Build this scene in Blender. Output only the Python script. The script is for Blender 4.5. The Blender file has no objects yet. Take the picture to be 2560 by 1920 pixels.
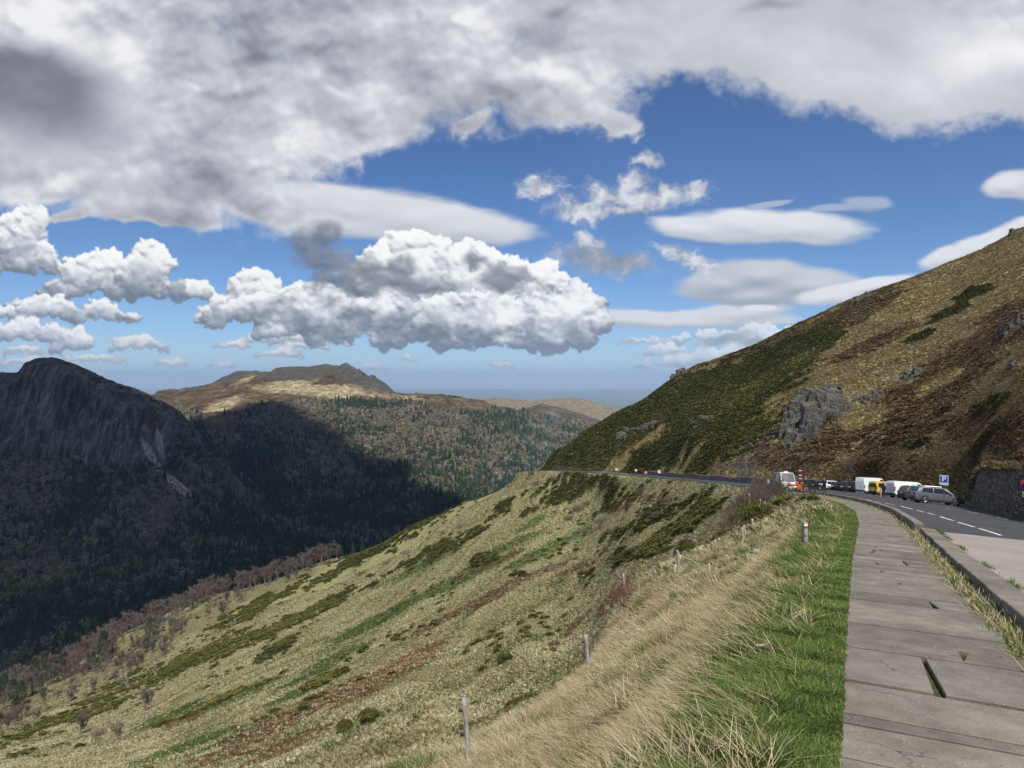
import bpy, bmesh, math, random
import numpy as np
from mathutils import Vector, Matrix, Euler

sc = bpy.context.scene
col = sc.collection
R = math.radians
# ------------------------------------------------------------------ camera (eye at the origin, looking along +y)
FPX = 1776.0
EYE = 945.0
cam_d = bpy.data.cameras.new("camera")
cam_d.sensor_width = 36.0
cam_d.lens = FPX / 2560.0 * 36.0
cam_d.shift_y = -15.0 / 2560.0
cam_d.clip_start = 0.1
cam_d.clip_end = 200000.0
cam = bpy.data.objects.new("camera", cam_d)
cam.rotation_euler = (R(90), 0, 0)
col.objects.link(cam)
sc.camera = cam
sc.view_settings.view_transform = 'Standard'
sc.view_settings.look = 'None'
sc.view_settings.gamma = 1.0
sc.view_settings.exposure = 0.35
sc.render.film_transparent = False
sc.cycles.use_denoising = True
sc.cycles.max_bounces = 5
sc.cycles.diffuse_bounces = 2
sc.cycles.glossy_bounces = 2
sc.cycles.transmission_bounces = 3
sc.cycles.volume_bounces = 0
sc.cycles.transparent_max_bounces = 6
sc.cycles.sample_clamp_indirect = 4.0

# ------------------------------------------------------------------ node helpers
class NT:
    def __init__(s, tree): s.t = tree; s.n = tree.nodes; s.l = tree.links
    def new(s, typ, **kw):
        n = s.n.new(typ)
        for k, v in kw.items(): setattr(n, k, v)
        return n
    def put(s, sock, v):
        if isinstance(v, bpy.types.NodeSocket): s.l.new(v, sock)
        elif v is not None:
            try: sock.default_value = v
            except Exception: sock.default_value = (v, v, v) if not hasattr(v, '__len__') else tuple(v)[:3] + (1,)
    def m(s, op, a, b=None, c=None, clamp=False):
        n = s.new('ShaderNodeMath', operation=op, use_clamp=clamp)
        s.put(n.inputs[0], a); s.put(n.inputs[1], b); s.put(n.inputs[2], c)
        return n.outputs[0]
    def vm(s, op, a, b=None, out=0):
        n = s.new('ShaderNodeVectorMath', operation=op)
        s.put(n.inputs[0], a)
        if b is not None: s.put(n.inputs[3 if op == 'SCALE' else 1], b)
        return n.outputs[1] if op in ('LENGTH', 'DOT_PRODUCT', 'DISTANCE') else n.outputs[0]
    def sep(s, v):
        n = s.new('ShaderNodeSeparateXYZ'); s.put(n.inputs[0], v); return n.outputs
    def comb(s, x, y, z=0.0):
        n = s.new('ShaderNodeCombineXYZ'); s.put(n.inputs[0], x); s.put(n.inputs[1], y); s.put(n.inputs[2], z); return n.outputs[0]
    def noise(s, v, scale, detail=4, rough=.5, lac=2.0, dist=0.0, out=0, dim='3D'):
        n = s.new('ShaderNodeTexNoise', noise_dimensions=dim)
        s.put(n.inputs['Vector'], v); s.put(n.inputs['Scale'], scale); s.put(n.inputs['Detail'], detail)
        s.put(n.inputs['Roughness'], rough); s.put(n.inputs['Lacunarity'], lac); s.put(n.inputs['Distortion'], dist)
        return n.outputs[out]
    def voro(s, v, scale, feature='F1', detail=0, rough=.5, out=0, smooth=None, dim='3D', rnd=1.0):
        n = s.new('ShaderNodeTexVoronoi', feature=feature, voronoi_dimensions=dim)
        s.put(n.inputs['Vector'], v); s.put(n.inputs['Scale'], scale)
        if 'Detail' in n.inputs: s.put(n.inputs['Detail'], detail)
        if 'Roughness' in n.inputs: s.put(n.inputs['Roughness'], rough)
        if smooth is not None and 'Smoothness' in n.inputs: s.put(n.inputs['Smoothness'], smooth)
        s.put(n.inputs['Randomness'], rnd)
        return n.outputs[out]
    def ramp(s, f, stops, interp='LINEAR'):
        n = s.new('ShaderNodeValToRGB'); s.put(n.inputs[0], f)
        e = n.color_ramp; e.interpolation = interp
        while len(e.elements) < len(stops): e.elements.new(.5)
        for el, (p, c) in zip(e.elements, stops):
            el.position = p; el.color = (c[0], c[1], c[2], 1) if hasattr(c, '__len__') else (c, c, c, 1)
        return n.outputs[0]
    def mix(s, f, a, b, blend='MIX'):
        n = s.new('ShaderNodeMix', data_type='RGBA', blend_type=blend)
        s.put(n.inputs[0], f); s.put(n.inputs[6], a if not hasattr(a, '__len__') or isinstance(a, bpy.types.NodeSocket) else tuple(a)[:3] + (1,))
        s.put(n.inputs[7], b if not hasattr(b, '__len__') or isinstance(b, bpy.types.NodeSocket) else tuple(b)[:3] + (1,))
        return n.outputs[2]
    def mr(s, v, a, b, c=0.0, d=1.0, typ='LINEAR'):
        n = s.new('ShaderNodeMapRange', interpolation_type=typ)
        s.put(n.inputs[0], v); s.put(n.inputs[1], a); s.put(n.inputs[2], b); s.put(n.inputs[3], c); s.put(n.inputs[4], d)
        return n.outputs[0]
    def attr(s, name, out='Fac'):
        return s.new('ShaderNodeAttribute', attribute_name=name).outputs[out]
    def mapv(s, v, scale=(1, 1, 1), rot=(0, 0, 0), loc=(0, 0, 0), typ='POINT'):
        n = s.new('ShaderNodeMapping', vector_type=typ); s.put(n.inputs[0], v)
        n.inputs['Scale'].default_value = scale; n.inputs['Rotation'].default_value = rot; n.inputs['Location'].default_value = loc
        return n.outputs[0]

MATS = {}
def mat(name, build):
    if name in MATS: return MATS[name]
    m = bpy.data.materials.new(name); m.use_nodes = True
    nt = NT(m.node_tree); nt.n.clear()
    out = nt.new('ShaderNodeOutputMaterial')
    bs = nt.new('ShaderNodeBsdfPrincipled')
    nt.l.new(bs.outputs[0], out.inputs[0])
    build(nt, bs, out)
    MATS[name] = m
    return m
def setp(bs, **kw):
    for k, v in kw.items():
        k = {'spec': 'Specular IOR Level', 'rough': 'Roughness', 'metal': 'Metallic', 'coat': 'Coat Weight'}.get(k, k)
        bs.inputs[k].default_value = v
def plain(name, c, rough=.6, metal=0.0, var=.12, scale=8.0, spec=.4, coat=0.0):
    def b(nt, bs, out):
        g = nt.new('ShaderNodeTexCoord').outputs['Object']
        n = nt.noise(g, scale, 5, .6)
        f = nt.mr(n, .3, .7, 1 - var, 1 + var)
        nt.l.new(nt.mix(1.0, c, nt.comb(f, f, f), 'MULTIPLY'), bs.inputs['Base Color'])
        nt.put(bs.inputs['Roughness'], nt.mr(n, .3, .7, max(0, rough - .06), min(1, rough + .06)))
        setp(bs, metal=metal, spec=spec, coat=coat)
    return mat(name, b)
# ------------------------------------------------------------------ numpy noise
_rs = np.random.RandomState(7)
_perm = _rs.permutation(4096).astype(np.int32)
_ga = (_rs.rand(4096) * 2 * np.pi)
_gx = np.cos(_ga).astype(np.float32); _gy = np.sin(_ga).astype(np.float32)
_rv = _rs.rand(4096, 3).astype(np.float32)
def _h(ix, iy, seed=0):
    return _perm[(_perm[(ix + seed * 131) & 4095] + iy) & 4095]
def gnoise(x, y, seed=0):
    """gradient noise, about -1..1"""
    xf = np.floor(x); yf = np.floor(y)
    ix = xf.astype(np.int32); iy = yf.astype(np.int32)
    fx = (x - xf).astype(np.float32); fy = (y - yf).astype(np.float32)
    def g(i, j, dx, dy):
        h = _h(i, j, seed); return _gx[h] * dx + _gy[h] * dy
    a = g(ix, iy, fx, fy); b = g(ix + 1, iy, fx - 1, fy); c = g(ix, iy + 1, fx, fy - 1); d = g(ix + 1, iy + 1, fx - 1, fy - 1)
    u = fx * fx * fx * (fx * (fx * 6 - 15) + 10); v = fy * fy * fy * (fy * (fy * 6 - 15) + 10)
    return ((a + (b - a) * u) + ((c + (d - c) * u) - (a + (b - a) * u)) * v) * 1.5
def fbm(x, y, octaves=6, rough=.5, seed=0, ridge=False, lac=2.03):
    s = 0; a = 1; t = 0
    for o in range(octaves):
        n = gnoise(x + o * 17.3, y - o * 9.1, seed + o)
        if ridge: n = 1 - 2 * np.abs(n)
        s = s + a * n; t += a; a *= rough; x = x * lac; y = y * lac
    return s / t
def worley(x, y, seed=0, second=False):
    xf = np.floor(x).astype(np.int32); yf = np.floor(y).astype(np.int32)
    d1 = np.full(x.shape, 9., np.float32); d2 = d1.copy()
    for i in (-1, 0, 1):
        for j in (-1, 0, 1):
            h = _h(xf + i, yf + j, seed)
            dx = (xf + i + _rv[h, 0]) - x; dy = (yf + j + _rv[h, 1]) - y
            d = (dx * dx + dy * dy).astype(np.float32)
            d2 = np.minimum(d2, np.maximum(d1, d)); d1 = np.minimum(d1, d)
    if second: return np.sqrt(d1), np.sqrt(d2)
    return np.sqrt(d1)
def sstep(a, b, x):
    t = np.clip((x - a) / (b - a), 0, 1); return t * t * (3 - 2 * t)
# ------------------------------------------------------------------ cloud chart of the sky (a tangent chart about +y), computed here
CK = 1300.0                                   # chart pixels per unit of x/y
CU0, CU1, CW0, CW1 = -.86, .86, -.03, .80
def make_clouds():
    nx = int((CU1 - CU0) * CK); ny = int((CW1 - CW0) * CK)
    gu = (np.arange(nx, dtype=np.float32) + .5) / CK + CU0
    gw = (np.arange(ny, dtype=np.float32) + .5) / CK + CW0
    U, W = np.meshgrid(gu, gw)
    X = (U * 1534.6 + 1106).astype(np.float32); Y = (816.5 - W * 1534.6).astype(np.float32)   # same units as the notes below
    def field(X, Y, blobs, k=.18):
        acc = None
        for b in blobs:
            px, py, rx, ry = b[:4]; r = R(b[4]) if len(b) > 4 else 0
            dx = X - px; dy = -(Y - py)
            a = (dx * math.cos(r) + dy * math.sin(r)) / rx; c = (-dx * math.sin(r) + dy * math.cos(r)) / ry
            d = 1 - np.sqrt(a * a + c * c)
            if acc is None: acc = d
            else:
                h = np.clip(.5 + .5 * (acc - d) / k, 0, 1); acc = d + (acc - d) * h + k * h * (1 - h)
        return acc
    def warp(sc_, amp, seed, oc=4):
        return X + amp * fbm(X / sc_, Y / sc_, oc, .55, seed), Y + amp * fbm(X / sc_ + 31, Y / sc_ - 17, oc, .55, seed + 20)
    def cmap(s, stops):
        xs = [p for p, _ in stops]
        return np.stack([np.interp(s, xs, [c[i] for _, c in stops]) for i in range(3)], -1).astype(np.float32)
    rgb = np.zeros((ny, nx, 3), np.float32); alp = np.zeros((ny, nx), np.float32)
    def over(c, a):
        nonlocal rgb, alp
        a = np.clip(a, 0, 1).astype(np.float32)
        rgb = rgb * (1 - a[..., None]) + c * a[..., None]; alp = alp * (1 - a) + a
    def relief(F, dx, dy):
        """how much the field falls off towards (dx, dy) on the chart"""
        return F - np.roll(np.roll(F, -int(dy), 0), -int(dx), 1)

    # ---- smooth lens clouds and veils
    x1, y1 = warp(240, 16, 3, 3)
    nl = fbm(X / 190, Y / 42, 5, .5, 5)
    for LN, dark in [([(1330,688,90,16,-4),(1420,690,170,22,2),(1590,672,130,26,4),(1560,690,190,16)], .12),
                     ([(650,430,100,46,-8),(760,445,190,52,-8),(900,470,230,48,-7),(1010,492,170,38,-3),(700,475,190,40,-4)], 0),
                     ([(1500,486,110,26,-2),(1620,482,160,34,-2),(1730,490,160,37,-2),(1650,500,190,28)], 0),
                     ([(1560,605,90,34,8),(1640,590,110,38,-6),(1730,615,150,42,-6),(1630,630,160,34,-3)], .24),
                     ([(1800,645,110,22),(1880,622,110,16,10),(1640,662,45,8,-3)], 0),
                     ([(2060,555,90,26,20),(2130,525,120,26,20),(2230,490,80,26,18)], 0),
                     ([(2180,408,62,30,8),(2260,402,90,44)], .06), ([(1870,438,62,20,-4),(1800,448,60,10,4),(1665,436,52,7,7)], .16)]:
        f = field(x1, y1, LN, .45)
        thin = 1.0 if dark < .15 or dark > .2 else .45
        a = sstep(-.08, .34, f + .22 * nl + .10 * fbm(X / 60, Y / 22, 5, .6, 8))
        a = a * thin
        s = .70 + .42 * np.clip(relief(f, 2, 16), -.35, .5) + .10 * nl - dark
        over(cmap(s, [(0, (.26, .29, .35)), (.35, (.38, .41, .49)), (.65, (.62, .645, .70)), (1, (.84, .85, .88))]), a * .97)
    # ---- torn scraps
    x2, y2 = warp(90, 34, 11, 5)
    WS = [(1400,352,34,20),(1165,400,55,28,10),(1320,425,70,40),(1410,430,100,36,10),(1490,410,50,24,20),(1290,560,110,34,-4),(1350,572,70,28,-14),(1275,525,50,30),(1470,555,50,34,-20),(1510,580,60,26,-20),(1250,455,70,28),
          (690,345,70,46,-20),(1010,275,45,26,10),(1300,262,90,34,-18),(1370,395,60,26),(1430,400,30,20),(1350,455,120,14,4)]
    f = field(x2, y2, WS); n = fbm(x2 / 62, y2 / 50, 8, .62, 14)
    a = sstep(-.12, .85, f + 1.05 * n + .08) * .92
    s = .66 + 1.0 * n - .42 * sstep(-.2, .6, field(X, Y, [(1300,562,130,48),(1350,580,90,30)]))
    over(cmap(s, [(0, (.22, .245, .30)), (.45, (.36, .39, .46)), (1, (.78, .80, .84))]), a)

    # ---- cumulus: heaps of puffs, flat bases, lit from high up
    rs = np.random.RandomState(42)
    def cumulus(clusters, seed, tint=(1, 1, 1), gain=1.0, base_dark=.5, soft=1.0, contrast=1.0, patch=.16):
        H = np.full((ny, nx), -1e3, np.float32); B = np.zeros((ny, nx), np.float32)
        kk = CK / 1534.6
        def splat(px, py, r, z, bval):
            cx = (px - 1106) * kk - CU0 * CK; cy = (816.5 - py) * kk - CW0 * CK; rr = r * kk
            x0, x1_, y0, y1_ = int(cx - rr), int(cx + rr) + 2, int(cy - rr), int(cy + rr) + 2
            x0 = max(x0, 0); y0 = max(y0, 0); x1_ = min(x1_, nx); y1_ = min(y1_, ny)
            if x0 >= x1_ or y0 >= y1_: return
            gx = np.arange(x0, x1_) - cx; gy = np.arange(y0, y1_) - cy
            q = rr * rr - gx[None] ** 2 - gy[:, None] ** 2
            h = np.where(q > 0, z * kk + np.sqrt(np.maximum(q, 0)), -1e3)
            sl = H[y0:y1_, x0:x1_]; m_ = h > sl
            sl[m_] = h[m_]; B[y0:y1_, x0:x1_][m_] = np.broadcast_to(bval, h.shape)[m_]
        for (cx, base, w_, top) in clusters:          # centre x, base y, half width, top y
            hgt = base - top
            n_ = max(6, int(16 * w_ / hgt))
            for i in range(n_):
                t = rs.uniform(-1, 1); env = (1 - abs(t) ** 2.2) * rs.uniform(.5, 1)
                r = hgt * rs.uniform(.20, .40) * (.6 + .4 * env)
                px = cx + t * (w_ - r); py = base - r * .55 - env * max(hgt - 1.5 * r, 0)
                splat(px, py, r, rs.uniform(-.4, .4) * r, (base - py) / hgt)
                for k in range(11):
                    an = rs.uniform(-.35, math.pi + .35) ; rr = r * rs.uniform(.26, .5)
                    qx = px + math.cos(an) * r * .88; qy = py - math.sin(an) * r * .88
                    if qy > base - rr * .4: continue
                    zz = rs.uniform(-.2, .85) * r
                    splat(qx, qy, rr, zz, (base - qy) / hgt)
                    for j in range(5):
                        a3 = rs.uniform(-.3, math.pi + .3); r3 = rr * rs.uniform(.28, .5)
                        splat(qx + math.cos(a3) * rr * .9, qy - math.sin(a3) * rr * .9, r3, zz + rs.uniform(-.2, .9) * rr, (base - qy) / hgt)
        def blur(A, n=1):
            for _ in range(n):
                A = (A + np.roll(A, 1, 0) + np.roll(A, -1, 0)) / 3; A = (A + np.roll(A, 1, 1) + np.roll(A, -1, 1)) / 3
            return A
        M = (H > -500).astype(np.float32)
        Hc = np.where(M > 0, H, 0).astype(np.float32)
        # break the discs up
        wa = 7.5 * soft
        ix = np.clip(np.arange(nx)[None] + wa * fbm(X / 20, Y / 20, 4, .6, seed) * 1.6, 0, nx - 1).astype(int)
        iy = np.clip(np.arange(ny)[:, None] + wa * fbm(X / 20 + 9, Y / 20 + 4, 4, .6, seed + 7) * 1.6, 0, ny - 1).astype(int)
        M = blur(M, 2)[iy, ix]; Hc = blur(Hc, 1)[iy, ix]; Bv = blur(B, 10)[iy, ix]; Ms = blur(M, 14)
        Mb = blur(M, 5)
        fine = fbm(X / 26, Y / 22, 6, .6, seed + 3)
        Hb = blur(Hc, 3) + 2.6 * fine; Hbb = blur(Hc, 16); med = fbm(X / 70, Y / 50, 4, .55, seed + 11)
        gx = np.gradient(Hb, axis=1); gy = np.gradient(Hb, axis=0)
        nz = 1 / np.sqrt(gx * gx + gy * gy + 1.2)
        lam = (-gx * .28 - gy * .72) * nz * .9 + nz * .5        # light from above, a little from the right
        gx2 = np.gradient(Hbb, axis=1); gy2 = np.gradient(Hbb, axis=0)
        nz2 = 1 / np.sqrt(gx2 ** 2 + gy2 ** 2 + .6)
        lam2 = (-gx2 * .2 - gy2 * .75) * nz2
        s = .40 + contrast * (.20 * lam + .34 * lam2) + base_dark * (sstep(.0, .85, Bv) - .42) + .07 * fine + patch * med
        a = sstep(.12, .95, M * .5 + Mb * .35 + Ms * .3 + .24 * fine + .16 * med - .04) * sstep(-.16, .20, Bv + .30 * fine)
        return s, a
    CR = [(0, (.17, .195, .24)), (.25, (.27, .30, .36)), (.5, (.46, .49, .55)), (.72, (.70, .72, .76)), (.92, (.93, .93, .94)), (1.1, (1.0, 1.0, .99))]
    # far rows close to the horizon
    s, a = cumulus([(55,795,70,772),(200,786,75,768),(370,795,40,776),(480,797,35,783),(300,762,70,725),(600,775,55,755),(500,757,45,738),(795,806,42,782),(880,782,22,768),(1085,797,32,782),(975,813,20,802),(1130,813,26,806),(1190,815,40,803),(1275,816,45,807),(720,752,45,730),(560,745,60,722),(655,760,60,738),(640,748,70,715),(50,768,50,745)], 3, contrast=.8)
    over(cmap(s + .12, CR) * np.array((1.0, .975, .93)), a * .88)
    # left heaps
    s, a = cumulus([(25,600,75,450),(60,560,40,450),(70,600,60,520)], 4, contrast=1.0); over(cmap(s + .05, CR), a)
    s, a = cumulus([(180,648,100,560),(330,652,78,515),(260,652,140,585),(420,664,60,608),(60,668,60,648),(230,635,50,540)], 5, base_dark=.75, contrast=1.05); over(cmap(s, CR), a)
    s, a = cumulus([(95,700,85,640),(215,700,68,650),(60,750,110,690),(165,768,60,715),(285,702,20,676),(20,735,60,700),(10,700,50,655)], 6, base_dark=.6, contrast=1.0); over(cmap(s + .02, CR), a)
    # the wide central mass: bright heads behind, grey body, then dark scud in front
    s, a = cumulus([(900,690,160,512),(830,670,90,524),(990,690,130,530),(1100,670,80,552),(1170,660,95,572),(1240,700,70,610),(555,700,66,578),(640,690,66,606),(480,700,60,640)], 7, base_dark=.35, contrast=1.1)
    over(cmap(s + .17, CR), a)
    s, a = cumulus([(560,722,130,636),(700,732,180,622),(860,748,210,640),(1010,762,220,640),(1150,755,150,640),(1245,722,80,612),(1290,735,40,660),(1060,770,150,690),(1230,768,70,696),(640,745,130,690),(540,700,110,650)], 8, base_dark=.55, contrast=.85, patch=.62)
    dk = sstep(-.1, .7, field(X, Y, [(960,735,200,50),(820,690,150,40),(1080,752,150,26),(1240,750,60,24)]))
    br = sstep(-.1, .7, field(X, Y, [(1245,650,70,42),(1190,716,62,30),(1040,690,120,34),(1110,730,50,18),(820,655,60,20)]))
    over(cmap(s - .06 - .20 * dk + .26 * br, CR), a)
    x3, y3 = warp(70, 22, 31, 5); n = fbm(x3 / 60, y3 / 44, 7, .6, 33)
    SC = [(665,530,52,42),(700,505,38,36,20),(700,560,80,38,-20),(790,580,50,24,-10),(860,575,36,30),(850,605,95,24,-8),(1078,602,40,34),(1110,590,50,18),(1020,565,26,20),(780,622,70,22),(930,620,60,18),(730,600,80,34)]
    f = field(x3, y3, SC); a = sstep(-.22, .55, f + .75 * n) * .88
    s = .30 + .55 * n + .9 * relief(f, 2, 8)
    over(cmap(s, [(0, (.15, .17, .215)), (.5, (.235, .26, .315)), (1, (.46, .49, .55))]), a)
    # right horizon group
    s, a = cumulus([(1480,800,120,770),(1560,798,110,745),(1650,770,100,715),(1440,775,60,745),(1720,735,60,705),(1560,745,140,715),(1400,745,70,730),(1640,735,70,700)], 9, contrast=.7); over(cmap(s + .12, CR), a * .72)
    x4, y4 = warp(60, 14, 51, 4); f = field(x4, y4, [(1570,735,70,16,12),(1640,738,60,14)]); over(cmap(f * 0 + .3, CR), sstep(-.1, .6, f) * .8)

    # ---- the high bank
    x5, y5 = warp(330, 60, 61, 3); x5b, y5b = warp(90, 12, 71, 4); xb = x5 + x5b - X; yb = y5 + y5b - Y
    BK = [(150,60,420,250),(60,300,330,110),(200,395,330,60,-6),(350,340,300,120,-6),(480,300,160,180,-25),(560,190,260,140),(780,140,330,130),(730,270,130,66,30),(850,225,120,80,20),(1000,170,300,90),(1180,170,190,110),(1255,220,70,60),(1320,262,60,24,-28),(1400,90,300,80,-8),
          (1650,95,320,100,-12),(1850,135,330,105,-14),(2080,155,330,100,-12),(2212,95,300,130),(950,-70,1500,170),(1015,268,40,14,14),(330,462,190,24),(560,440,100,34,-20),(170,478,70,12),(2150,-30,600,160)]
    f = field(xb, yb, BK, .30)
    n1 = fbm(xb / 150, yb / 110, 8, .56, 81); rot = R(28)
    n2 = fbm((X * math.cos(rot) - Y * math.sin(rot)) / 60, (X * math.sin(rot) + Y * math.cos(rot)) / 150, 7, .58, 83)
    lo = f + .12 + .70 * n1 + .30 * n2 + .22 * fbm((xb + X) / 60, (yb + Y) / 52, 6, .6, 84)
    hl = field(xb, yb, [(640,158,60,40),(25,325,90,16)]) + .7 * fbm(X / 50, Y / 40, 6, .6, 87)
    lo = lo - .55 * sstep(-.6, 1.2, hl)
    lo = lo + .30 * sstep(.05, .40, f) * (1 - .8 * sstep(-.6, 1.2, hl))
    a = sstep(-.16, .62, lo)
    body = fbm(xb / 270, yb / 200, 5, .42, 91); bf = fbm((xb + X) / 170, (yb + Y) / 130, 7, .50, 95)
    F = lambda L, x, y, e0, e1: sstep(e0, e1, field(x, y, L, .3))
    dk = F([(640,15,210,46),(1180,30,60,26),(1140,80,70,40),(1660,10,60,16),(880,150,110,60),(560,150,70,90),(740,110,120,50),(480,330,100,80)], xb, yb, -.5, .9)
    dkk = F([(80,215,180,85,-10),(40,160,90,50)], xb, yb, -.55, .55)
    br = F([(110,50,190,80),(370,245,160,80),(420,330,170,70),(580,340,90,50),(90,400,200,22),(1010,60,80,40),(1050,100,80,30),(2150,80,180,90),(300,110,60,110),(820,200,70,60)], xb, yb, -.5, .9)
    brr = F([(1800,140,420,60,-12),(1420,90,120,50),(2150,120,200,60)], xb, yb, -.6, .9)
    sp = sstep(-.2, 1, field(xb, yb, [(425,186,50,15,-14),(360,230,30,16),(1000,50,26,14),(735,200,20,14)]) + .5 * bf)
    x6, y6 = warp(120, 30, 131, 4)
    w1 = worley(x6 / 170, y6 / 120, 141); w2 = worley(x6 / 80 + 3, y6 / 60, 142); w3 = worley(x6 / 38, y6 / 30, 143)
    puff = .55 * w1 + .30 * w2 + .15 * w3; puff = 1 - puff; pr = .6 * relief(puff, 4, 12)
    rough_ = 1 - .80 * F([(85,220,220,130),(1900,130,620,160,-10)], X, Y, -.4, .4)
    fine = fbm(X / 40, Y / 34, 6, .55, 97)
    s = .675 + rough_ * (.22 * body + .22 * bf + .30 * (puff - .55) + .80 * pr + .40 * relief(body, 5, 18) + .035 * fine) + .05 * body - .24 * dk - .46 * dkk + .20 * br + .12 * brr + .26 * sp * sstep(.2, .6, rough_)
    s = s + .10 * (1 - sstep(.05, .7, lo)) - .10 * sstep(.2, 1.3, lo) * sstep(300, 420, Y)
    over(cmap(s, [(0, (.12, .13, .155)), (.25, (.22, .235, .275)), (.5, (.40, .42, .475)), (.75, (.60, .615, .665)), (1.0, (.88, .88, .90))]), a)
    return np.dstack([rgb, alp[..., None]]).astype(np.float32)
# ------------------------------------------------------------------ sun and sky
SUN_AZ = R(164)      # from +y towards +x
SUN_EL = R(55)
S2 = Vector((math.sin(SUN_AZ) * math.cos(SUN_EL), math.cos(SUN_AZ) * math.cos(SUN_EL), math.sin(SUN_EL)))
sun_d = bpy.data.lights.new("sun", 'SUN'); sun_d.energy = 4.4; sun_d.angle = R(0.9); sun_d.color = (1.0, .95, .87)
sun = bpy.data.objects.new("sun", sun_d); col.objects.link(sun)
sun.rotation_euler = S2.to_track_quat('Z', 'Y').to_euler()
SKY_K = .10

world = bpy.data.worlds.new("World"); sc.world = world; world.use_nodes = True
def build_world():
    nt = NT(world.node_tree); nt.n.clear()
    out = nt.new('ShaderNodeOutputWorld'); bg = nt.new('ShaderNodeBackground')
    nt.l.new(bg.outputs[0], out.inputs[0])
    sky = nt.new('ShaderNodeTexSky', sky_type='NISHITA'); sky.sun_disc = False
    sky.sun_elevation = SUN_EL; sky.sun_rotation = SUN_AZ; sky.altitude = 1500; sky.air_density = 1.15; sky.dust_density = .25; sky.ozone_density = 3.0
    D = nt.new('ShaderNodeTexCoord').outputs['Generated']
    x, y, z = nt.sep(D)[:3]
    yy = nt.m('MAXIMUM', y, .05)
    u = nt.m('DIVIDE', x, yy); w = nt.m('DIVIDE', z, yy)
    chart = make_clouds() * np.array((CLK, CLK, CLK, 1), np.float32)
    ny, nx = chart.shape[:2]
    img = bpy.data.images.new('cloud_chart', nx, ny, alpha=True, float_buffer=True)
    img.colorspace_settings.name = 'Non-Color'; img.alpha_mode = 'CHANNEL_PACKED'
    img.pixels.foreach_set(np.ascontiguousarray(chart).ravel()); img.update(); img.pack()
    tex = nt.new('ShaderNodeTexImage', extension='EXTEND', interpolation='Cubic'); tex.image = img
    nt.put(tex.inputs[0], nt.comb(nt.mr(u, CU0, CU1), nt.mr(w, CW0, CW1)))
    s0 = nt.vm('SCALE', sky.outputs[0], SKY_K)
    s0 = nt.mix(1.0, s0, nt.ramp(nt.mr(z, -.02, .55), [(0, SKYT[0]), (.12, SKYT[1]), (.35, SKYT[2]), (1, SKYT[3])]), 'MULTIPLY')
    inside = nt.m('MULTIPLY', nt.m('MULTIPLY', nt.mr(nt.m('ABSOLUTE', u), .78, .85, 1, 0), nt.mr(w, .66, .79, 1, 0)), nt.mr(y, .05, .2))
    # over: the chart holds colour times coverage
    front = nt.vm('ADD', nt.vm('SCALE', s0, nt.m('SUBTRACT', 1.0, tex.outputs[1])), tex.outputs[0])
    nbk = nt.noise(D, 2.4, 6, .6); abk = nt.m('MULTIPLY', nt.mr(nbk, .47, .58, 0, .9, 'SMOOTHSTEP'), nt.mr(z, .0, .15))
    rest = nt.mix(abk, s0, (.46, .48, .53))
    r = nt.mix(inside, rest, front)
    nt.l.new(r, bg.inputs[0]); bg.inputs[1].default_value = 1.0
SKYT = [(.46, .62, .92), (.48, .63, .88), (.44, .57, .76), (.33, .46, .66)]
CLK = .80
build_world()
# ------------------------------------------------------------------ terrain of the near mountain side
def pv(y): return (y * 1.15732 - EYE) / FPX          # drop per metre of depth for a height noted on the survey sketch
def pu(x): return (x * 1.15732 - 1280.0) / FPX
def at(x, y, d): return Vector((pu(x) * d, d, -pv(y) * d))
SL = .1435
# left edge of the footpath: x, y ; z comes from the road profile
PATH_L = np.array([(-2.2,-6),(-.9,-3),(.0,0),(1.79,3.9),(2.61,5.6),(4.4,9.3),(6.6,13.8),(9.6,19.8),(12.7,26),(17.4,36),(21.9,47),(26.5,60),(31.5,76),(35.5,90),(39,107),(42,125),(44,145),(45,170),(44.3,200),(41.5,235),(36,265),(28,290),(19,310),(12,322),(7.5,334),(5,347),(5,360),(9,376)], float)
_zy = [(-6,-.8),(0,1.6),(90,14.5),(107,17.0),(125,19.4),(145,21.9),(170,25.0),(200,28.6),(235,32.6),(265,35.8),(290,38.6),(310,40.7),(322,42.2),(334,44.1),(347,46.0),(360,48),(376,51)]
def road_z(y): return -np.interp(y, [a for a, _ in _zy], [b for _, b in _zy]) if not np.isscalar(y) else -float(np.interp(y, [a for a, _ in _zy], [b for _, b in _zy]))
PATH_Z = road_z(PATH_L[:, 1]); PATH_Z[0] = -.75; PATH_Z[1] = -1.17
_seg = np.diff(PATH_L, axis=0); _sl = np.hypot(_seg[:, 0], _seg[:, 1]); PATH_S = np.concatenate([[0], np.cumsum(_sl)])
S_AT = lambda y: float(np.interp(y, PATH_L[:, 1], PATH_S))
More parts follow.
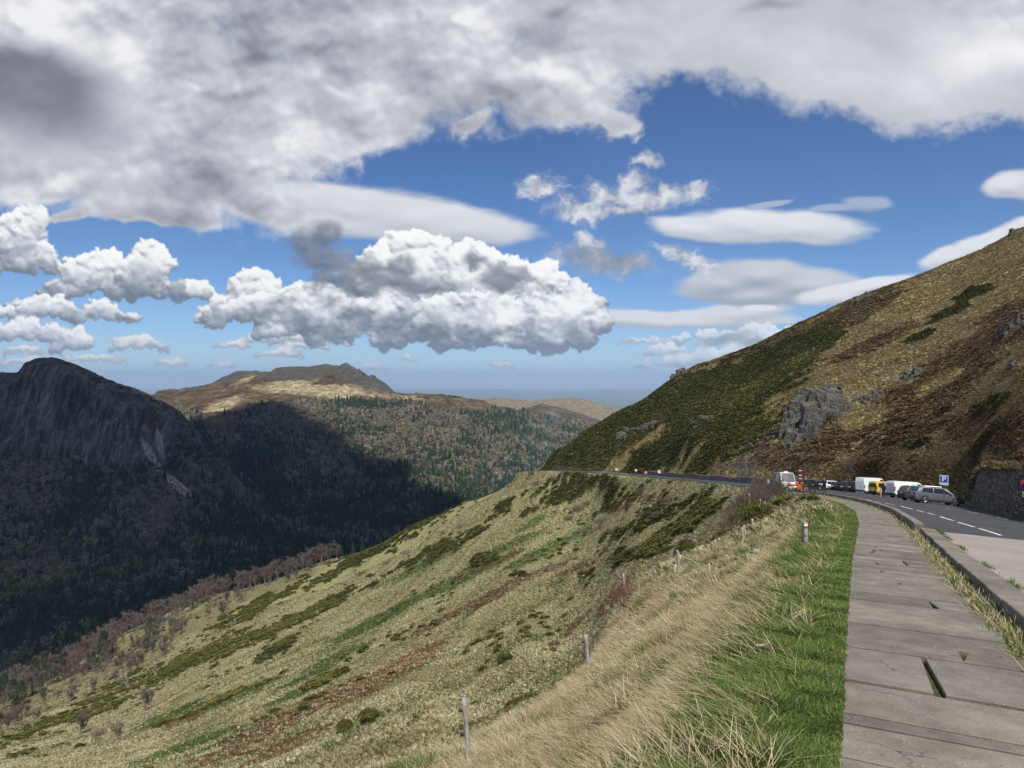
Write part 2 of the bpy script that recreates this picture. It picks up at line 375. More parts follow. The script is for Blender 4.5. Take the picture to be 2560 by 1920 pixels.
# how far the level ground reaches to the right of the path's left edge, by distance along it
_W = [(S_AT(-6), 30), (S_AT(3.9), 30), (S_AT(10), 22), (S_AT(20), 15), (S_AT(28), 11.5), (S_AT(38), 9.8), (S_AT(49), 10.3), (S_AT(62), 12.6), (S_AT(80), 16.8), (S_AT(92), 19.5), (S_AT(110), 18.5), (S_AT(124), 16), (S_AT(134), 12), (S_AT(150), 9), (S_AT(170), 7.2), (S_AT(376), 6.6)]
def corridor(x, y):
    """signed distance right of the path's left edge, distance along it"""
    shp = x.shape; x = x.ravel(); y = y.ravel()
    best = np.full(x.shape, 1e18); n = np.zeros(x.shape); s = np.zeros(x.shape)
    for i in range(len(_seg)):
        dx, dy = _seg[i]; L = _sl[i]
        px = x - PATH_L[i, 0]; py = y - PATH_L[i, 1]
        t = np.clip((px * dx + py * dy) / (L * L), 0, 1)
        ex = px - t * dx; ey = py - t * dy; d = ex * ex + ey * ey
        side = np.sign(px * dy - py * dx)
        k = d < best
        best[k] = d[k]; n[k] = (side * np.sqrt(d))[k]; s[k] = (PATH_S[i] + t * L)[k]
    return n.reshape(shp), s.reshape(shp)
def crossfall(s): return np.interp(s, [0, S_AT(60), S_AT(120), S_AT(170)], [.05, .05, .02, .0])
def level_z(n, s):
    z = np.interp(s, PATH_S, PATH_Z)
    nn = np.maximum(n - 2.0, 0)
    return z - crossfall(s) * nn
def along(s, n):
    """world point at distance s along and n right of the path's left edge"""
    x = np.interp(s, PATH_S, PATH_L[:, 0]); y = np.interp(s, PATH_S, PATH_L[:, 1]); e = .8
    tx = np.interp(s + e, PATH_S, PATH_L[:, 0]) - np.interp(s - e, PATH_S, PATH_L[:, 0]); ty = np.interp(s + e, PATH_S, PATH_L[:, 1]) - np.interp(s - e, PATH_S, PATH_L[:, 1])
    L = np.hypot(tx, ty)
    return x + n * ty / L, y - n * tx / L
C = []
def cu(u, pts):
    for d, v in pts: C.append((math.atan(u), math.log(d), v))
def cx(x, pts): cu(pu(x), [(d, pv(y)) for d, y in pts])
# columns: view direction, then (distance, height on the sketch)
BACK = [(1.12, .03), (1.4, .14), (2.0, .34)]
def ridge(x, y, d):
    cu(pu(x), [(d, pv(y))] + [(d * a, pv(y) + b) for a, b in BACK])
for x, y, d in [(0,1500,400),(240,1380,450),(450,1290,480),(700,1215,450),(900,1135,400),(1005,1083,372),(1130,1018,338),(1157,1003,336),(1200,975,332),(1261,935,335),(1340,890,342),(1400,862,348),(1450,822,355),(1500,795,370),(1600,760,385),(1700,715,395),(1758,690,400),(1850,645,400),(1950,612,400),(2050,570,400),(2150,530,400),(2212,495,400)]:
    ridge(x, y, d)
cx(0, [(150,1659),(220,1600),(330,1530)]); cu(pu(0), [(60,.58),(20,.62)])
cx(250, [(115,1659),(180,1590),(280,1500),(380,1425)])
cx(500, [(90,1659),(180,1500),(270,1400),(380,1315)]); cu(pu(500), [(40,.60),(18,.62)])
cx(707, [(60,1659),(130,1500),(210,1400),(320,1300)]); cu(pu(707), [(30,.59),(15,.585)])
cx(900, [(60,1600),(100,1500),(150,1420),(230,1310),(320,1210)]); cu(pu(900), [(15,.549),(25,.575),(40,.56)])
cx(1005, [(14,1645),(100,1500),(150,1400),(210,1300),(270,1200),(320,1135)]); cu(pu(1005), [(11,.60),(25,.555),(40,.54),(60,.51)])
cx(1130, [(17.5,1550),(115,1400),(175,1300),(235,1200),(295,1100),(322,1050)]); cu(pu(1130), [(28,.494),(45,.487),(65,.462)])
cx(1200, [(10,1659),(15,1560)])
cx(1270, [(21,1452),(80,1430),(115,1380),(160,1300),(218,1200),(265,1100)]); cu(pu(1270), [(30,.432),(45,.432),(62,.422)])
cx(1300, [(13,1500)])
cx(1350, [(31,1302),(85,1285),(120,1240),(170,1170),(215,1100)]); cu(pu(1350), [(42,.326),(60,.326)])
cx(1400, [(7,1659),(15,1400)])
cx(1465, [(5.2,1659),(40,1236),(115,1180),(135,1150),(165,1090)]); cu(pu(1465), [(52,.282),(70,.278),(95,.262)])
cx(1600, [(9.5,1400),(20,1250),(48,1150),(80,1130),(110,1090)]); cu(pu(1600), [(60,.232)])
cx(1655, [(60,1122),(90,1100)]); cu(pu(1655), [(72,.205)])
cx(1740, [(17.5,1185)]); cx(1700, [(38,1113),(90,1075)])
# level ground: path, road, car park
for y in (1.2, 2.2, 3.9, 6, 9, 14, 20, 28, 38, 50, 64, 80, 95):
    s = S_AT(y)
    for n in (0, 3, 8, 13):
        X_, Y_ = along(s, n)
        if Y_ < .6 or n > np.interp(s, [a for a, _ in _W], [b for _, b in _W]) + .5: continue
        z_ = float(level_z(np.array(n), np.array(s))); C.append((math.atan2(X_, Y_), .5 * math.log(X_ * X_ + Y_ * Y_) + math.log(math.cos(math.atan2(X_, Y_))), -z_ / Y_))
for y in (110, 130, 150, 175, 205, 240, 280, 310):
    s = S_AT(y)
    for n in (0, 6):
        X_, Y_ = along(s, n); C.append((math.atan2(X_, Y_), math.log(Y_), -float(level_z(np.array(n), np.array(s))) / Y_))
# hill side above the road
cx(1261, [(315,980)]); cx(1370, [(290,950),(320,900)])
cx(1500, [(225,950),(265,900),(310,850)])
cx(1644, [(165,1000),(220,900),(310,800)])
cx(1758, [(142,1000),(160,950),(208,847),(285,766)])
cx(1850, [(128,1012),(150,950),(180,880),(235,790),(315,710)])
cx(1950, [(117,1002),(150,900),(205,800),(295,690)])
cx(2075, [(101,990),(128,900),(172,800),(240,700),(330,610)])
cx(2212, [(50,990),(72,900),(105,800),(165,700),(260,600)])
cu(1.1, [(9,.30),(20,.25),(34,.10),(60,-.03),(110,-.15),(250,-.28),(400,-.36),(800,-.1)])
cu(2.4, [(3,.55),(9,.2),(20,-.1),(60,-.35),(250,-.6),(400,-.7),(800,-.4)])
cu(-1.2, [(1.5,1.35),(4,.95),(14,.72),(60,.62),(150,.58),(400,.50),(800,.8)])
cu(-3.0, [(1.0,2.0),(3,1.7),(14,1.3),(60,1.1),(200,1.0),(400,.9),(800,1.2)])
cu(-.6, [(2,.95),(6,.80)]); cu(0, [(1.5,1.12),(3,.80),(6,.72)]); cu(.25, [(1.2,1.34),(3,.70)]) ; cu(.75, [(1.5,1.22)]) ; cu(1.2, [(1.2,1.5)])
C = np.array(C); KT = 3.2
def _tps(A, B):
    r2 = (A[:, None, 0] - B[None, :, 0]) ** 2 * KT * KT + (A[:, None, 1] - B[None, :, 1]) ** 2
    return .5 * r2 * np.log(r2 + 1e-12)
_n = len(C); _K = _tps(C, C) + np.eye(_n) * .002
_P = np.column_stack([np.ones(_n), C[:, 0] * KT, C[:, 1]])
_sol = np.linalg.solve(np.block([[_K, _P], [_P.T, np.zeros((3, 3))]]), np.concatenate([C[:, 2], np.zeros(3)]))
def base_v(th, lr):
    out = np.empty(th.size); T = th.ravel(); L = lr.ravel()
    for i in range(0, T.size, 40000):
        A = np.column_stack([T[i:i + 40000], L[i:i + 40000]])
        out[i:i + 40000] = _tps(A, C) @ _sol[:_n] + _sol[_n] + _sol[_n + 1] * A[:, 0] * KT + _sol[_n + 2] * A[:, 1]
    return out.reshape(th.shape)
# sampling grid: direction x log depth
TH = np.concatenate([np.linspace(-1.35, -.72, 60)[:-1], np.linspace(-.72, .72, 900), np.linspace(.72, 1.35, 60)[1:]])
LD = np.concatenate([np.linspace(math.log(.5), math.log(3), 70)[:-1], np.linspace(math.log(3), math.log(500), 900), np.linspace(math.log(500), math.log(1000), 40)[1:]])
GT, GL = np.meshgrid(TH, LD)
GY = np.exp(GL); GX = GY * np.tan(GT)
# coarse then interpolated control surface
_tc = np.linspace(-1.36, 1.36, 400); _lc = np.linspace(math.log(.45), math.log(1050), 400)
_TC, _LC = np.meshgrid(_tc, _lc); _VC = base_v(_TC, _LC)
def bil(V, tx, ly, T, L):
    i = np.clip(np.searchsorted(tx, T) - 1, 0, len(tx) - 2); j = np.clip(np.searchsorted(ly, L) - 1, 0, len(ly) - 2)
    a = np.clip((T - tx[i]) / (tx[i + 1] - tx[i]), 0, 1); b = np.clip((L - ly[j]) / (ly[j + 1] - ly[j]), 0, 1)
    return (V[j, i] * (1 - a) + V[j, i + 1] * a) * (1 - b) + (V[j + 1, i] * (1 - a) + V[j + 1, i + 1] * a) * b
GZ = -bil(_VC, _tc, _lc, GT, GL) * GY
CN, CS = corridor(GX, GY)
WW = np.interp(CS, [a for a, _ in _W], [b for _, b in _W])
LZ = level_z(np.clip(CN, 0, WW), CS)
past_end = (CS >= PATH_S[-1] - .01) | (CS <= .01)
# wall stretch on the right-hand side
S_WALL0, S_WALL1 = S_AT(27), 95.0
on_wall = (CS > S_WALL0) & (CS < S_WALL1)
near_road = sstep(S_AT(20), S_AT(120), CS)
bl_l = np.interp(CS, [0, S_AT(20), S_AT(60), S_AT(150), S_AT(370)], [1.4, 2.2, 4, 6, 5])
bl_r = np.where(on_wall, .9, np.interp(CS, [0, S_AT(60), S_AT(80), S_AT(150)], [6, 3, 5, 9]))
left = 1 - sstep(0, 1, (-CN - .35) / bl_l); right = 1 - sstep(0, 1, (CN - WW - np.where(on_wall, .25, 0.)) / bl_r)
wgt = np.where(CN < 0, left, right); wgt = np.where(past_end, wgt * (CS > 1), wgt)
# ---- vegetation masks and relief
def blobs(XV, YV, L, k=.2):
    acc = np.full(XV.shape, -9.0)
    for px, py, rx, ry, *r in L:
        r = R(r[0]) if r else 0
        dx = XV - px; dy = -(YV - py)
        a = (dx * math.cos(r) + dy * math.sin(r)) / rx; c = (-dx * math.sin(r) + dy * math.cos(r)) / ry
        acc = np.maximum(acc, 1 - np.sqrt(a * a + c * c))
    return acc
VX_ = (GX / GY * FPX + 1280) / 1.15732; VY_ = (-GZ / GY * FPX + EYE) / 1.15732       # sketch coordinates of every ground point
on_hill = (CN > WW) & (CS > S_AT(20))
far_l = sstep(22, 48, GY)
wx = GX; wy = GY
# direction of the mat of vegetation: strips run along the fall of the spur
def strip(x, y, ang, lx, ly, oc, seed):
    c_, s_ = math.cos(ang), math.sin(ang)
    return fbm((x * c_ + y * s_) / lx, (-x * s_ + y * c_) / ly, oc, .55, seed)
st = strip(wx, wy, R(68), 60, 12, 5, 11)
md = fbm(wx / 9, wy / 9, 5, .6, 12); fi = fbm(wx / 2.2, wy / 2.2, 4, .6, 13)
hstrip = strip(wx, wy + GZ * 1.2, R(62), 55, 14, 5, 14)
# broom (dark green)
B_L = [(1250,1060,170,50,14),(1500,1130,130,42,20),(1420,1120,90,30,20),(1390,1190,110,22,25),(1190,1080,110,34,25),(1310,1080,90,40,10),(820,1180,260,26,30),(900,1130,130,22,30),(640,1340,260,24,27),(380,1440,260,26,22),(560,1310,160,22,27),(950,1190,160,20,26),(600,1400,80,18,30),(470,1520,160,10,24),(150,1560,200,16,18),(700,1470,80,10,20),(1530,1100,60,18,20),(1480,1190,26,16),(1630,1130,22,14),(1090,1100,60,20,30),(250,1500,220,16,22),(1040,1215,50,14,20),(1120,1240,26,8),(1270,1240,40,10,20),(1345,1150,60,14,20),(60,1590,120,12,20),(1090,1435,16,8),(795,1560,20,12,50),(740,1585,20,9,20)]
H_B = [(1250,960,260,34,28),(1450,870,190,50,20),(1600,830,190,56,24),(1700,770,140,26,30),(1560,900,200,40,28),(1450,960,150,26,28),(1330,960,160,24,28),(1530,980,150,22,28),(1380,900,160,44,28),(1750,770,100,16,35),(1180,985,60,20,30),(1620,960,80,18,30),(2100,640,50,14,24),(2050,680,50,10,24),(1990,730,40,8,20),(1740,910,60,22),(2140,885,60,10,30),(1980,975,30,8)]
broom = np.where(on_hill, blobs(VX_, VY_, H_B), blobs(VX_, VY_, B_L))
broom_n = np.where(on_hill, broom + .55 * md + .40 * fi + .40 * hstrip, .70 * broom - .30 + 1.0 * md + .45 * fi + .40 * st - 1.2 * sstep(-.1, .6, blobs(VX_, VY_, [(1240,1105,80,26,25),(1330,1050,60,8),(1190,1130,60,14,20),(1450,1060,60,8)])))
broom_m = sstep(.02, .14, broom_n) * far_l
scat = sstep(.30, .42, md + .4 * st + .25 * fi) * sstep(1080, 1000, VY_) * 0
spots = worley(wx / 5.0, wy / 5.0, 40); spot_n = fbm(wx / 40, wy / 40, 4, .5, 41)
spots_m = .7 * sstep(.20, .12, spots + .10 * fi) * sstep(.02, .3, spot_n + .2 * st) * far_l * sstep(22, 60, GY)
broom_m = np.maximum(broom_m, spots_m * np.where(on_hill, .0, 1))
# bracken (red brown)
R_L = [(760,1490,260,26,24),(560,1590,200,30,26),(1060,1290,120,14,26),(860,1440,160,20,24),(1160,1240,90,12,22),(960,1340,100,12,30),(1240,1230,60,10,20),(620,1620,160,22,26),(1300,1330,22,12),(900,1560,60,6,35),(1330,1290,60,12,40),(1230,1360,50,8,45),(1330,1100,40,10),(1580,1140,70,16,30),(1390,1080,60,12),(1190,1400,30,8,30),(1680,1110,40,10,20),(1060,1220,100,6,24),(400,1560,60,6,20)]
red = blobs(VX_, VY_, R_L); red_m = sstep(.0, .25, red + .50 * md + .35 * st + .25 * fi) * (~on_hill) * far_l
# heather and bilberry (dark brown) on the upper hill
D_L = [(1800,700,200,34,28),(2000,860,260,60,30),(2100,780,160,60,30),(1950,950,200,50,25),(1760,960,110,40,20),(1650,740,160,30,28),(2150,950,130,70),(1600,960,120,40,10),(2100,1030,150,40),(1720,1000,120,24),(1900,740,120,16,25),(2170,690,90,30,30),(1870,1010,60,26)]
dark = blobs(VX_, VY_, D_L); dark_m = sstep(.02, .40, dark + .60 * md + .50 * hstrip + .3 * fi) * .80 * on_hill * (1 - .85 * sstep(0, .5, blobs(VX_, VY_, [(1900,1040,130,26,0),(2060,1010,90,50,20),(1780,1015,110,20),(1620,1010,120,18),(2170,990,60,20),(1870,905,80,26,20),(2030,830,80,20,30),(2180,760,50,16,30)]) + .4 * md))
belt = sstep(-.2, .3, blobs(VX_, VY_, [(40,1540,100,44,24),(190,1470,110,44,28),(320,1400,90,36,28),(440,1338,90,28,26),(590,1266,110,20,20)]) + .45 * md) * (~on_hill) * (GY > 200)
dark_m = np.maximum(dark_m, belt * .75)
# fresh green grass
G_L = [(820,1340,160,16,28),(1000,1250,160,14,25),(700,1440,140,14,30),(500,1510,120,10,25),(1180,1190,120,12,25),(1100,1180,90,10,25),(640,1500,110,9,25),(360,1550,120,9,25),(900,1230,130,9,26),(420,1610,160,10,20),(1150,1130,60,9,30)]
grn = sstep(-.2, .5, blobs(VX_, VY_, G_L) + .4 * st + .3 * md) * (~on_hill)
grn = np.maximum(grn, sstep(.05, .5, strip(wx, wy, R(66), 45, 9, 4, 21) + .2 * md) * .55 * (~on_hill) * far_l)
near_g = sstep(2.0, .4, -CN + 1.2 * fbm(wx / 1.3, wy / 1.3, 4, .6, 31)) * (CN < .2) * (1 - sstep(60, 110, GY))
near_g = np.maximum(near_g, sstep(.18, .4, fbm(wx / 1.6, wy / 1.6, 4, .6, 32)) * .9 * (1 - sstep(25, 50, GY)) * (CN < 0))
near_g = np.where(CN >= 0, np.where(GY < 120, .9, 0) * (CN < WW + .6), near_g)
# bare rock and scree
K_L = [(1760,900,95,46,14),(1830,870,90,22,20),(1950,815,80,18,10),(2190,710,60,34,45),(1510,920,50,18,15),(1330,945,40,18,20),(1410,930,60,14,15),(1330,965,60,10,20),(1640,960,70,18,10),(1900,950,120,14,15),(1980,990,50,12,40),(2040,900,30,8,40),(2190,810,26,12),(1600,1000,60,12)]
rock = blobs(VX_, VY_, K_L); rock_m = .8 * sstep(.05, .35, rock * .8 + .7 * md + .35 * fi - .12) * on_hill
scree = sstep(.15, .5, blobs(VX_, VY_, [(1640,985,90,26,20),(1960,960,110,16,42),(1730,1000,60,20),(2010,1000,40,14,40),(1560,1000,50,10),(1900,1000,60,16)]) + .4 * md + .3 * fi) * on_hill
gul = strip(wx, wy + GZ, R(20), 14, 60, 4, 51)
hz = 0
hz = hz + broom_m * (.35 + .55 * (1 - np.clip(worley(wx / 1.7, wy / 1.7, 60), 0, 1)) + .25 * fi) * np.where(on_hill, 1.0, 1.1)
tw = worley(wx / 1.15 + .3 * fi, wy / 1.15, 61)
hz = hz + (1 - broom_m) * .30 * (1 - np.clip(tw, 0, 1)) * far_l
hz = hz + 1.1 * fbm(wx / 22, wy / 22, 4, .5, 62) * far_l * sstep(1.5, 12, np.abs(CN - WW / 2) - WW / 2) + .10 * fbm(wx / 1.2, wy / 1.2, 4, .6, 63) * (CN < 0)
hz = hz + on_hill * (.8 * fbm(wx / 7, wy / 7, 5, .6, 64, ridge=True)) * sstep(0, 20, CN - WW)
hz = hz + rock_m * (1.6 * fbm(wx / 4.5 + .6 * GZ / 4, wy / 4.5, 5, .62, 65, ridge=True))
inroad = (CN > -.3) & (CN < WW + .3) & ~past_end
GZ2 = GZ + hz * (1 - wgt)
GZ2 = GZ2 * (1 - wgt) + (LZ - np.where(CN < .02, .000, .07)) * wgt
TZ = GZ2
def ground(x, y):
    """height of the ground mesh"""
    x = np.atleast_1d(np.asarray(x, float)); y = np.maximum(np.atleast_1d(np.asarray(y, float)), .51)
    return bil(TZ, TH, LD, np.arctan2(x, y), np.log(y))
def gmask(M, x, y): return bil(M, TH, LD, np.arctan2(x, y), np.log(np.maximum(y, .51)))

def grid_mesh(name, X, Y, Z, attrs, m, keep=None, smooth=True):
    ny, nx = X.shape
    me = bpy.data.meshes.new(name)
    co = np.stack([X, Y, Z], -1).reshape(-1, 3).astype(np.float32)
    idx = np.arange(ny * nx).reshape(ny, nx)
    q = np.stack([idx[:-1, :-1], idx[:-1, 1:], idx[1:, 1:], idx[1:, :-1]], -1).reshape(-1, 4)
    if keep is not None: q = q[keep[:-1, :-1].ravel()]
    fast_mesh(me, co, q, smooth)
    for k, v in attrs.items():
        a = me.attributes.new(k, 'FLOAT', 'POINT'); a.data.foreach_set('value', v.astype(np.float32).ravel())
    ob = bpy.data.objects.new(name, me); col.objects.link(ob)
    if m: me.materials.append(m)
    return ob
def fast_mesh(me, co, faces, smooth=False):
    k = faces.shape[1]
    me.vertices.add(len(co)); me.vertices.foreach_set('co', np.ascontiguousarray(co, np.float32).ravel())
    me.loops.add(faces.size); me.loops.foreach_set('vertex_index', faces.ravel().astype(np.int32))
    me.polygons.add(len(faces)); me.polygons.foreach_set('loop_start', (np.arange(len(faces)) * k).astype(np.int32)); me.polygons.foreach_set('loop_total', np.full(len(faces), k, np.int32))
    if smooth: me.polygons.foreach_set('use_smooth', np.ones(len(faces), bool))
    me.update(calc_edges=True)

def m_ground(nt, bs, out):
    g = nt.new('ShaderNodeNewGeometry').outputs['Position']
    br, rd, dk, gn, ng, rk, sr = [nt.attr(a) for a in ('broom', 'bracken', 'heather', 'green', 'neargrass', 'rock', 'scree')]
    n1 = nt.noise(g, 1.6, 6, .65); n2 = nt.noise(g, .23, 5, .6); n3 = nt.noise(g, 6.0, 4, .6)
    tuft = nt.voro(nt.vm('ADD', g, nt.vm('SCALE', nt.noise(g, 2.5, 3, .6, out=1), .5)), 1.5, 'F1')
    straw = nt.ramp(nt.m('ADD', nt.m('MULTIPLY', n1, .62), nt.m('MULTIPLY', nt.m('SUBTRACT', 1.0, tuft), .38)), [(.20, (.075, .070, .032)), (.40, (.19, .175, .088)), (.58, (.33, .30, .165)), (.80, (.48, .44, .26))])
    straw = nt.mix(nt.mr(n2, .35, .65), straw, nt.mix(1, straw, (.84, .92, .68), 'MULTIPLY'))
    hill = nt.attr('hill')
    straw = nt.mix(hill, straw, nt.mix(1, straw, (1.08, .88, .74), 'MULTIPLY'))
    green = nt.ramp(n1, [(.28, (.030, .055, .014)), (.5, (.068, .108, .034)), (.72, (.15, .19, .075))])
    c = nt.mix(nt.m('MULTIPLY', gn, .8), straw, green)
    brc = nt.ramp(nt.m('ADD', nt.m('MULTIPLY', n1, .6), nt.m('MULTIPLY', n3, .4)), [(.3, (.040, .022, .013)), (.5, (.105, .058, .032)), (.7, (.19, .115, .065))])
    c = nt.mix(nt.m('MULTIPLY', rd, nt.mr(n3, .3, .6, .55, 1.0)), c, brc)
    hea = nt.ramp(nt.m('ADD', nt.m('MULTIPLY', n1, .6), nt.m('MULTIPLY', n3, .4)), [(.3, (.030, .019, .012)), (.48, (.078, .050, .028)), (.62, (.135, .092, .052)), (.75, (.23, .18, .10))])
    c = nt.mix(nt.m('MULTIPLY', dk, nt.mr(n1, .36, .60, 1.0, .35)), c, hea)
    bro = nt.ramp(nt.m('ADD', nt.m('MULTIPLY', n1, .55), nt.m('MULTIPLY', n3, .45)), [(.3, (.026, .030, .011)), (.5, (.064, .068, .022)), (.7, (.115, .115, .042))])
    c = nt.mix(br, c, bro)
    scr = nt.ramp(n1, [(.3, (.045, .036, .030)), (.5, (.15, .12, .10)), (.7, (.27, .23, .20))])
    c = nt.mix(nt.m('MULTIPLY', sr, nt.mr(n1, .38, .55)), c, scr)
    cr = nt.voro(nt.vm('ADD', g, nt.vm('SCALE', nt.noise(g, .7, 4, .6, out=1), 1.2)), .75, 'DISTANCE_TO_EDGE', detail=2)
    roc = nt.ramp(nt.m('MULTIPLY', nt.noise(g, 2.2, 7, .7), nt.mr(cr, 0, .12, .45, 1)), [(.12, (.028, .024, .020)), (.4, (.105, .094, .078)), (.62, (.24, .222, .19))])
    c = nt.mix(rk, c, roc)
    gr = nt.ramp(nt.noise(g, 9, 5, .7), [(.3, (.022, .032, .009)), (.5, (.055, .082, .020)), (.7, (.12, .14, .05))])
    c = nt.mix(ng, c, gr)
    nt.l.new(c, bs.inputs['Base Color']); setp(bs, rough=.95, spec=.15)
    hgt = nt.m('ADD', nt.m('MULTIPLY', n3, .5), nt.m('ADD', nt.m('MULTIPLY', n1, .6), nt.m('MULTIPLY', tuft, -.5)))
    b = nt.new('ShaderNodeBump'); nt.put(b.inputs['Height'], hgt); b.inputs['Strength'].default_value = .9; b.inputs['Distance'].default_value = .30
    nt.l.new(b.outputs[0], bs.inputs['Normal'])
M_GROUND = mat('mountain_ground', m_ground)
terr = grid_mesh('hillside', GX, GY, TZ, dict(broom=broom_m, bracken=red_m, heather=dark_m, green=grn, neargrass=near_g, rock=rock_m, scree=scree, hill=on_hill.astype(float)), M_GROUND)
terr['kind'] = 'structure'; terr['label'] = 'straw and green mountain side falling from the footpath and rising above the road'
# ground behind the camera
nb = 24
bx, by = np.meshgrid(np.linspace(-60, 60, 60), np.linspace(-80, 1.5, nb * 2))
n_, s_ = corridor(bx, by)
bz = -1.6 - .1435 * by - .45 * np.maximum(-(bx - .45 * by) - 0, 0) ** .9 * .9 + .3 * np.maximum(bx - .45 * by - 32, 0) - .25
gb = grid_mesh('hillside_behind', bx, by, bz, dict(broom=bx * 0, bracken=bx * 0, heather=bx * 0, green=bx * 0 + .5, neargrass=bx * 0 + .3, rock=bx * 0, scree=bx * 0, hill=bx * 0), M_GROUND)
gb['kind'] = 'structure'; gb['label'] = 'grassy ground behind the viewpoint'
# ------------------------------------------------------------------ far side of the valley
F = []
def fx(x, pts):
    for d, y in pts: F.append((pu(x), d, pv(y)))
FCOL = {
 -400: [(700,1720),(1000,1560),(1300,1360),(1600,1200),(1850,1060),(1890,1040),(1960,900),(2050,840),(2300,835),(2700,960),(4500,1100)],
 -100: [(700,1720),(1000,1540),(1250,1380),(1500,1225),(1750,1085),(1850,1010),(1880,995),(1950,840),(2010,806),(2150,803),(2500,900),(4500,1100)],
 0: [(700,1700),(950,1550),(1200,1390),(1500,1220),(1750,1080),(1850,1002),(1880,990),(1955,840),(2010,808),(2150,804),(2500,900),(3500,1000),(4500,1100)],
 35: [(700,1690),(950,1545),(1200,1385),(1500,1220),(1750,1080),(1850,1000),(1880,990),(1955,830),(2000,806),(2150,806),(2500,900),(4500,1100)],
 55: [(700,1690),(950,1545),(1200,1385),(1500,1220),(1750,1080),(1850,1003),(1880,990),(1955,830),(1985,792),(2050,784),(2150,800),(2500,900),(4500,1100)],
 80: [(700,1690),(950,1540),(1200,1385),(1500,1220),(1750,1080),(1850,1005),(1882,995),(1955,820),(1985,788),(2060,774),(2150,790),(2500,900),(4500,1100)],
 110: [(700,1680),(950,1535),(1200,1380),(1500,1215),(1750,1080),(1850,1006),(1885,996),(1960,820),(1990,785),(2070,771),(2150,785),(2500,900),(4500,1100)],
 150: [(700,1675),(950,1530),(1200,1375),(1500,1215),(1750,1080),(1850,1008),(1885,998),(1960,830),(1990,795),(2080,781),(2150,790),(2500,900),(4500,1100)],
 190: [(700,1670),(950,1525),(1200,1370),(1500,1210),(1750,1080),(1850,1008),(1885,1000),(1960,850),(2000,812),(2085,799),(2150,812),(2500,900),(4500,1100)],
 235: [(700,1660),(950,1520),(1200,1370),(1500,1210),(1750,1085),(1855,1012),(1885,1003),(1960,865),(2020,828),(2090,820),(2150,828),(2600,905),(4500,1100)],
 300: [(700,1650),(950,1515),(1200,1365),(1500,1210),(1750,1095),(1860,1020),(1895,1008),(1965,885),(2040,846),(2100,842),(2200,850),(2700,905),(4500,1100)],
 340: [(700,1640),(950,1510),(1200,1360),(1500,1210),(1750,1100),(1870,1020),(1905,1000),(1970,900),(2050,865),(2110,859),(2200,875),(2800,900),(3300,870),(3900,848),(4500,1000)],
 390: [(700,1640),(950,1500),(1200,1355),(1500,1210),(1750,1110),(1870,1040),(1920,990),(1980,925),(2060,893),(2120,890),(2250,925),(2700,920),(3300,870),(3900,845),(4500,1000)],
 430: [(700,1630),(950,1500),(1200,1350),(1500,1210),(1750,1120),(1900,1050),(1990,965),(2080,935),(2130,935),(2300,965),(2700,915),(3300,862),(3900,838),(4500,1000)],
 480: [(700,1620),(950,1490),(1200,1345),(1500,1215),(1750,1130),(1920,1075),(2020,1010),(2120,998),(2300,1005),(2500,955),(2900,893),(3200,862),(3600,846),(4000,818),(4300,890)],
 530: [(700,1610),(950,1485),(1200,1345),(1500,1225),(1800,1140),(2100,1055),(2400,985),(2800,900),(3100,862),(3400,848),(4000,802),(4300,890)],
 600: [(700,1600),(950,1480),(1200,1350),(1500,1240),(1800,1155),(2100,1075),(2500,985),(2900,890),(3150,862),(3450,842),(3900,815),(4200,794),(4500,900)],
 650: [(700,1600),(950,1480),(1200,1355),(1500,1245),(1800,1160),(2150,1070),(2500,985),(2900,893),(3150,864),(3500,838),(3900,815),(4200,791),(4500,900)],
 722: [(700,1600),(950,1480),(1200,1357),(1500,1252),(1800,1168),(2150,1078),(2500,992),(2900,897),(3150,868),(3500,845),(3900,815),(4130,791),(4500,900)],
 700: [(700,1600),(950,1480),(1200,1355),(1500,1250),(1800,1165),(2150,1075),(2500,990),(2900,897),(3150,867),(3500,842),(3900,812),(4150,787),(4500,900)],
 750: [(700,1600),(950,1480),(1200,1360),(1500,1255),(1800,1170),(2150,1080),(2500,995),(2950,895),(3200,870),(3500,850),(3800,825),(4050,786),(4400,900)],
 765: [(700,1600),(950,1480),(1200,1360),(1500,1256),(1800,1170),(2150,1081),(2500,997),(2960,895),(3210,871),(3500,853),(3800,830),(4040,799),(4400,900)],
 800: [(700,1600),(950,1480),(1200,1360),(1500,1260),(1800,1170),(2150,1082),(2500,1000),(3000,895),(3250,873),(3500,858),(3800,843),(4000,815),(4400,900)],
 865: [(700,1600),(950,1480),(1200,1360),(1500,1262),(1800,1175),(2150,1088),(2500,1005),(3050,895),(3300,876),(3600,864),(3800,856),(4000,855),(4400,940)],
 950: [(700,1600),(950,1480),(1200,1362),(1500,1265),(1800,1180),(2150,1092),(2500,1010),(3050,905),(3350,880),(3700,860),(3850,857),(4300,940)],
 1060: [(700,1600),(950,1480),(1200,1365),(1500,1270),(1800,1185),(2150,1097),(2500,1015),(3050,920),(3400,888),(3750,870),(4200,940)],
 1130: [(700,1600),(950,1480),(1200,1365),(1500,1270),(1800,1188),(2150,1100),(2500,1022),(3050,932),(3400,898),(3700,881),(4200,950)],
 1200: [(700,1600),(950,1480),(1200,1365),(1500,1270),(1800,1190),(2150,1105),(2500,1030),(3050,950),(3400,915),(3700,900),(4200,960)],
 1290: [(700,1600),(950,1480),(1200,1365),(1500,1270),(1800,1190),(2150,1110),(2500,1035),(3050,960),(3400,928),(3700,916),(4200,980)],
 1500: [(700,1600),(950,1480),(1200,1365),(1500,1270),(1800,1200),(2150,1120),(2500,1050),(3050,990),(3700,950),(4200,1000)],
}
FX = sorted(FCOL)
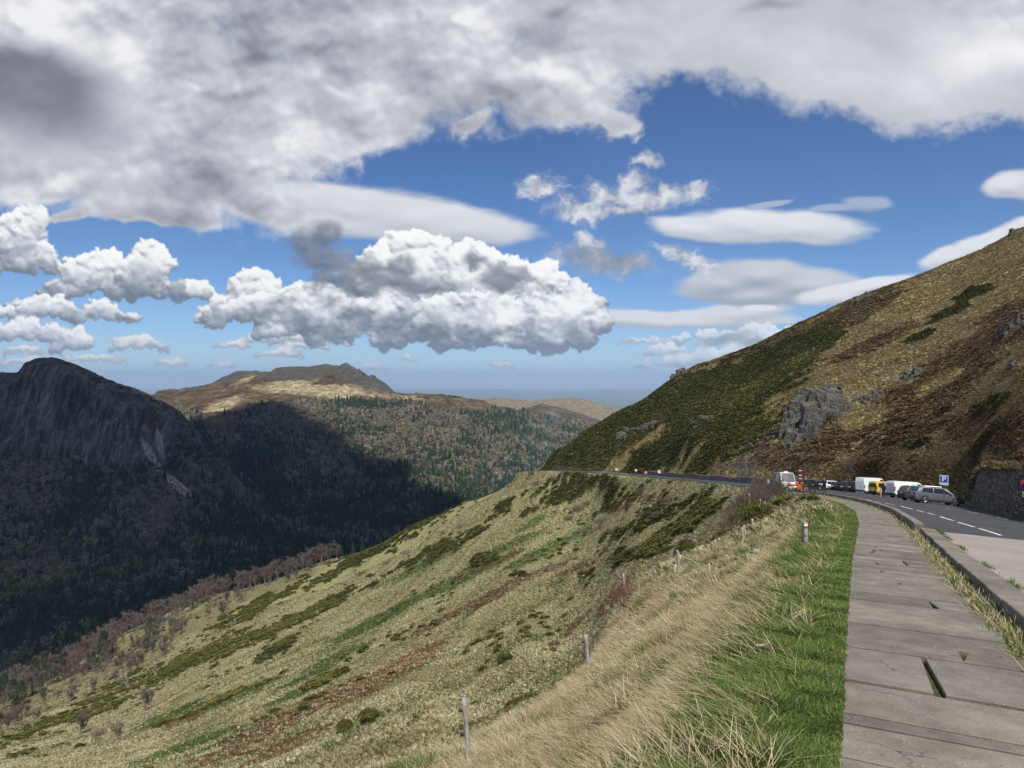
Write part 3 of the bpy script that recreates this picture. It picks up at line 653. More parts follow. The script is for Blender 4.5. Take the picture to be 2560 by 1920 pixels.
FD = np.concatenate([np.linspace(700, 1840, 150)[:-1], np.linspace(1840, 2110, 170)[:-1], np.linspace(2110, 4500, 240)])
FU = np.linspace(pu(-330), pu(1450), 860)
_cols = []
for x in FX:
    p = FCOL[x]; _cols.append(np.interp(FD, [a for a, _ in p], [pv(b) * a for a, b in p]))      # drops in metres
_cols = np.array(_cols)
_us = np.array([pu(x) for x in FX])
def pchip_cols(Q, xs, V):
    """monotone cubic across the columns"""
    h = np.diff(xs)[:, None]; dl = np.diff(V, axis=0) / h
    m = np.zeros_like(V); m[1:-1] = np.where(dl[:-1] * dl[1:] > 0, 2 * dl[:-1] * dl[1:] / (dl[:-1] + dl[1:] + 1e-12 * np.sign(dl[:-1] + dl[1:] + 1e-9)), 0); m[0] = dl[0]; m[-1] = dl[-1]
    i = np.clip(np.searchsorted(xs, Q) - 1, 0, len(xs) - 2); hh = (xs[i + 1] - xs[i])[:, None]; t = (Q[:, None] - xs[i][:, None]) / hh
    return (1 + 2 * t) * (1 - t) ** 2 * V[i] + t * (1 - t) ** 2 * hh * m[i] + t * t * (3 - 2 * t) * V[i + 1] + t * t * (t - 1) * hh * m[i + 1]
FZ = -pchip_cols(FU, _us, _cols).T                       # rows: distance, columns: direction
# soften the corners of the profiles
for _ in range(1): FZ[1:-1] = .25 * FZ[:-2] + .5 * FZ[1:-1] + .25 * FZ[2:]
FGX = FD[:, None] * FU[None]; FGY = np.repeat(FD[:, None], len(FU), 1)
FZ = FZ - (9.0 * sstep(pu(900), pu(1060), FU) + 24.0 * sstep(pu(1000), pu(1160), FU))[None] * sstep(2700, 3600, FGY)
FVX = np.repeat(((FU * FPX + 1280) / 1.15732)[None], len(FD), 0); FVY = (-FZ / FGY * FPX + EYE) / 1.15732
fm = fbm(FGX / 60, FGY / 60, 6, .55, 101); fm2 = fbm(FGX / 16, FGY / 16, 4, .6, 102); fbig = fbm(FGX / 320, FGY / 320, 5, .5, 103)
cliff = sstep(-.02, .10, blobs(FVX, FVY, [(90,890,330,112,0),(230,930,110,88,-40),(370,910,90,42,-40),(-60,930,140,90),(330,950,70,60)]) + .18 * fm - .02) * (FGY < 2300)
crown_ = sstep(.1, .35, blobs(FVX, FVY, [(330,905,40,26,-45),(400,960,46,26,-50),(440,1000,40,20,-40)]) + .3 * fm) * (FGY < 2300)
gully = sstep(.0, .3, blobs(FVX, FVY, [(330,990,60,11,-62),(385,1052,62,13,-38),(345,955,40,9,-80),(540,1045,50,8,-45),(478,985,40,8,-50),(450,1120,26,5,0)]) + .2 * fm)
# dome relief: vertical flutes
flute = fbm(FGX / 22 + .5 * fm, FZ / 260, 6, .6, 104, ridge=True); flute2 = fbm(FGX / 75, FZ / 180 + 3, 4, .5, 105, ridge=True)
dm = blobs(FVX, FVY, [(110,890,300,130)]) ; dmask = sstep(-.05, .2, dm) * (FGY < 2300) * (FGY > 1840)
dy_ = (17 * flute + 26 * flute2 + 6 * fm2) * cliff * (FGY > 1800)
peak = sstep(3300, 3800, FGY)
FZ2 = FZ + (1 - cliff) * (7 * fm + 2.0 * fm2) * sstep(.0, .2, (4200 - FGY) / 1500) + 16 * fbig * (1 - cliff) * sstep(2200, 1500, FGY) + (1 - cliff) * 14 * fbm(FGX / 170, FGY / 170, 5, .55, 106, ridge=True) * sstep(2300, 2900, FGY) * sstep(4200, 3700, FGY) + 5 * fm2 * cliff
FZ2 = FZ2 + peak * sstep(.1, .5, blobs(FVX, FVY, [(770,830,110,40,-20)])) * 26 * fbm(FGX / 60, FGY / 90, 5, .6, 107, ridge=True)
FZ2 = FZ2 + sstep(3000, 3500, FGY) * sstep(4300, 3900, FGY) * 15 * fbm(FGX / 120, FGY / 160, 6, .6, 109, ridge=True)
FGY2 = FGY - dy_; FGX2 = FGX * FGY2 / FGY
wood_edge = 868 + 6 * fm + 26 * sstep(860, 980, FVX) + 8 * sstep(1050, 1250, FVX)
woods = sstep(0, 14, FVY - wood_edge - 10 * fbm(FGX / 90, FGY / 90, 4, .6, 108)) * (1 - cliff)
woods = woods * (1 - sstep(.0, .3, blobs(FVX, FVY, [(420,870,150,34,-8),(560,862,120,22),(300,840,90,22,-30),(470,920,50,26,-30)]) + .25 * fm)) * (1 - gully)
woods = np.where((FGY < 2300) & (FVY < 1010) & (FVX < 440), woods * .4 * (FVY > 975), woods); woods = np.maximum(woods, crown_ * .9)
lit_grass = np.zeros_like(woods)
def m_far(nt, bs, out):
    g = nt.new('ShaderNodeNewGeometry').outputs['Position']
    cl, wd, gu = nt.attr('cliff'), nt.attr('woods'), nt.attr('gully')
    n1 = nt.noise(g, .035, 7, .62); n2 = nt.noise(g, .009, 5, .55); n3 = nt.noise(g, .16, 4, .6)
    moor = nt.ramp(nt.m('ADD', nt.m('MULTIPLY', n1, .55), nt.m('MULTIPLY', n2, .45)), [(.36, (.032, .021, .013)), (.50, (.075, .052, .030)), (.60, (.15, .112, .060)), (.72, (.27, .225, .12))])
    rockish = nt.attr('crag')
    rc2 = nt.ramp(nt.m('ADD', nt.m('MULTIPLY', n1, .5), nt.m('MULTIPLY', n3, .5)), [(.3, (.022, .020, .016)), (.55, (.085, .078, .062)), (.7, (.16, .15, .12))])
    moor = nt.mix(rockish, moor, rc2)
    moor = nt.mix(nt.mr(nt.attr('tan'), 0, 1, 0, .85), moor, nt.ramp(n1, [(.38, (.15, .11, .06)), (.5, (.30, .245, .14)), (.62, (.46, .40, .25))]))
    gm = nt.mapv(g, scale=(1, 1, .12))
    s1 = nt.noise(gm, .07, 8, .66); s2 = nt.noise(gm, .022, 5, .6); s3 = nt.noise(g, .25, 4, .65)
    roc = nt.ramp(nt.m('ADD', nt.m('ADD', nt.m('MULTIPLY', s1, .5), nt.m('MULTIPLY', s2, .25)), nt.m('MULTIPLY', s3, .25)), [(.40, (.018, .018, .019)), (.47, (.065, .062, .060)), (.54, (.145, .138, .130)), (.64, (.30, .285, .265))])
    ledge = nt.ramp(nt.noise(g, .028, 6, .65), [(.56, 0.0), (.66, 1.0)])
    roc = nt.mix(nt.m('MULTIPLY', ledge, .65), roc, (.12, .10, .055))
    c = nt.mix(cl, moor, roc)
    flo = nt.ramp(n1, [(.35, (.030, .022, .014)), (.5, (.060, .045, .030)), (.65, (.105, .085, .055))])
    c = nt.mix(wd, c, flo)
    c = nt.mix(nt.m('MULTIPLY', gu, nt.mr(n3, .35, .6)), c, (.50, .44, .38))
    nt.l.new(c, bs.inputs['Base Color']); setp(bs, rough=.95, spec=.1)
    b = nt.new('ShaderNodeBump'); nt.put(b.inputs['Height'], nt.m('ADD', n3, nt.m('MULTIPLY', s1, 1.5))); b.inputs['Strength'].default_value = .8; b.inputs['Distance'].default_value = 5
    nt.l.new(b.outputs[0], bs.inputs['Normal'])
crag = sstep(-.1, .4, blobs(FVX, FVY, [(770,815,120,30,-25),(690,800,120,22),(500,812,130,20,15),(620,812,100,16)]) + .5 * fm) * (FGY > 3200)
tan_ = sstep(0, .5, blobs(FVX, FVY, [(700,850,190,16,-3),(620,838,70,14,10),(840,862,90,10,-5),(540,818,50,9,30),(480,880,60,16,20)]) + .45 * fm) * (FGY > 2900) * (1 - crag)
farm = grid_mesh('mountains', FGX2, FGY2, FZ2, dict(cliff=cliff, woods=woods, gully=gully, crag=crag, tan=tan_), mat('far_mountain', m_far))
farm['kind'] = 'structure'; farm['label'] = 'wooded far side of the valley with a rock dome and a bare summit'
# ---- next hill and the plain
def hill_mesh(name, label, d, prof, depth, seed, m, amp=6):
    xs = np.linspace(prof[0][0], prof[-1][0], 240); ys = np.interp(xs, [p[0] for p in prof], [p[1] for p in prof])
    for _ in range(4): ys[1:-1] = .25 * ys[:-2] + .5 * ys[1:-1] + .25 * ys[2:]
    t = np.linspace(0, 1, 60)
    Dd = d * (1 - depth * (1 - t))[:, None] * np.ones((1, len(xs)))
    top = -pv(ys) * d; drop = 420
    Z = top[None] - drop * (1 - t[:, None]) ** 1.25
    U = pu(xs)[None] * np.ones((60, 1))
    X = U * Dd
    Z = Z + amp * fbm(X / 90, Dd / 90, 6, .6, seed, ridge=True) * (1 - .5 * t[:, None] ** 3)
    X = np.vstack([X, X[-1:] * 1.15]); Dd = np.vstack([Dd, Dd[-1:] * 1.15]); Z = np.vstack([Z, Z[-1:] - 420])
    o = grid_mesh(name, X, Dd, Z, dict(cliff=X * 0, woods=X * 0, gully=X * 0, crag=X * 0, tan=X * 0 + (.5 if seed == 201 else 0)), m); o['kind'] = 'structure'; o['label'] = label
    return o
hill_mesh('far_hill', 'pale bare hill beyond the wooded ridge', 7200, [(820,874),(900,872),(1000,863),(1080,861),(1150,866),(1200,862),(1240,859),(1275,866),(1310,876),(1345,886),(1400,900),(1470,925)], .35, 201, MATS['far_mountain'], 14)
hill_mesh('far_hill.001', 'dark pointed hill in front of the pale bare hill', 5200, [(1060,900),(1110,888),(1150,878),(1170,872),(1190,877),(1225,884),(1260,895),(1300,910),(1360,925)], .3, 202, MATS['far_mountain'], 8)
hill_mesh('far_hill.002', 'long low ridge at the left end of the bare summit', 4700, [(200,880),(300,858),(335,852),(400,845),(440,838),(500,815),(560,805),(640,812),(700,840)], .2, 203, MATS['far_mountain'], 10)
def m_plain(nt, bs, out):
    g = nt.new('ShaderNodeNewGeometry').outputs['Position']
    n = nt.voro(nt.mapv(g, scale=(1, .5, 1)), .0016, detail=3, out=1); n2 = nt.noise(g, .0004, 6, .6)
    c = nt.mix(.4, nt.ramp(n2, [(.35, (.03, .05, .025)), (.6, (.10, .12, .06))]), nt.mix(1, n, (.14, .16, .08), 'MULTIPLY'))
    nt.l.new(c, bs.inputs['Base Color']); setp(bs, rough=1, spec=0)
px_, py_ = np.meshgrid(np.linspace(-70000, 70000, 120), np.linspace(-20000, 68000, 120))
pz_ = -1050 + 60 * fbm(px_ / 9000, py_ / 6000, 4, .5, 301) + 110 * sstep(25000, 60000, py_) * np.maximum(fbm(px_ / 7000, py_ / 5000, 4, .5, 302), 0)
pl = grid_mesh('plain', px_, py_, pz_, {}, mat('plain', m_plain)); pl['kind'] = 'structure'; pl['label'] = 'hazy lowland plain reaching to the horizon'
# ------------------------------------------------------------------ tagging helpers
def tag(o, label=None, cat=None, group=None, kind=None):
    if label: o['label'] = label
    if cat: o['category'] = cat
    if group: o['group'] = group
    if kind: o['kind'] = kind
    return o
def empty(name, loc, rz=0, label=None, cat=None, group=None):
    o = bpy.data.objects.new(name, None); col.objects.link(o); o.location = loc; o.rotation_euler = (0, 0, rz); o.empty_display_size = .3
    return tag(o, label, cat, group)
def obj(name, verts, faces, m, parent=None, smooth=False):
    me = bpy.data.meshes.new(name); me.from_pydata([tuple(v) for v in verts], [], faces); me.update()
    if smooth: me.polygons.foreach_set('use_smooth', [True] * len(me.polygons))
    o = bpy.data.objects.new(name, me); col.objects.link(o)
    if m: me.materials.append(m)
    if parent: o.parent = parent
    return o
def copy_tree(o, parent=None):
    c = o.copy(); col.objects.link(c)
    if parent: c.parent = parent
    for ch in o.children: copy_tree(ch, c)
    return c
class MB:
    """collects shapes into one mesh"""
    def __init__(s): s.v = []; s.f = []
    def add(s, V, F):
        k = len(s.v); s.v += [Vector(p) for p in V]; s.f += [tuple(i + k for i in f) for f in F]; return s
    def box(s, c, d, rz=0, ry=0, rx=0, taper=1.0, b=0.0):
        x, y, z = [q / 2 for q in d]; M = Matrix.Translation(c) @ Euler((rx, ry, rz)).to_matrix().to_4x4()
        if b <= 0:
            V = [(i * x * (taper if k > 0 else 1), j * y * (taper if k > 0 else 1), k * z) for k in (-1, 1) for j in (-1, 1) for i in (-1, 1)]
            return s.add([M @ Vector(p) for p in V], [(0, 2, 3, 1), (4, 5, 7, 6), (0, 1, 5, 4), (2, 6, 7, 3), (0, 4, 6, 2), (1, 3, 7, 5)])
        bm = bmesh.new(); bmesh.ops.create_cube(bm, size=1)
        for v in bm.verts:
            t = taper if v.co.z > 0 else 1; v.co = Vector((v.co.x * 2 * x * t, v.co.y * 2 * y * t, v.co.z * 2 * z))
        bmesh.ops.bevel(bm, geom=bm.edges[:], offset=b, segments=2, affect='EDGES', profile=.5)
        bm.verts.index_update(); V = [M @ v.co for v in bm.verts]; F = [tuple(v.index for v in f.verts) for f in bm.faces]; bm.free()
        return s.add(V, F)
    def tube(s, pts, rad, n=6, cap=True):
        pts = [Vector(p) for p in pts]; rs = rad if hasattr(rad, '__len__') else [rad] * len(pts); V = []; F = []
        up = None
        for i, p in enumerate(pts):
            t = (pts[min(i + 1, len(pts) - 1)] - pts[max(i - 1, 0)]).normalized()
            if up is None: up = t.orthogonal().normalized()
            up = (up - t * up.dot(t)).normalized(); w = t.cross(up)
            for k in range(n):
                a = 2 * math.pi * k / n; V.append(p + (up * math.cos(a) + w * math.sin(a)) * rs[i])
        for i in range(len(pts) - 1):
            for k in range(n): F.append((i * n + k, i * n + (k + 1) % n, (i + 1) * n + (k + 1) % n, (i + 1) * n + k))
        if cap: F.append(tuple(range(n))[::-1]); F.append(tuple((len(pts) - 1) * n + k for k in range(n)))
        return s.add(V, F)
    def lathe(s, prof, c=(0, 0, 0), n=16, axis='Z'):
        V = []; F = []
        for r, z in prof:
            for k in range(n):
                a = 2 * math.pi * k / n; p = (r * math.cos(a), r * math.sin(a), z)
                if axis == 'X': p = (p[2], p[0], p[1])
                if axis == 'Y': p = (p[1], p[2], p[0])
                V.append(Vector(p) + Vector(c))
        for i in range(len(prof) - 1):
            for k in range(n): F.append((i * n + k, i * n + (k + 1) % n, (i + 1) * n + (k + 1) % n, (i + 1) * n + k))
        F.append(tuple(range(n))[::-1]); F.append(tuple((len(prof) - 1) * n + k for k in range(n)))
        return s.add(V, F)
    def quad(s, *p): return s.add(p, [tuple(range(len(p)))])
    def build(s, name, m, parent=None, smooth=False): return obj(name, s.v, s.f, m, parent, smooth)
UP = .12
def road_at(s, n):
    X_, Y_ = along(s, n); return X_, Y_, level_z(np.asarray(n, float), np.asarray(s, float)) + UP
def ribbon(name, s0, s1, n0, n1, dz, m, ds=1.0, across=6, label=None, attrs=None):
    ss = np.arange(s0, s1 + ds * .5, ds); t = np.linspace(0, 1, across)
    f0 = n0(ss) if callable(n0) else np.full(ss.shape, n0); f1 = n1(ss) if callable(n1) else np.full(ss.shape, n1)
    N = f0[:, None] * (1 - t) + f1[:, None] * t; S = np.repeat(ss[:, None], across, 1)
    X_, Y_ = along(S, N); Z_ = level_z(N, S) + dz
    o = grid_mesh(name, X_, Y_, Z_, {}, m); o['kind'] = 'structure'
    if label: o['label'] = label
    return o
WF = lambda s: np.interp(s, [a for a, _ in _W], [b for _, b in _W])
def m_asphalt(nt, bs, out):
    g = nt.new('ShaderNodeNewGeometry').outputs['Position']
    n = nt.noise(g, 60, 4, .7); b = nt.noise(g, .35, 5, .6); t = nt.noise(nt.mapv(g, scale=(1, .12, 1), rot=(0, 0, R(-22))), 1.1, 4, .6)
    c = nt.ramp(nt.m('ADD', nt.m('MULTIPLY', n, .4), nt.m('MULTIPLY', nt.m('ADD', b, t), .3)), [(.35, (.030, .031, .035)), (.5, (.050, .051, .056)), (.65, (.080, .081, .086))])
    nt.l.new(c, bs.inputs['Base Color']); setp(bs, rough=.82, spec=.35)
    bu = nt.new('ShaderNodeBump'); nt.put(bu.inputs['Height'], n); bu.inputs['Strength'].default_value = .3; bu.inputs['Distance'].default_value = .01; nt.l.new(bu.outputs[0], bs.inputs['Normal'])
def m_chip(nt, bs, out):
    g = nt.new('ShaderNodeNewGeometry').outputs['Position']
    v = nt.voro(g, 55, out=1); n = nt.noise(g, .6, 5, .6); n2 = nt.noise(g, 25, 3, .6)
    c = nt.mix(.35, (.285, .258, .232), nt.mix(1, v, (.54, .49, .45), 'MULTIPLY')); c = nt.mix(1, c, nt.ramp(nt.m('ADD', nt.m('MULTIPLY', n, .6), nt.m('MULTIPLY', n2, .4)), [(.3, (.78, .76, .74)), (.7, (1.15, 1.13, 1.12))]), 'MULTIPLY')
    nt.l.new(c, bs.inputs['Base Color']); setp(bs, rough=.9, spec=.2)
def m_stone(nt, bs, out):
    g = nt.new('ShaderNodeNewGeometry'); p = g.outputs['Position']; isl = g.outputs['Random Per Island']
    n = nt.noise(p, 3.2, 6, .62); f = nt.noise(p, 55, 4, .7); l = nt.voro(p, 34); l2 = nt.noise(p, 1.1, 4, .6)
    c = nt.ramp(nt.m('ADD', nt.m('MULTIPLY', n, .55), nt.m('MULTIPLY', f, .45)), [(.30, (.090, .080, .066)), (.48, (.165, .150, .128)), (.66, (.245, .226, .197))])
    c = nt.mix(1, c, nt.ramp(isl, [(0, (.76, .74, .71)), (.5, (1.02, 1.0, .98)), (1, (1.24, 1.23, 1.20))]), 'MULTIPLY')
    c = nt.mix(nt.mr(l2, .45, .68, 0, .45), c, (.080, .074, .058))
    c = nt.mix(nt.mr(nt.noise(p, .45, 5, .65), .5, .66, 0, .35), c, (.25, .225, .195))
    ck = nt.voro(nt.vm('ADD', p, nt.vm('SCALE', nt.noise(p, 2, 4, .6, out=1), .5)), .8, 'DISTANCE_TO_EDGE'); c = nt.mix(nt.m('MULTIPLY', nt.mr(ck, 0, .008, 1, 0), nt.mr(nt.noise(p, .9, 3, .6), .5, .6)), c, (.05, .045, .035))
    c = nt.mix(nt.m('MULTIPLY', nt.mr(l, .22, .12), nt.mr(nt.noise(p, 5, 3, .6), .50, .58)), c, (.40, .385, .36))
    c = nt.mix(nt.m('MULTIPLY', nt.mr(nt.noise(p, 26, 3, .6), .66, .70), .7), c, (.035, .033, .03))
    nt.l.new(c, bs.inputs['Base Color']); setp(bs, rough=.88, spec=.3)
    bu = nt.new('ShaderNodeBump'); nt.put(bu.inputs['Height'], nt.m('ADD', f, n)); bu.inputs['Strength'].default_value = .45; bu.inputs['Distance'].default_value = .012; nt.l.new(bu.outputs[0], bs.inputs['Normal'])
def m_joint(nt, bs, out):
    g = nt.new('ShaderNodeNewGeometry').outputs['Position']; n = nt.noise(g, 14, 5, .7)
    nt.l.new(nt.ramp(n, [(.35, (.030, .026, .018)), (.5, (.070, .062, .034)), (.6, (.060, .080, .020)), (.72, (.16, .15, .085))]), bs.inputs['Base Color']); setp(bs, rough=1, spec=.1)
M_ASPH = mat('asphalt', m_asphalt); M_CHIP = mat('pink_chippings', m_chip); M_STONE = mat('lava_stone', m_stone); M_JOINT = mat('joint_soil', m_joint)
ASPH = ribbon('road', .6, PATH_S[-1], lambda s: np.where(s < S_AT(120), 1.9, np.interp(s, [S_AT(120), S_AT(140)], [1.9, .4])), WF, UP, M_ASPH, .8, 24, 'dark asphalt road with parking bay curving along the mountain side')
# pink stone chippings laid over the near car park, ending square across at about 22 m
def pink():
    xs = np.linspace(0, 40, 90); ys = np.linspace(-3, 22.6, 90); X_, Y_ = np.meshgrid(xs, ys); n, s = corridor(X_, Y_)
    Z_ = level_z(n, s) + UP + .006; keep = (n > 2.0) & (Y_ < 22.6 - .0 * X_)
    s0, n0 = s, n
    # follow the kerb exactly
    ss = np.linspace(.6, S_AT(26), 120); rows = []
    for s_ in ss:
        r_ = []
        for t in np.linspace(0, 1, 40):
            n_ = 1.95 + t * 22; x_, y_ = along(s_, n_); r_.append((x_, min(y_, 22.45 + .012 * x_ * 0), n_, s_))
        rows.append(r_)
    A = np.array(rows, float); nn, sn = corridor(A[..., 0], A[..., 1])
    Z = level_z(nn, sn) + UP + .006
    o = grid_mesh('car_park', A[..., 0], A[..., 1], Z, {}, M_CHIP); o['kind'] = 'structure'; o['label'] = 'pinkish stone chippings of the near car park'
pink()
# verge soil between slabs and kerb, soil under the slabs
SJ = ribbon('path_bed', .2, S_AT(112), .0, 1.95, -.045, M_JOINT, .5, 4, 'mossy soil under the paving slabs')
# ---- paving slabs
rnd = random.Random(5)
def slabs():
    mb = MB()
    vs = [.5336, .4827, .4696, .4239, .3768, .3611, .343, .335, .3245, .309, .2984, .2855, .280, .270]
    ys = [.9, 1.7, 2.3, 3.0, 3.55] + [1.6 / (v - .1435) for v in vs]
    st = [S_AT(y) for y in ys]
    while st[-1] < S_AT(112): st.append(st[-1] + rnd.choice([.24, .3, .36, .42, .48, .56, .33]))
    for i in range(len(st) - 1):
        a, b = st[i], st[i + 1]; g = .018 + rnd.random() * .022
        sk0, sk1 = .04 * math.sin(i * 2.3), .04 * math.sin((i + 1) * 2.3)
        wr = 1.5 + .03 * math.sin(i * 1.7)
        cuts = [0]
        if i == 8: cuts += [(.63, .69)]           # the wide open slot
        elif i == 9: cuts += [(.98, 1.02)]
        elif rnd.random() < .33 and i > 8: c = rnd.uniform(.3, 1.1); w = rnd.choice([.05, .06, .08, .03]); cuts += [(c, c + w)]
        spans = []; lo = 0
        for c in cuts[1:]: spans.append((lo, c[0])); lo = c[1]
        spans.append((lo, wr))
        dzs = rnd.uniform(-.006, .006)
        for lo, hi in spans:
            h = .07; ss = []
            skew = rnd.uniform(-.05, .05) if lo else 0
            for zz, ins in ((-h, 0), (-.006, 0), (0, .006)):
                for (s_, n_) in ((a + g + ins, lo + ins + (skew if lo else 0)), (a + g + ins, hi - ins), (b - g - ins, hi - ins), (b - g - ins, lo + ins - (skew if lo else 0))):
                    k = sk0 if s_ < (a + b) / 2 else sk1
                    s2 = s_ + k * (n_ / 1.5 - .5)
                    x_, y_ = along(s2, n_); ss.append((x_, y_, float(level_z(np.array(n_), np.array(s2))) + dzs + zz + rnd.uniform(-.001, .001) * (zz == 0)))
            mb.add(ss, [(4, 5, 1, 0), (5, 6, 2, 1), (6, 7, 3, 2), (7, 4, 0, 3), (8, 9, 5, 4), (9, 10, 6, 5), (10, 11, 7, 6), (11, 8, 4, 7), (11, 10, 9, 8)])
    o = mb.build('footpath', M_STONE); me = o.data
    bm = bmesh.new(); bm.from_mesh(me); bmesh.ops.recalc_face_normals(bm, faces=bm.faces); bm.to_mesh(me); bm.free()
    tag(o, 'grey brown stone slab footpath with open joints curving downhill', kind='structure')
slabs()
def kerb(name, s0, s1, n0, w, base, top, step, label):
    mb = MB(); s = s0
    while s < s1:
        e = min(s + step * rnd.uniform(.85, 1.15), s1); g = .006; P = []
        dz = rnd.uniform(-.006, .006); dn = rnd.uniform(-.008, .008)
        for zz, ins in ((base, 0), (top - .012, 0), (top, .012)):
            for s_, n_ in ((s + g + ins, n0 + dn + ins), (s + g + ins, n0 + w + dn - ins), (e - g - ins, n0 + w + dn - ins), (e - g - ins, n0 + dn + ins)):
                x_, y_ = along(s_, n_); P.append((x_, y_, float(level_z(np.array(n_), np.array(s_))) + zz + dz))
        mb.add(P, [(4, 5, 1, 0), (5, 6, 2, 1), (6, 7, 3, 2), (7, 4, 0, 3), (8, 9, 5, 4), (9, 10, 6, 5), (10, 11, 7, 6), (11, 8, 4, 7), (11, 10, 9, 8)]); s = e
    o = mb.build(name, M_STONE); bm = bmesh.new(); bm.from_mesh(o.data); bmesh.ops.recalc_face_normals(bm, faces=bm.faces); bm.to_mesh(o.data); bm.free()
    return tag(o, label, kind='structure')
kerb('kerb', .5, 33.0, 1.80, .42, -.15, UP + .04, 1.15, 'wide low stone kerb between the verge and the pink car park')
kerb('kerb.001', 33.3, S_AT(118), 1.66, .28, -.15, UP + .15, 1.3, 'narrower raised stone kerb along the asphalt road')
# ---- painted lines
M_LINE = plain('road_paint', (.70, .70, .68), .6, var=.2, scale=6)
def lines():
    mb = MB()
    def dash(s0, s1, n0, n1, w=.12):
        k = max(2, int((s1 - s0) / .7) + 1); V = []; F = []
        for i in range(k):
            t = i / (k - 1); s_ = s0 + (s1 - s0) * t; n_ = n0 + (n1 - n0) * t
            for q in (-w / 2, w / 2):
                x_, y_ = along(s_, n_ + q); V.append((x_, y_, float(level_z(np.array(n_ + q), np.array(s_))) + UP + .008))
            if i: F.append((2 * i - 2, 2 * i - 1, 2 * i + 1, 2 * i))
        mb.add(V, F)
    nn = lambda s: float(np.interp(s, [34, 39, 46, 62, 75, 89, 110, 140, 200], [4.3, 4.05, 3.7, 3.45, 3.25, 3.5, 4.3, 4.4, 3.6]))
    s = 35.0; L = [(34.9, 38.1), (38.8, 42.0), (43.0, 46.2), (47.6, 49.8), (50.6, 53), (54.5, 59.0), (61, 65)]
    s = 66.5
    while s < 128: L.append((s, s + 2.6)); s += 4.2
    for a, b in L: dash(a, b, nn(a), nn(b))
    for a, b, n in [(54, 57, 8.2), (50, 52.4, 8.4), (46, 48, 8.3), (41, 42.5, 8.3), (60, 63, 8.1), (70, 71, 8.6), (76, 77, 9)]: dash(a, b, n, n + .1, .09)
    o = mb.build('road_marking', M_LINE); tag(o, 'white dashed centre line on the asphalt', kind='structure')
lines()
# ---- masonry
def m_masonry(nt, bs, out):
    g = nt.new('ShaderNodeNewGeometry').outputs['Position']
    q = nt.vm('ADD', nt.mapv(g, scale=(.75, .75, 1.9)), nt.vm('SCALE', nt.noise(g, 1.6, 3, .6, out=1), .22))
    e = nt.voro(q, 2.6, 'DISTANCE_TO_EDGE'); cc = nt.voro(q, 2.6, out=1); n = nt.noise(g, 7, 6, .65)
    f = nt.m('ADD', nt.m('MULTIPLY', nt.sep(cc)[0], .45), nt.m('MULTIPLY', n, .55))
    c = nt.ramp(f, [(.2, (.095, .078, .064)), (.45, (.19, .160, .135)), (.65, (.29, .255, .215)), (.85, (.42, .385, .33))])
    c = nt.mix(nt.mr(e, .02, .07, 1, 0), c, (.016, .013, .012))
    c = nt.mix(nt.mr(nt.noise(g, .9, 5, .6), .55, .66, 0, .45), c, (.05, .055, .03))
    nt.l.new(c, bs.inputs['Base Color']); setp(bs, rough=.95, spec=.15)
    bu = nt.new('ShaderNodeBump'); nt.put(bu.inputs['Height'], nt.m('ADD', nt.mr(e, 0, .15), nt.m('MULTIPLY', n, .6))); bu.inputs['Strength'].default_value = 1; bu.inputs['Distance'].default_value = .08; nt.l.new(bu.outputs[0], bs.inputs['Normal'])
M_MAS = mat('dark_masonry', m_masonry)
def m_pale_mas(nt, bs, out):
    g = nt.new('ShaderNodeNewGeometry').outputs['Position']; e = nt.voro(g, 2.2, 'DISTANCE_TO_EDGE'); cc = nt.voro(g, 2.2, out=1); n = nt.noise(g, 4, 5, .65)
    c = nt.ramp(nt.m('ADD', nt.m('MULTIPLY', nt.sep(cc)[0], .4), nt.m('MULTIPLY', n, .6)), [(.25, (.10, .09, .075)), (.5, (.20, .185, .155)), (.75, (.34, .32, .28))]); c = nt.mix(nt.mr(e, .02, .07, 1, 0), c, (.05, .045, .035)); nt.l.new(c, bs.inputs['Base Color']); setp(bs, rough=.95, spec=.15)
M_PMAS = mat('pale_masonry', m_pale_mas)
def wall(name, s0, s1, nf, h, th, label, ds=.22, batter=.12, m=None):
    ss = np.arange(s0, s1 + .01, ds); hs = np.array([h(s) for s in ss]); rows = 16
    X_ = []; Y_ = []; Z_ = []
    for r in range(rows + 4):
        t = min(r / rows, 1.0); n_ = np.array([nf(s) for s in ss]) - (1 - t) * batter * hs * .6
        if r > rows: n_ = n_ + (r - rows) / 3 * th
        x_, y_ = along(ss, n_); z_ = level_z(np.minimum(n_, WF(ss)), ss) + UP - .25 + t * (hs + .25)
        k = .03 * fbm(ss * 2.2, np.full(ss.shape, t * 7.0), 4, .6, 500) + (.07 * worley(ss * 1.6, np.full(ss.shape, t * float(hs.max()) * 3.2), 501) if r <= rows else 0)
        if r >= rows: z_ = z_ + .06 * fbm(ss * 1.4, ss * 0 + r, 3, .6, 503)
        dx, dy = along(ss, n_ + 1.0); X_.append(x_ + (dx - x_) * k); Y_.append(y_ + (dy - y_) * k); Z_.append(z_)
    o = grid_mesh(name, np.array(X_), np.array(Y_), np.array(Z_), {}, m or M_MAS, smooth=False)
    return tag(o, label, 'wall')
wall('retaining_wall', S_AT(28), 95.5, lambda s: WF(s) + .05, lambda s: float(np.interp(s, [S_AT(28), 58, 80, 88, 92, 95.5], [3.2, 3.2, 3.9, 3.6, 1.9, .5])), 1.0, 'tall dark rough stone retaining wall beside the parked cars with grass hanging over it')
wall('stone_wall', S_AT(141), S_AT(248), lambda s: WF(s) + .1, lambda s: 1.25 + .12 * math.sin(s * .3), .5, 'long low grey stone wall on the uphill side of the road', ds=.5, batter=.05, m=M_PMAS)
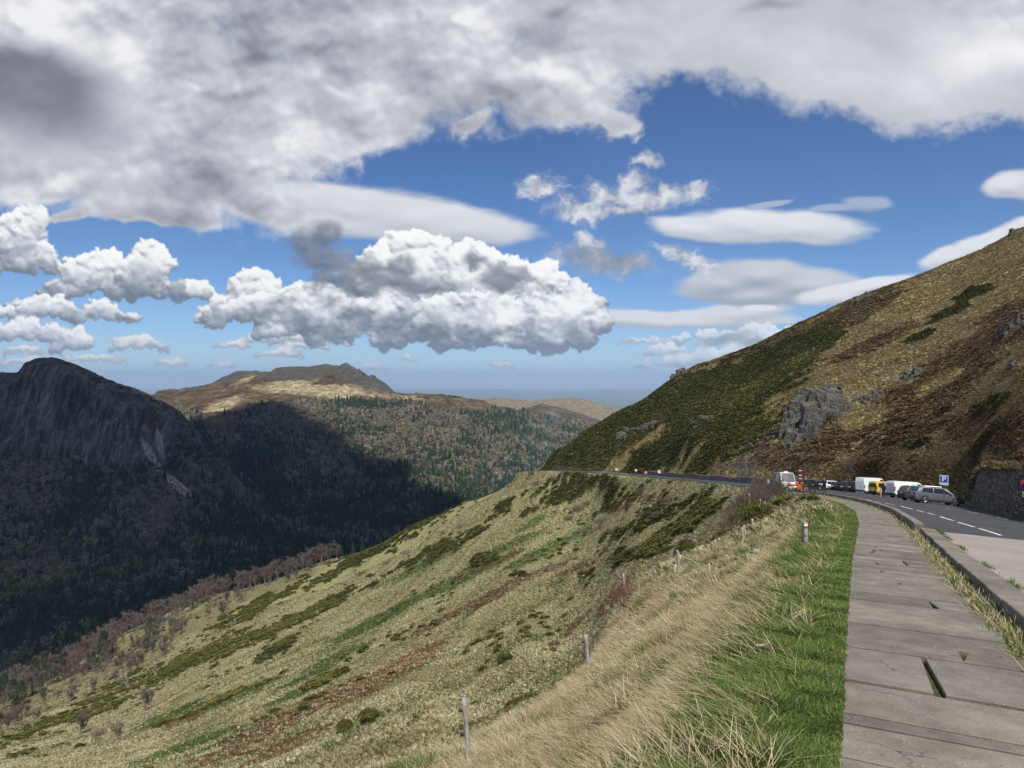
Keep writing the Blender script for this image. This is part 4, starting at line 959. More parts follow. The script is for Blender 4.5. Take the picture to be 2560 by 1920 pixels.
# ------------------------------------------------------------------ clouds overhead (above the picture) whose shadows lie on the mountains
def m_cloud(nt, bs, out):
    nt.put(bs.inputs['Base Color'], (.85, .86, .88, 1)); setp(bs, rough=1, spec=0)
M_CLOUD = mat('cloud', m_cloud)
def far_point(x, y):
    k = np.argmin((FVX - x) ** 2 + (FVY - y) ** 2 + np.where(FGY > 4300, 1e6, 0)); return np.array([FGX.ravel()[k], FGY.ravel()[k], FZ.ravel()[k]])
def near_point(x, y):
    k = np.argmin((VX_ - x) ** 2 + (VY_ - y) ** 2 + np.where(GY > 450, 1e6, 0) + (1 - VIS0) * 40); return np.array([GX.ravel()[k], GY.ravel()[k], TZ.ravel()[k]])
DROP = -TZ / GY
VIS0 = (DROP <= np.minimum.accumulate(DROP, axis=0) + .002).astype(float)
def poly_dist(X, Y, P):
    """signed distance, positive inside"""
    d = np.full(X.shape, 1e12); inside = np.zeros(X.shape, bool); n = len(P)
    for i in range(n):
        ax, ay = P[i]; bx_, by_ = P[(i + 1) % n]; ex, ey = bx_ - ax, by_ - ay
        t = np.clip(((X - ax) * ex + (Y - ay) * ey) / (ex * ex + ey * ey), 0, 1)
        d = np.minimum(d, (X - ax - t * ex) ** 2 + (Y - ay - t * ey) ** 2)
        c = ((ay > Y) != (by_ > Y)) & (X < (bx_ - ax) * (Y - ay) / (by_ - ay + 1e-9) + ax); inside ^= c
    return np.where(inside, 1, -1) * np.sqrt(d)
def cloud(name, ground_pts, h, rough_, label, seed):
    P = [(p[0] + (h - p[2]) * S2.x / S2.z, p[1] + (h - p[2]) * S2.y / S2.z) for p in ground_pts]
    P = np.array(P); x0, y0 = P.min(0) - 2 * rough_; x1, y1 = P.max(0) + 2 * rough_
    X_, Y_ = np.meshgrid(np.linspace(x0, x1, 220), np.linspace(y0, y1, 220))
    f = poly_dist(X_, Y_, P) + rough_ * fbm(X_ / (rough_ * 3), Y_ / (rough_ * 3), 5, .6, seed)
    T = np.sqrt(np.maximum(f, 0)) * math.sqrt(rough_) * 1.2
    top = h + T * (1.3 + .5 * fbm(X_ / 400, Y_ / 400, 4, .5, seed + 1)); bot = h - T * .15
    kp = f > -.02 * rough_
    kk = kp & np.roll(kp, -1, 0) & np.roll(kp, -1, 1) & np.roll(np.roll(kp, -1, 0), -1, 1)
    me_v = []; n = X_.size
    co = np.concatenate([np.stack([X_, Y_, top], -1).reshape(-1, 3), np.stack([X_, Y_, bot], -1).reshape(-1, 3)])
    idx = np.arange(n).reshape(X_.shape)
    q = np.stack([idx[:-1, :-1], idx[:-1, 1:], idx[1:, 1:], idx[1:, :-1]], -1)[kk[:-1, :-1]].reshape(-1, 4)
    q = np.concatenate([q, q[:, ::-1] + n])
    used, inv = np.unique(q, return_inverse=True); co = co[used]; q = inv.reshape(q.shape)
    me = bpy.data.meshes.new(name); fast_mesh(me, co, q, True); me.materials.append(M_CLOUD)
    o = bpy.data.objects.new(name, me); col.objects.link(o); tag(o, label, kind='stuff'); return o
_A = [far_point(x, y) for x, y in [(-400, 1650), (-400, 1000), (-390, 860)]] + [np.array([-2100., 2700, 50])] + [far_point(x, y) for x, y in [(200, 806), (335, 862), (440, 900), (520, 895), (601, 872), (660, 900), (709, 936), (730, 988), (795, 1005), (859, 1009), (924, 1039), (960, 1075), (1060, 1120), (1060, 1300)]] + [far_point(900, 1560), far_point(500, 1680)]
cloud('cloud', _A, 3300, 190, 'broad cloud overhead shading the rock dome and the lower woods', 701)
_B = [near_point(x, y) for x, y in [(-60,1530),(110,1456),(250,1388),(330,1352),(430,1312),(520,1275),(540,1280),(400,1350),(270,1430),(120,1520),(-60,1590)]] + [np.array([-560., 560, -230]), np.array([-380., 620, -230])]
_B = _B[:11] + [np.array([-420., 300, -200]), np.array([-420., 520, -230])]
if 0: cloud('cloud', _B, 1500, 22, 'small cloud overhead shading the wood edge at the lower left', 702)
# ------------------------------------------------------------------ haze
def haze():
    x0, x1, y0, y1, z0, z1 = -76000, 76000, -22000, 74000, -1300, 620
    mb = MB(); mb.box(((x0 + x1) / 2, (y0 + y1) / 2, (z0 + z1) / 2), (x1 - x0, y1 - y0, z1 - z0))
    m = bpy.data.materials.new('haze'); m.use_nodes = True; nt = NT(m.node_tree); nt.n.clear()
    out = nt.new('ShaderNodeOutputMaterial'); v = nt.new('ShaderNodeVolumePrincipled'); v.inputs['Color'].default_value = (.52, .72, 1.0, 1); v.inputs['Density'].default_value = HAZE
    v.inputs['Anisotropy'].default_value = 0.0; nt.l.new(v.outputs[0], out.inputs[1])
    o = mb.build('haze', m); tag(o, 'thin blue air between the mountains', kind='stuff')
HAZE = 3.0e-5
haze()
# ------------------------------------------------------------------ plants
NR = np.random.RandomState(99)
DROP = -TZ / GY
VIS = (DROP <= np.minimum.accumulate(DROP, axis=0) + .006).astype(float)
FALL = np.stack(np.gradient(TZ), -1)
def merged(name, tmpl, pos, rot, scl, m, attrs, label, kind='stuff', tilt=None, parts=None):
    """tmpl: list of (verts Nx3, tris Mx3, vert attr) ; one mesh holding every copy"""
    which = NR.randint(0, len(tmpl), len(pos)) if parts is None else parts
    VV = []; FF = []; AA = {k: [] for k in attrs}; TV = []; off = 0
    for t, (v, f, hv) in enumerate(tmpl):
        k = np.where(which == t)[0]
        if not len(k): continue
        c, s = np.cos(rot[k]), np.sin(rot[k]); sc3 = scl[k] if scl.ndim == 2 else np.repeat(scl[k][:, None], 3, 1)
        P = v[None] * sc3[:, None]
        x = P[..., 0] * c[:, None] - P[..., 1] * s[:, None]; y = P[..., 0] * s[:, None] + P[..., 1] * c[:, None]; z = P[..., 2]
        if tilt is not None: x = x + z * tilt[k, 0][:, None]; y = y + z * tilt[k, 1][:, None]
        W_ = np.stack([x, y, z], -1) + pos[k][:, None]
        VV.append(W_.reshape(-1, 3)); FF.append((f[None] + (np.arange(len(k)) * len(v))[:, None, None] + off).reshape(-1, 3)); off += len(k) * len(v)
        for a in attrs: AA[a].append(np.repeat(attrs[a][k], len(v)))
        TV.append(np.tile(hv, len(k)))
    co = np.concatenate(VV); f = np.concatenate(FF)
    me = bpy.data.meshes.new(name); fast_mesh(me, co, f, False)
    for a in attrs: me.attributes.new(a, 'FLOAT', 'POINT').data.foreach_set('value', np.concatenate(AA[a]).astype(np.float32))
    me.attributes.new('up', 'FLOAT', 'POINT').data.foreach_set('value', np.concatenate(TV).astype(np.float32))
    me.materials.append(m); o = bpy.data.objects.new(name, me); col.objects.link(o)
    return tag(o, label, kind=kind)
def sample(n, d0, d1, power, t0=-.66, t1=.66):
    """directions and distances; power 0 = even in the picture, 2 = even on the ground"""
    th = NR.uniform(t0, t1, n); r = NR.rand(n)
    y = (d0 ** power + r * (d1 ** power - d0 ** power)) ** (1 / power) if power else d0 * (d1 / d0) ** r
    x = y * np.tan(th); return x, y
def leafm(name, ramp_, ramp2=None, rough=.9, trans=.0):
    def b(nt, bs, out):
        t = nt.attr('tone'); u = nt.attr('up')
        c = nt.ramp(t, ramp_)
        if ramp2: c = nt.mix(nt.attr('kind2'), c, nt.ramp(t, ramp2))
        nt.l.new(c, bs.inputs['Base Color']); setp(bs, rough=rough, spec=.15)
        if trans:
            tr = nt.new('ShaderNodeBsdfTranslucent'); nt.l.new(c, tr.inputs[0]); ms = nt.new('ShaderNodeMixShader'); ms.inputs[0].default_value = trans
            nt.l.new(bs.outputs[0], ms.inputs[1]); nt.l.new(tr.outputs[0], ms.inputs[2]); nt.l.new(ms.outputs[0], out.inputs[0])
    return mat(name, b)
# ---- long grass close by: every blade is its own curved ribbon
def blades(name, x, y, L, w, az, lean, curl, tone, m, label, z0=None):
    n = len(x); z = ground(x, y) if z0 is None else z0
    T = np.array([0, .35, .7, 1.0]); K = len(T)
    ang = lean[:, None] + curl[:, None] * T[None]           # angle from vertical along the blade
    ds = np.diff(T, prepend=0)
    r = np.cumsum(np.sin(ang) * ds[None] * L[:, None], 1); h = np.cumsum(np.cos(ang) * ds[None] * L[:, None], 1)
    px_ = x[:, None] + r * np.cos(az)[:, None]; py_ = y[:, None] + r * np.sin(az)[:, None]; pz_ = z[:, None] + h - .01
    wa = az + np.pi / 2 + NR.uniform(-.9, .9, n); wt = np.array([1, .85, .6, 0.0])
    ox = np.cos(wa)[:, None] * w[:, None] * wt / 2; oy = np.sin(wa)[:, None] * w[:, None] * wt / 2
    A = np.stack([px_ - ox, py_ - oy, pz_], -1); B = np.stack([px_ + ox, py_ + oy, pz_], -1)
    V = np.concatenate([A[:, :3], B[:, :3], A[:, 3:]], 1)   # 3 + 3 + 1
    f = np.array([(0, 3, 4), (0, 4, 1), (1, 4, 5), (1, 5, 2), (2, 5, 6)])
    F = (f[None] + (np.arange(n) * 7)[:, None, None]).reshape(-1, 3)
    me = bpy.data.meshes.new(name); fast_mesh(me, V.reshape(-1, 3), F, False)
    me.attributes.new('tone', 'FLOAT', 'POINT').data.foreach_set('value', np.repeat(tone, 7).astype(np.float32))
    me.materials.append(m); o = bpy.data.objects.new(name, me); col.objects.link(o)
    return tag(o, label, kind='stuff')
M_DRY = leafm('dry_blades', [(0, (.13, .095, .045)), (.3, (.27, .21, .115)), (.6, (.46, .385, .245)), (.85, (.62, .55, .39)), (1, (.76, .72, .58))], trans=.25)
M_GRN = leafm('green_blades', [(0, (.022, .050, .010)), (.4, (.066, .118, .026)), (.75, (.135, .190, .048)), (1, (.28, .30, .12))], trans=.3)
def near_grass():
    def place(n, d0, d1, power, t0, t1):
        x, y = sample(n, d0, d1, power, t0, t1); v = gmask(VIS, x, y); cn, cs = corridor(x, y); return x, y, v, cn, cs
    # tussocks: blades spring from their own centre and droop outwards and downhill
    def centre(x, y, sc_, seed):
        X0, Y0 = x / sc_, y / sc_; xi, yi = np.floor(X0).astype(int), np.floor(Y0).astype(int); bd = np.full(x.shape, 9.); bx = x * 0; by = x * 0; bh = x * 0
        for i in (-1, 0, 1):
            for j in (-1, 0, 1):
                h = _h(xi + i, yi + j, seed); dx = X0 - (xi + i + _rv[h, 0]); dy = Y0 - (yi + j + _rv[h, 1]); d = dx * dx + dy * dy; k = d < bd
                bd[k] = d[k]; bx[k] = dx[k]; by[k] = dy[k]; bh[k] = _rv[h, 2][k]
        return bx, by, np.sqrt(bd), bh
    DH = math.radians(150)                      # downhill
    x, y, v, cn, cs = place(620000, 2.6, 66, .45, -.24, .50)
    k = (v > .3) & (cn < -.12) & (cn > -24)
    gn = gmask(near_g, x, y); bx, by, bd, bh = centre(x, y, .62, 21)
    isg = bh + .35 * np.maximum(0, fbm(x / 3, y / 3, 3, .5, 830)) > .68 - .50 * gn
    k &= (NR.rand(len(x)) > gn * .88) & (NR.rand(len(x)) > bd * .75) & ~isg
    x, y, cn, bx, by, bd, bh = [q[k] for q in (x, y, cn, bx, by, bd, bh)]; n = len(x)
    px_ = bx * 1.9 + .38 * math.cos(DH) + .35 * fbm(x / 2.2, y / 2.2, 3, .5, 802); py_ = by * 1.9 + .38 * math.sin(DH) * .6 + .35 * fbm(x / 2.2 + 9, y / 2.2, 3, .5, 803)
    az = np.arctan2(py_, px_) + NR.normal(0, 1.0, n)
    L = np.clip(NR.normal(.36, .15, n), .10, .85) * (.55 + .75 * bh) * (1 - .62 * sstep(2.6, .3, -cn))
    w = (.0030 + .00062 * y) * NR.uniform(.7, 1.35, n); L = L * np.clip(.34 + y / 16, .45, 1)
    tone = np.clip(.56 + .80 * (bh - .4) * .6 + .22 * fbm(x / .9, y / .9, 4, .6, 804) - .18 * bd + NR.normal(0, .17, n), 0, 1)
    blades('dry_grass', x, y, L, w, az, NR.uniform(.15, .9, n) + .5 * bd, NR.uniform(.6, 2.0, n), tone, M_DRY, 'long bleached dry grass lying over the bank beside the footpath')
    # flattened older straw between the tussocks
    x, y, v, cn, cs = place(240000, 2.6, 66, .45, -.24, .50)
    k = (v > .3) & (cn < -.3) & (cn > -24) & (NR.rand(len(x)) > gmask(near_g, x, y) * .8); x, y = x[k], y[k]; n = len(x)
    az = DH + fbm(x / 1.5, y / 1.5, 3, .5, 815) * 3 + NR.normal(0, .8, n)
    blades('lying_straw', x, y, NR.uniform(.18, .5, n), (.004 + .0005 * y) * NR.uniform(.7, 1.3, n), az, NR.uniform(1.1, 1.5, n), NR.uniform(0, .35, n), np.clip(.46 + .3 * fbm(x / 1.2, y / 1.2, 4, .6, 816) + NR.normal(0, .18, n), 0, 1), M_DRY, 'flattened old straw between the grass tussocks on the bank')
    # green, short and dense by the path, tufts further down
    x, y, v, cn, cs = place(900000, 2.6, 80, .35, -.24, .62)
    gn = gmask(near_g, x, y); bx, by, bd, bh = centre(x, y, .62, 21); isg = bh + .35 * np.maximum(0, fbm(x / 3, y / 3, 3, .5, 830)) > .68 - .50 * gn
    k = (v > .3) & (cn < .035 * NR.rand(len(x))) & (cn > -16) & (NR.rand(len(x)) < np.where(isg, .85 - .4 * bd, np.clip(gn * 1.15, .03, 1)) * np.where(cn > -1.9, 1, .6))
    x, y, cn, bx, by, bd, bh, isg, gn = [q[k] for q in (x, y, cn, bx, by, bd, bh, isg, gn)]; n = len(x)
    tuft = np.where(isg, .6 + .5 * bh, 0) * sstep(.35, 1.6, -cn) + sstep(.15, .5, fbm(x / .8, y / .8, 3, .5, 807)) * .3
    az = np.arctan2(by, bx) + NR.normal(0, .8, n)
    L = (.055 + .20 * tuft + .05 * NR.rand(n)) * (.6 + .4 * sstep(.0, .6, -cn)); w = (.004 + .0006 * y) * NR.uniform(.7, 1.3, n)
    tone = np.clip(.66 - .30 * tuft + .20 * fbm(x / 1.3, y / 1.3, 4, .6, 809) + NR.normal(0, .16, n), 0, 1)
    blades('green_grass', x, y, L, w, az, NR.uniform(.05, .6, n), NR.uniform(.2, 1.2, n), tone, M_GRN, 'short fresh green grass along the left edge of the footpath')
    # the strip between slabs and kerb
    for nm, cnt, m, L0, lab in (('verge_grass', 70000, M_GRN, .15, 'green grass growing between the slabs and the kerb'), ('dry_verge_grass', 42000, M_DRY, .20, 'dry tufts among the grass between the slabs and the kerb')):
        s = S_AT(2.5) + (S_AT(110) - S_AT(2.5)) * NR.rand(cnt) ** 2.0; a = NR.normal(1.66, .12, cnt)
        bump_ = fbm(s / .5, s * 0 + (3 if m is M_GRN else 8), 4, .6, 811); a = a - .12 * sstep(.2, .6, bump_) * NR.rand(cnt)
        keep = (NR.rand(cnt) < .5 + .9 * bump_ + (.3 if m is M_GRN else 0)) & (a > 1.34) & (a < 1.84)
        s, a = s[keep], a[keep]; x, y = along(s, a); n = len(s); z = level_z(a, s) - .05
        blades(nm, x, y, L0 * (.6 + .8 * NR.rand(n)) * (.8 + .8 * np.maximum(fbm(s / .6, s * 0, 3, .5, 812), 0)), (.004 + .0007 * y) * NR.uniform(.7, 1.3, n), NR.uniform(0, 6.28, n), NR.uniform(.1, .8, n), NR.uniform(.3, 1.5, n), np.clip(NR.normal(.5, .2, n), 0, 1), m, lab, z0=z)
    # tufts along the road side of the kerb and in the open joints
    cnt = 2200; s = NR.choice([S_AT(24.3), S_AT(18), S_AT(14.5), S_AT(12), S_AT(10.2), S_AT(22.5), 29.5], cnt) + NR.normal(0, .35, cnt); a = NR.normal(2.26, .05, cnt); x, y = along(s, a)
    blades('kerb_grass', x, y, NR.uniform(.03, .11, cnt), (.004 + .0006 * y), NR.uniform(0, 6.28, cnt), NR.uniform(.1, .9, cnt), NR.uniform(.2, 1.2, cnt), np.clip(NR.normal(.45, .2, cnt), 0, 1), M_GRN, 'grass tufts on the car park side of the kerb', z0=level_z(a, s) + UP)
near_grass()
# ---- tussocks of the middle distance
def tuft_t(n, seed, h=1.0, spread=.55, w=.10, droop=.3):
    r = np.random.RandomState(seed); V = []; F = []; H = []
    for i in range(n):
        a = r.uniform(0, 6.28); b = r.uniform(0, .25); px_, py_ = b * math.cos(a), b * math.sin(a); a2 = a + r.normal(0, .5); s = r.uniform(.4, 1) * spread; hh = h * r.uniform(.5, 1)
        k = len(V); ox, oy = -math.sin(a2) * w / 2, math.cos(a2) * w / 2
        V += [(px_ - ox, py_ - oy, -.1), (px_ + ox, py_ + oy, -.1), (px_ + s * .55 * math.cos(a2) + ox * .7, py_ + s * .55 * math.sin(a2) + oy * .7, hh * .75), (px_ + s * math.cos(a2), py_ + s * math.sin(a2), hh * (1 - droop * r.rand()))]
        F += [(k, k + 1, k + 2), (k, k + 2, k + 3)]; H += [0, 0, .7, 1]
    return np.array(V, float), np.array(F), np.array(H, float)
TT = [tuft_t(11, i) for i in range(4)]
M_TUS = leafm('tussock', [(0, (.12, .105, .048)), (.3, (.25, .225, .125)), (.6, (.44, .395, .25)), (.85, (.60, .545, .375)), (1, (.72, .68, .52))], [(0, (.035, .055, .016)), (.5, (.080, .12, .036)), (1, (.17, .21, .08))], trans=.2)
def tussocks():
    x, y = sample(360000, 26, 345, .9, -.66, .50)
    v = gmask(VIS, x, y); cn, cs = corridor(x, y); bm_ = gmask(broom_m, x, y); rd = gmask(red_m, x, y)
    k = (v > .4) & (cn < -1.2) & (NR.rand(len(x)) < sstep(26, 60, y) + (cn < -24)) & (NR.rand(len(x)) > np.clip(bm_ * 1.1 + rd * .72 + gmask(belt, x, y) * .7, 0, .98)) & ((y > 30) | (gmask(np.minimum(1, np.exp(-(GL - 2.8) ** 2)), x, y) > 0))
    k &= fbm(x / 3, y / 3, 3, .6, 820) > -.35
    x, y = x[k], y[k]; n = len(x); g = gmask(grn, x, y)
    stx = strip(x, y, R(66), 38, 5, 5, 871)
    tone = np.clip(.50 + .30 * fbm(x / 18, y / 18, 4, .6, 821) + .34 * stx + NR.normal(0, .12, n), 0, 1); k2 = (NR.rand(n) < g * .75 + .10 + .55 * sstep(.1, .5, strip(x, y, R(64), 50, 7, 5, 873))).astype(float)
    s = NR.uniform(.22, .50, n) * (1 + y / 500)
    merged('hill_grass', TT, np.column_stack([x, y, ground(x, y)]), NR.uniform(0, 6.28, n), np.column_stack([s, s, s * .75]), M_TUS, dict(tone=tone, kind2=k2), 'pale straw tussocks with green between them on the slope below the footpath', tilt=np.column_stack([-.25 + NR.normal(0, .15, n), NR.normal(0, .15, n)]))
    # upper hill: browner
    x, y = sample(300000, 45, 410, 1.0, .02, .66); x2_, y2_ = sample(170000, 38, 135, 1.2, .30, .68); x = np.concatenate([x, x2_]); y = np.concatenate([y, y2_])
    v = gmask(VIS, x, y); cn, cs = corridor(x, y); W_ = WF(cs); bm_ = gmask(broom_m, x, y); dk = gmask(dark_m, x, y); rk = gmask(rock_m, x, y)
    k = (v > .4) & (cn > W_ + .9) & (NR.rand(len(x)) > np.clip(bm_ * 1.1 + dk * .75 + rk * .9, 0, .97))
    x, y = x[k], y[k]; n = len(x)
    tone = np.clip(.46 + .32 * fbm(x / 14, y / 14, 4, .6, 823) + NR.normal(0, .16, n), 0, 1); s = NR.uniform(.25, .6, n) * (1 + y / 500)
    lowg = sstep(60, 20, ground(x, y) + 40) * 0 + (NR.rand(n) < .18)
    merged('upper_hill_grass', TT, np.column_stack([x, y, ground(x, y)]), NR.uniform(0, 6.28, n), np.column_stack([s, s, s * .7]), M_TUS2, dict(tone=tone, kind2=lowg.astype(float)), 'tawny rough grass on the mountain side above the road', tilt=np.column_stack([-.25 + NR.normal(0, .15, n), NR.normal(0, .15, n)]))
M_TUS2 = leafm('tawny_tussock', [(0, (.095, .066, .034)), (.3, (.21, .155, .085)), (.6, (.375, .295, .172)), (.85, (.53, .44, .27)), (1, (.66, .57, .38))], [(0, (.035, .045, .014)), (.5, (.085, .105, .036)), (1, (.17, .19, .08))], trans=.2)
tussocks()
# ---- broom, heather, bracken: low mounds of small leaves
def clump_t(n, seed, size=.22):
    r = np.random.RandomState(seed); V = []; F = []; H = []
    for i in range(n):
        ph = r.uniform(0, 6.28); ct = r.uniform(.05, 1); st_ = math.sqrt(1 - ct * ct); R_ = r.uniform(.75, 1.1)
        c = np.array([math.cos(ph) * st_ * R_, math.sin(ph) * st_ * R_, ct * R_ * .8])
        k = len(V)
        for j in range(3):
            a = j * 2.09 + r.uniform(-.4, .4); t1 = np.array([-math.sin(ph), math.cos(ph), 0]); t2 = np.array([math.cos(ph) * .35, math.sin(ph) * .35, 1.0])
            V.append(c + (t1 * math.cos(a) + t2 * math.sin(a)) * size * r.uniform(.7, 1.5)); H.append(ct)
        F.append((k, k + 1, k + 2))
    return np.array(V), np.array(F), np.array(H)
CT = [clump_t(30, 50 + i, .26) for i in range(4)] + [clump_t(110, 60 + i, .115) for i in range(3)]
M_BROOM = leafm('broom_leaf', [(0, (.032, .035, .012)), (.4, (.076, .078, .022)), (.75, (.138, .132, .038)), (1, (.235, .205, .072))])
M_HEATH = leafm('heather_leaf', [(0, (.050, .030, .017)), (.4, (.120, .078, .043)), (.75, (.20, .142, .080)), (1, (.34, .27, .155))])
M_BRACK = leafm('bracken_leaf', [(0, (.052, .024, .012)), (.4, (.115, .058, .030)), (.75, (.20, .115, .060)), (1, (.34, .24, .14))])
def scrub(name, mask, side, cnt, m, s0, s1, flat, label, thr=.35, seed=0, dmin=24, t0=-.66, t1=.66):
    x, y = sample(cnt, dmin, 410, 1.0, t0, t1)
    if side > 0: x2_, y2_ = sample(cnt // 2, 38, 135, 1.2, .3, .68); x = np.concatenate([x, x2_]); y = np.concatenate([y, y2_])
    v = gmask(VIS, x, y); cn, cs = corridor(x, y); mk = gmask(mask, x, y)
    k = (v > .4) & (NR.rand(len(x)) < mk * 1.3 - thr * .5) & ((cn < -1) if side < 0 else (cn > WF(cs) + .8) if side > 0 else ((cn < -1) | (cn > WF(cs) + .8)))
    x, y = x[k], y[k]; n = len(x); s = NR.uniform(s0, s1, n) * (1 + y / 700)
    vx_ = (x / y * FPX + 1280) / 1.15732; vy_ = (-ground(x, y) / y * FPX + EYE) / 1.15732
    tone = np.clip(.42 + .40 * fbm(x / 7, y / 7, 4, .6, 840 + seed) + .40 * fbm(x / 45, y / 45, 4, .5, 860 + seed) + .34 * sstep(0, .8, blobs(vx_, vy_, [(1570, 880, 190, 26, 28), (1740, 770, 90, 16, 30), (1400, 955, 120, 16, 26), (1480, 1000, 90, 12, 25)])) + NR.normal(0, .15, n), 0, 1)  # random tone, plus the sunlit streaks on the left flank painted in lighter
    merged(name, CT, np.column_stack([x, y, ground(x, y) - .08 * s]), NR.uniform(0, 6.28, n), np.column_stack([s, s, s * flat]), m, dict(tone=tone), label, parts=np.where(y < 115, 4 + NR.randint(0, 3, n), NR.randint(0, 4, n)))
    return n
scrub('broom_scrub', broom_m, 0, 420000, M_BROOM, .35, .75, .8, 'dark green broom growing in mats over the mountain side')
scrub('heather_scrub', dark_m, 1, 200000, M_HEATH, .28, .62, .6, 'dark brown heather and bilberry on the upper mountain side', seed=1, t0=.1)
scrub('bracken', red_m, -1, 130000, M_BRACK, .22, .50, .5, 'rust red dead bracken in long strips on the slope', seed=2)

# grass and heather hanging over the top of the tall wall
def wall_top():
    n = 2600; s = NR.uniform(S_AT(29), 92, n); a = WF(s) + NR.uniform(-.12, 1.5, n); x, y = along(s, a)
    h = np.interp(s, [S_AT(28), 58, 80, 88, 92, 95.5], [3.2, 3.2, 3.9, 3.6, 1.9, .5]); z = level_z(np.minimum(a, WF(s)), s) + UP + h - .08 + .15 * NR.rand(n) - .25 * (a < WF(s))
    sc_ = NR.uniform(.22, .55, n)
    merged('overhanging_grass', TT, np.column_stack([x, y, z]), NR.uniform(0, 6.28, n), np.column_stack([sc_, sc_, sc_ * .8]), M_TUS2, dict(tone=np.clip(NR.normal(.42, .2, n), 0, 1), kind2=(NR.rand(n) < .2).astype(float)), 'brown grass hanging over the top of the tall stone wall', tilt=np.column_stack([np.where(a < WF(s) + .1, -1.2, -.2), np.where(a < WF(s) + .1, -.3, 0)]))
wall_top()
# ------------------------------------------------------------------ far woods
def conifer_t(seed, tiers=5, n=6):
    r = np.random.RandomState(seed); V = []; F = []; H = []
    for t in range(tiers):
        zb = .10 + .78 * t / tiers; zt = min(zb + .34, 1.0); R_ = .235 * (1 - t / tiers) ** .85 + .02
        k = len(V); V.append((0, 0, zt)); H.append(zt); a0 = r.uniform(0, 6.28)
        for i in range(n * 2):
            a = a0 + math.pi * i / n; rr = R_ * (r.uniform(.85, 1.2) if i % 2 == 0 else r.uniform(.45, .65)); V.append((rr * math.cos(a), rr * math.sin(a), zb + (0 if i % 2 == 0 else .05))); H.append(zb)
        for i in range(n * 2): F.append((k, k + 1 + i, k + 1 + (i + 1) % (n * 2)))
    return np.array(V), np.array(F), np.array(H)
def leafy_t(seed, n=52, size=.155, wide=.34):
    r = np.random.RandomState(seed); V = []; F = []; H = []
    lob = [(r.normal(0, .15), r.normal(0, .15), r.uniform(.45, .85), r.uniform(.16, .28)) for _ in range(5)]
    for i in range(n):
        lx, ly, lz, lr = lob[i % 5]; d = r.normal(size=3); d /= np.linalg.norm(d); c = np.array([lx, ly, lz]) + d * lr * r.uniform(.6, 1.1) * np.array([wide / .34, wide / .34, .9])
        k = len(V)
        for j in range(3): q = r.normal(size=3); V.append(c + q / np.linalg.norm(q) * size); H.append(c[2])
        F.append((k, k + 1, k + 2))
    V += [(-.02, 0, 0), (.02, 0, 0), (0, 0, .55)]; H += [0, 0, 0]; F.append((len(V) - 3, len(V) - 2, len(V) - 1))
    return np.array(V), np.array(F), np.array(H)
M_CON = leafm('conifer_needles', [(0, (.007, .017, .011)), (.4, (.015, .032, .017)), (.8, (.030, .052, .022)), (1, (.055, .080, .028))])
M_BARE = leafm('bare_wood_crowns', [(0, (.09, .072, .056)), (.4, (.185, .155, .120)), (.75, (.29, .25, .195)), (1, (.39, .35, .28))], [(0, (.080, .090, .026)), (.5, (.16, .17, .046)), (1, (.28, .27, .09))])
FDROP = -FZ2 / FGY2
FVIS = (FDROP <= np.minimum.accumulate(FDROP, axis=0) + .004)
def fbil(V, x, y): 
    return bil(V, FU, FD, x / y, y)
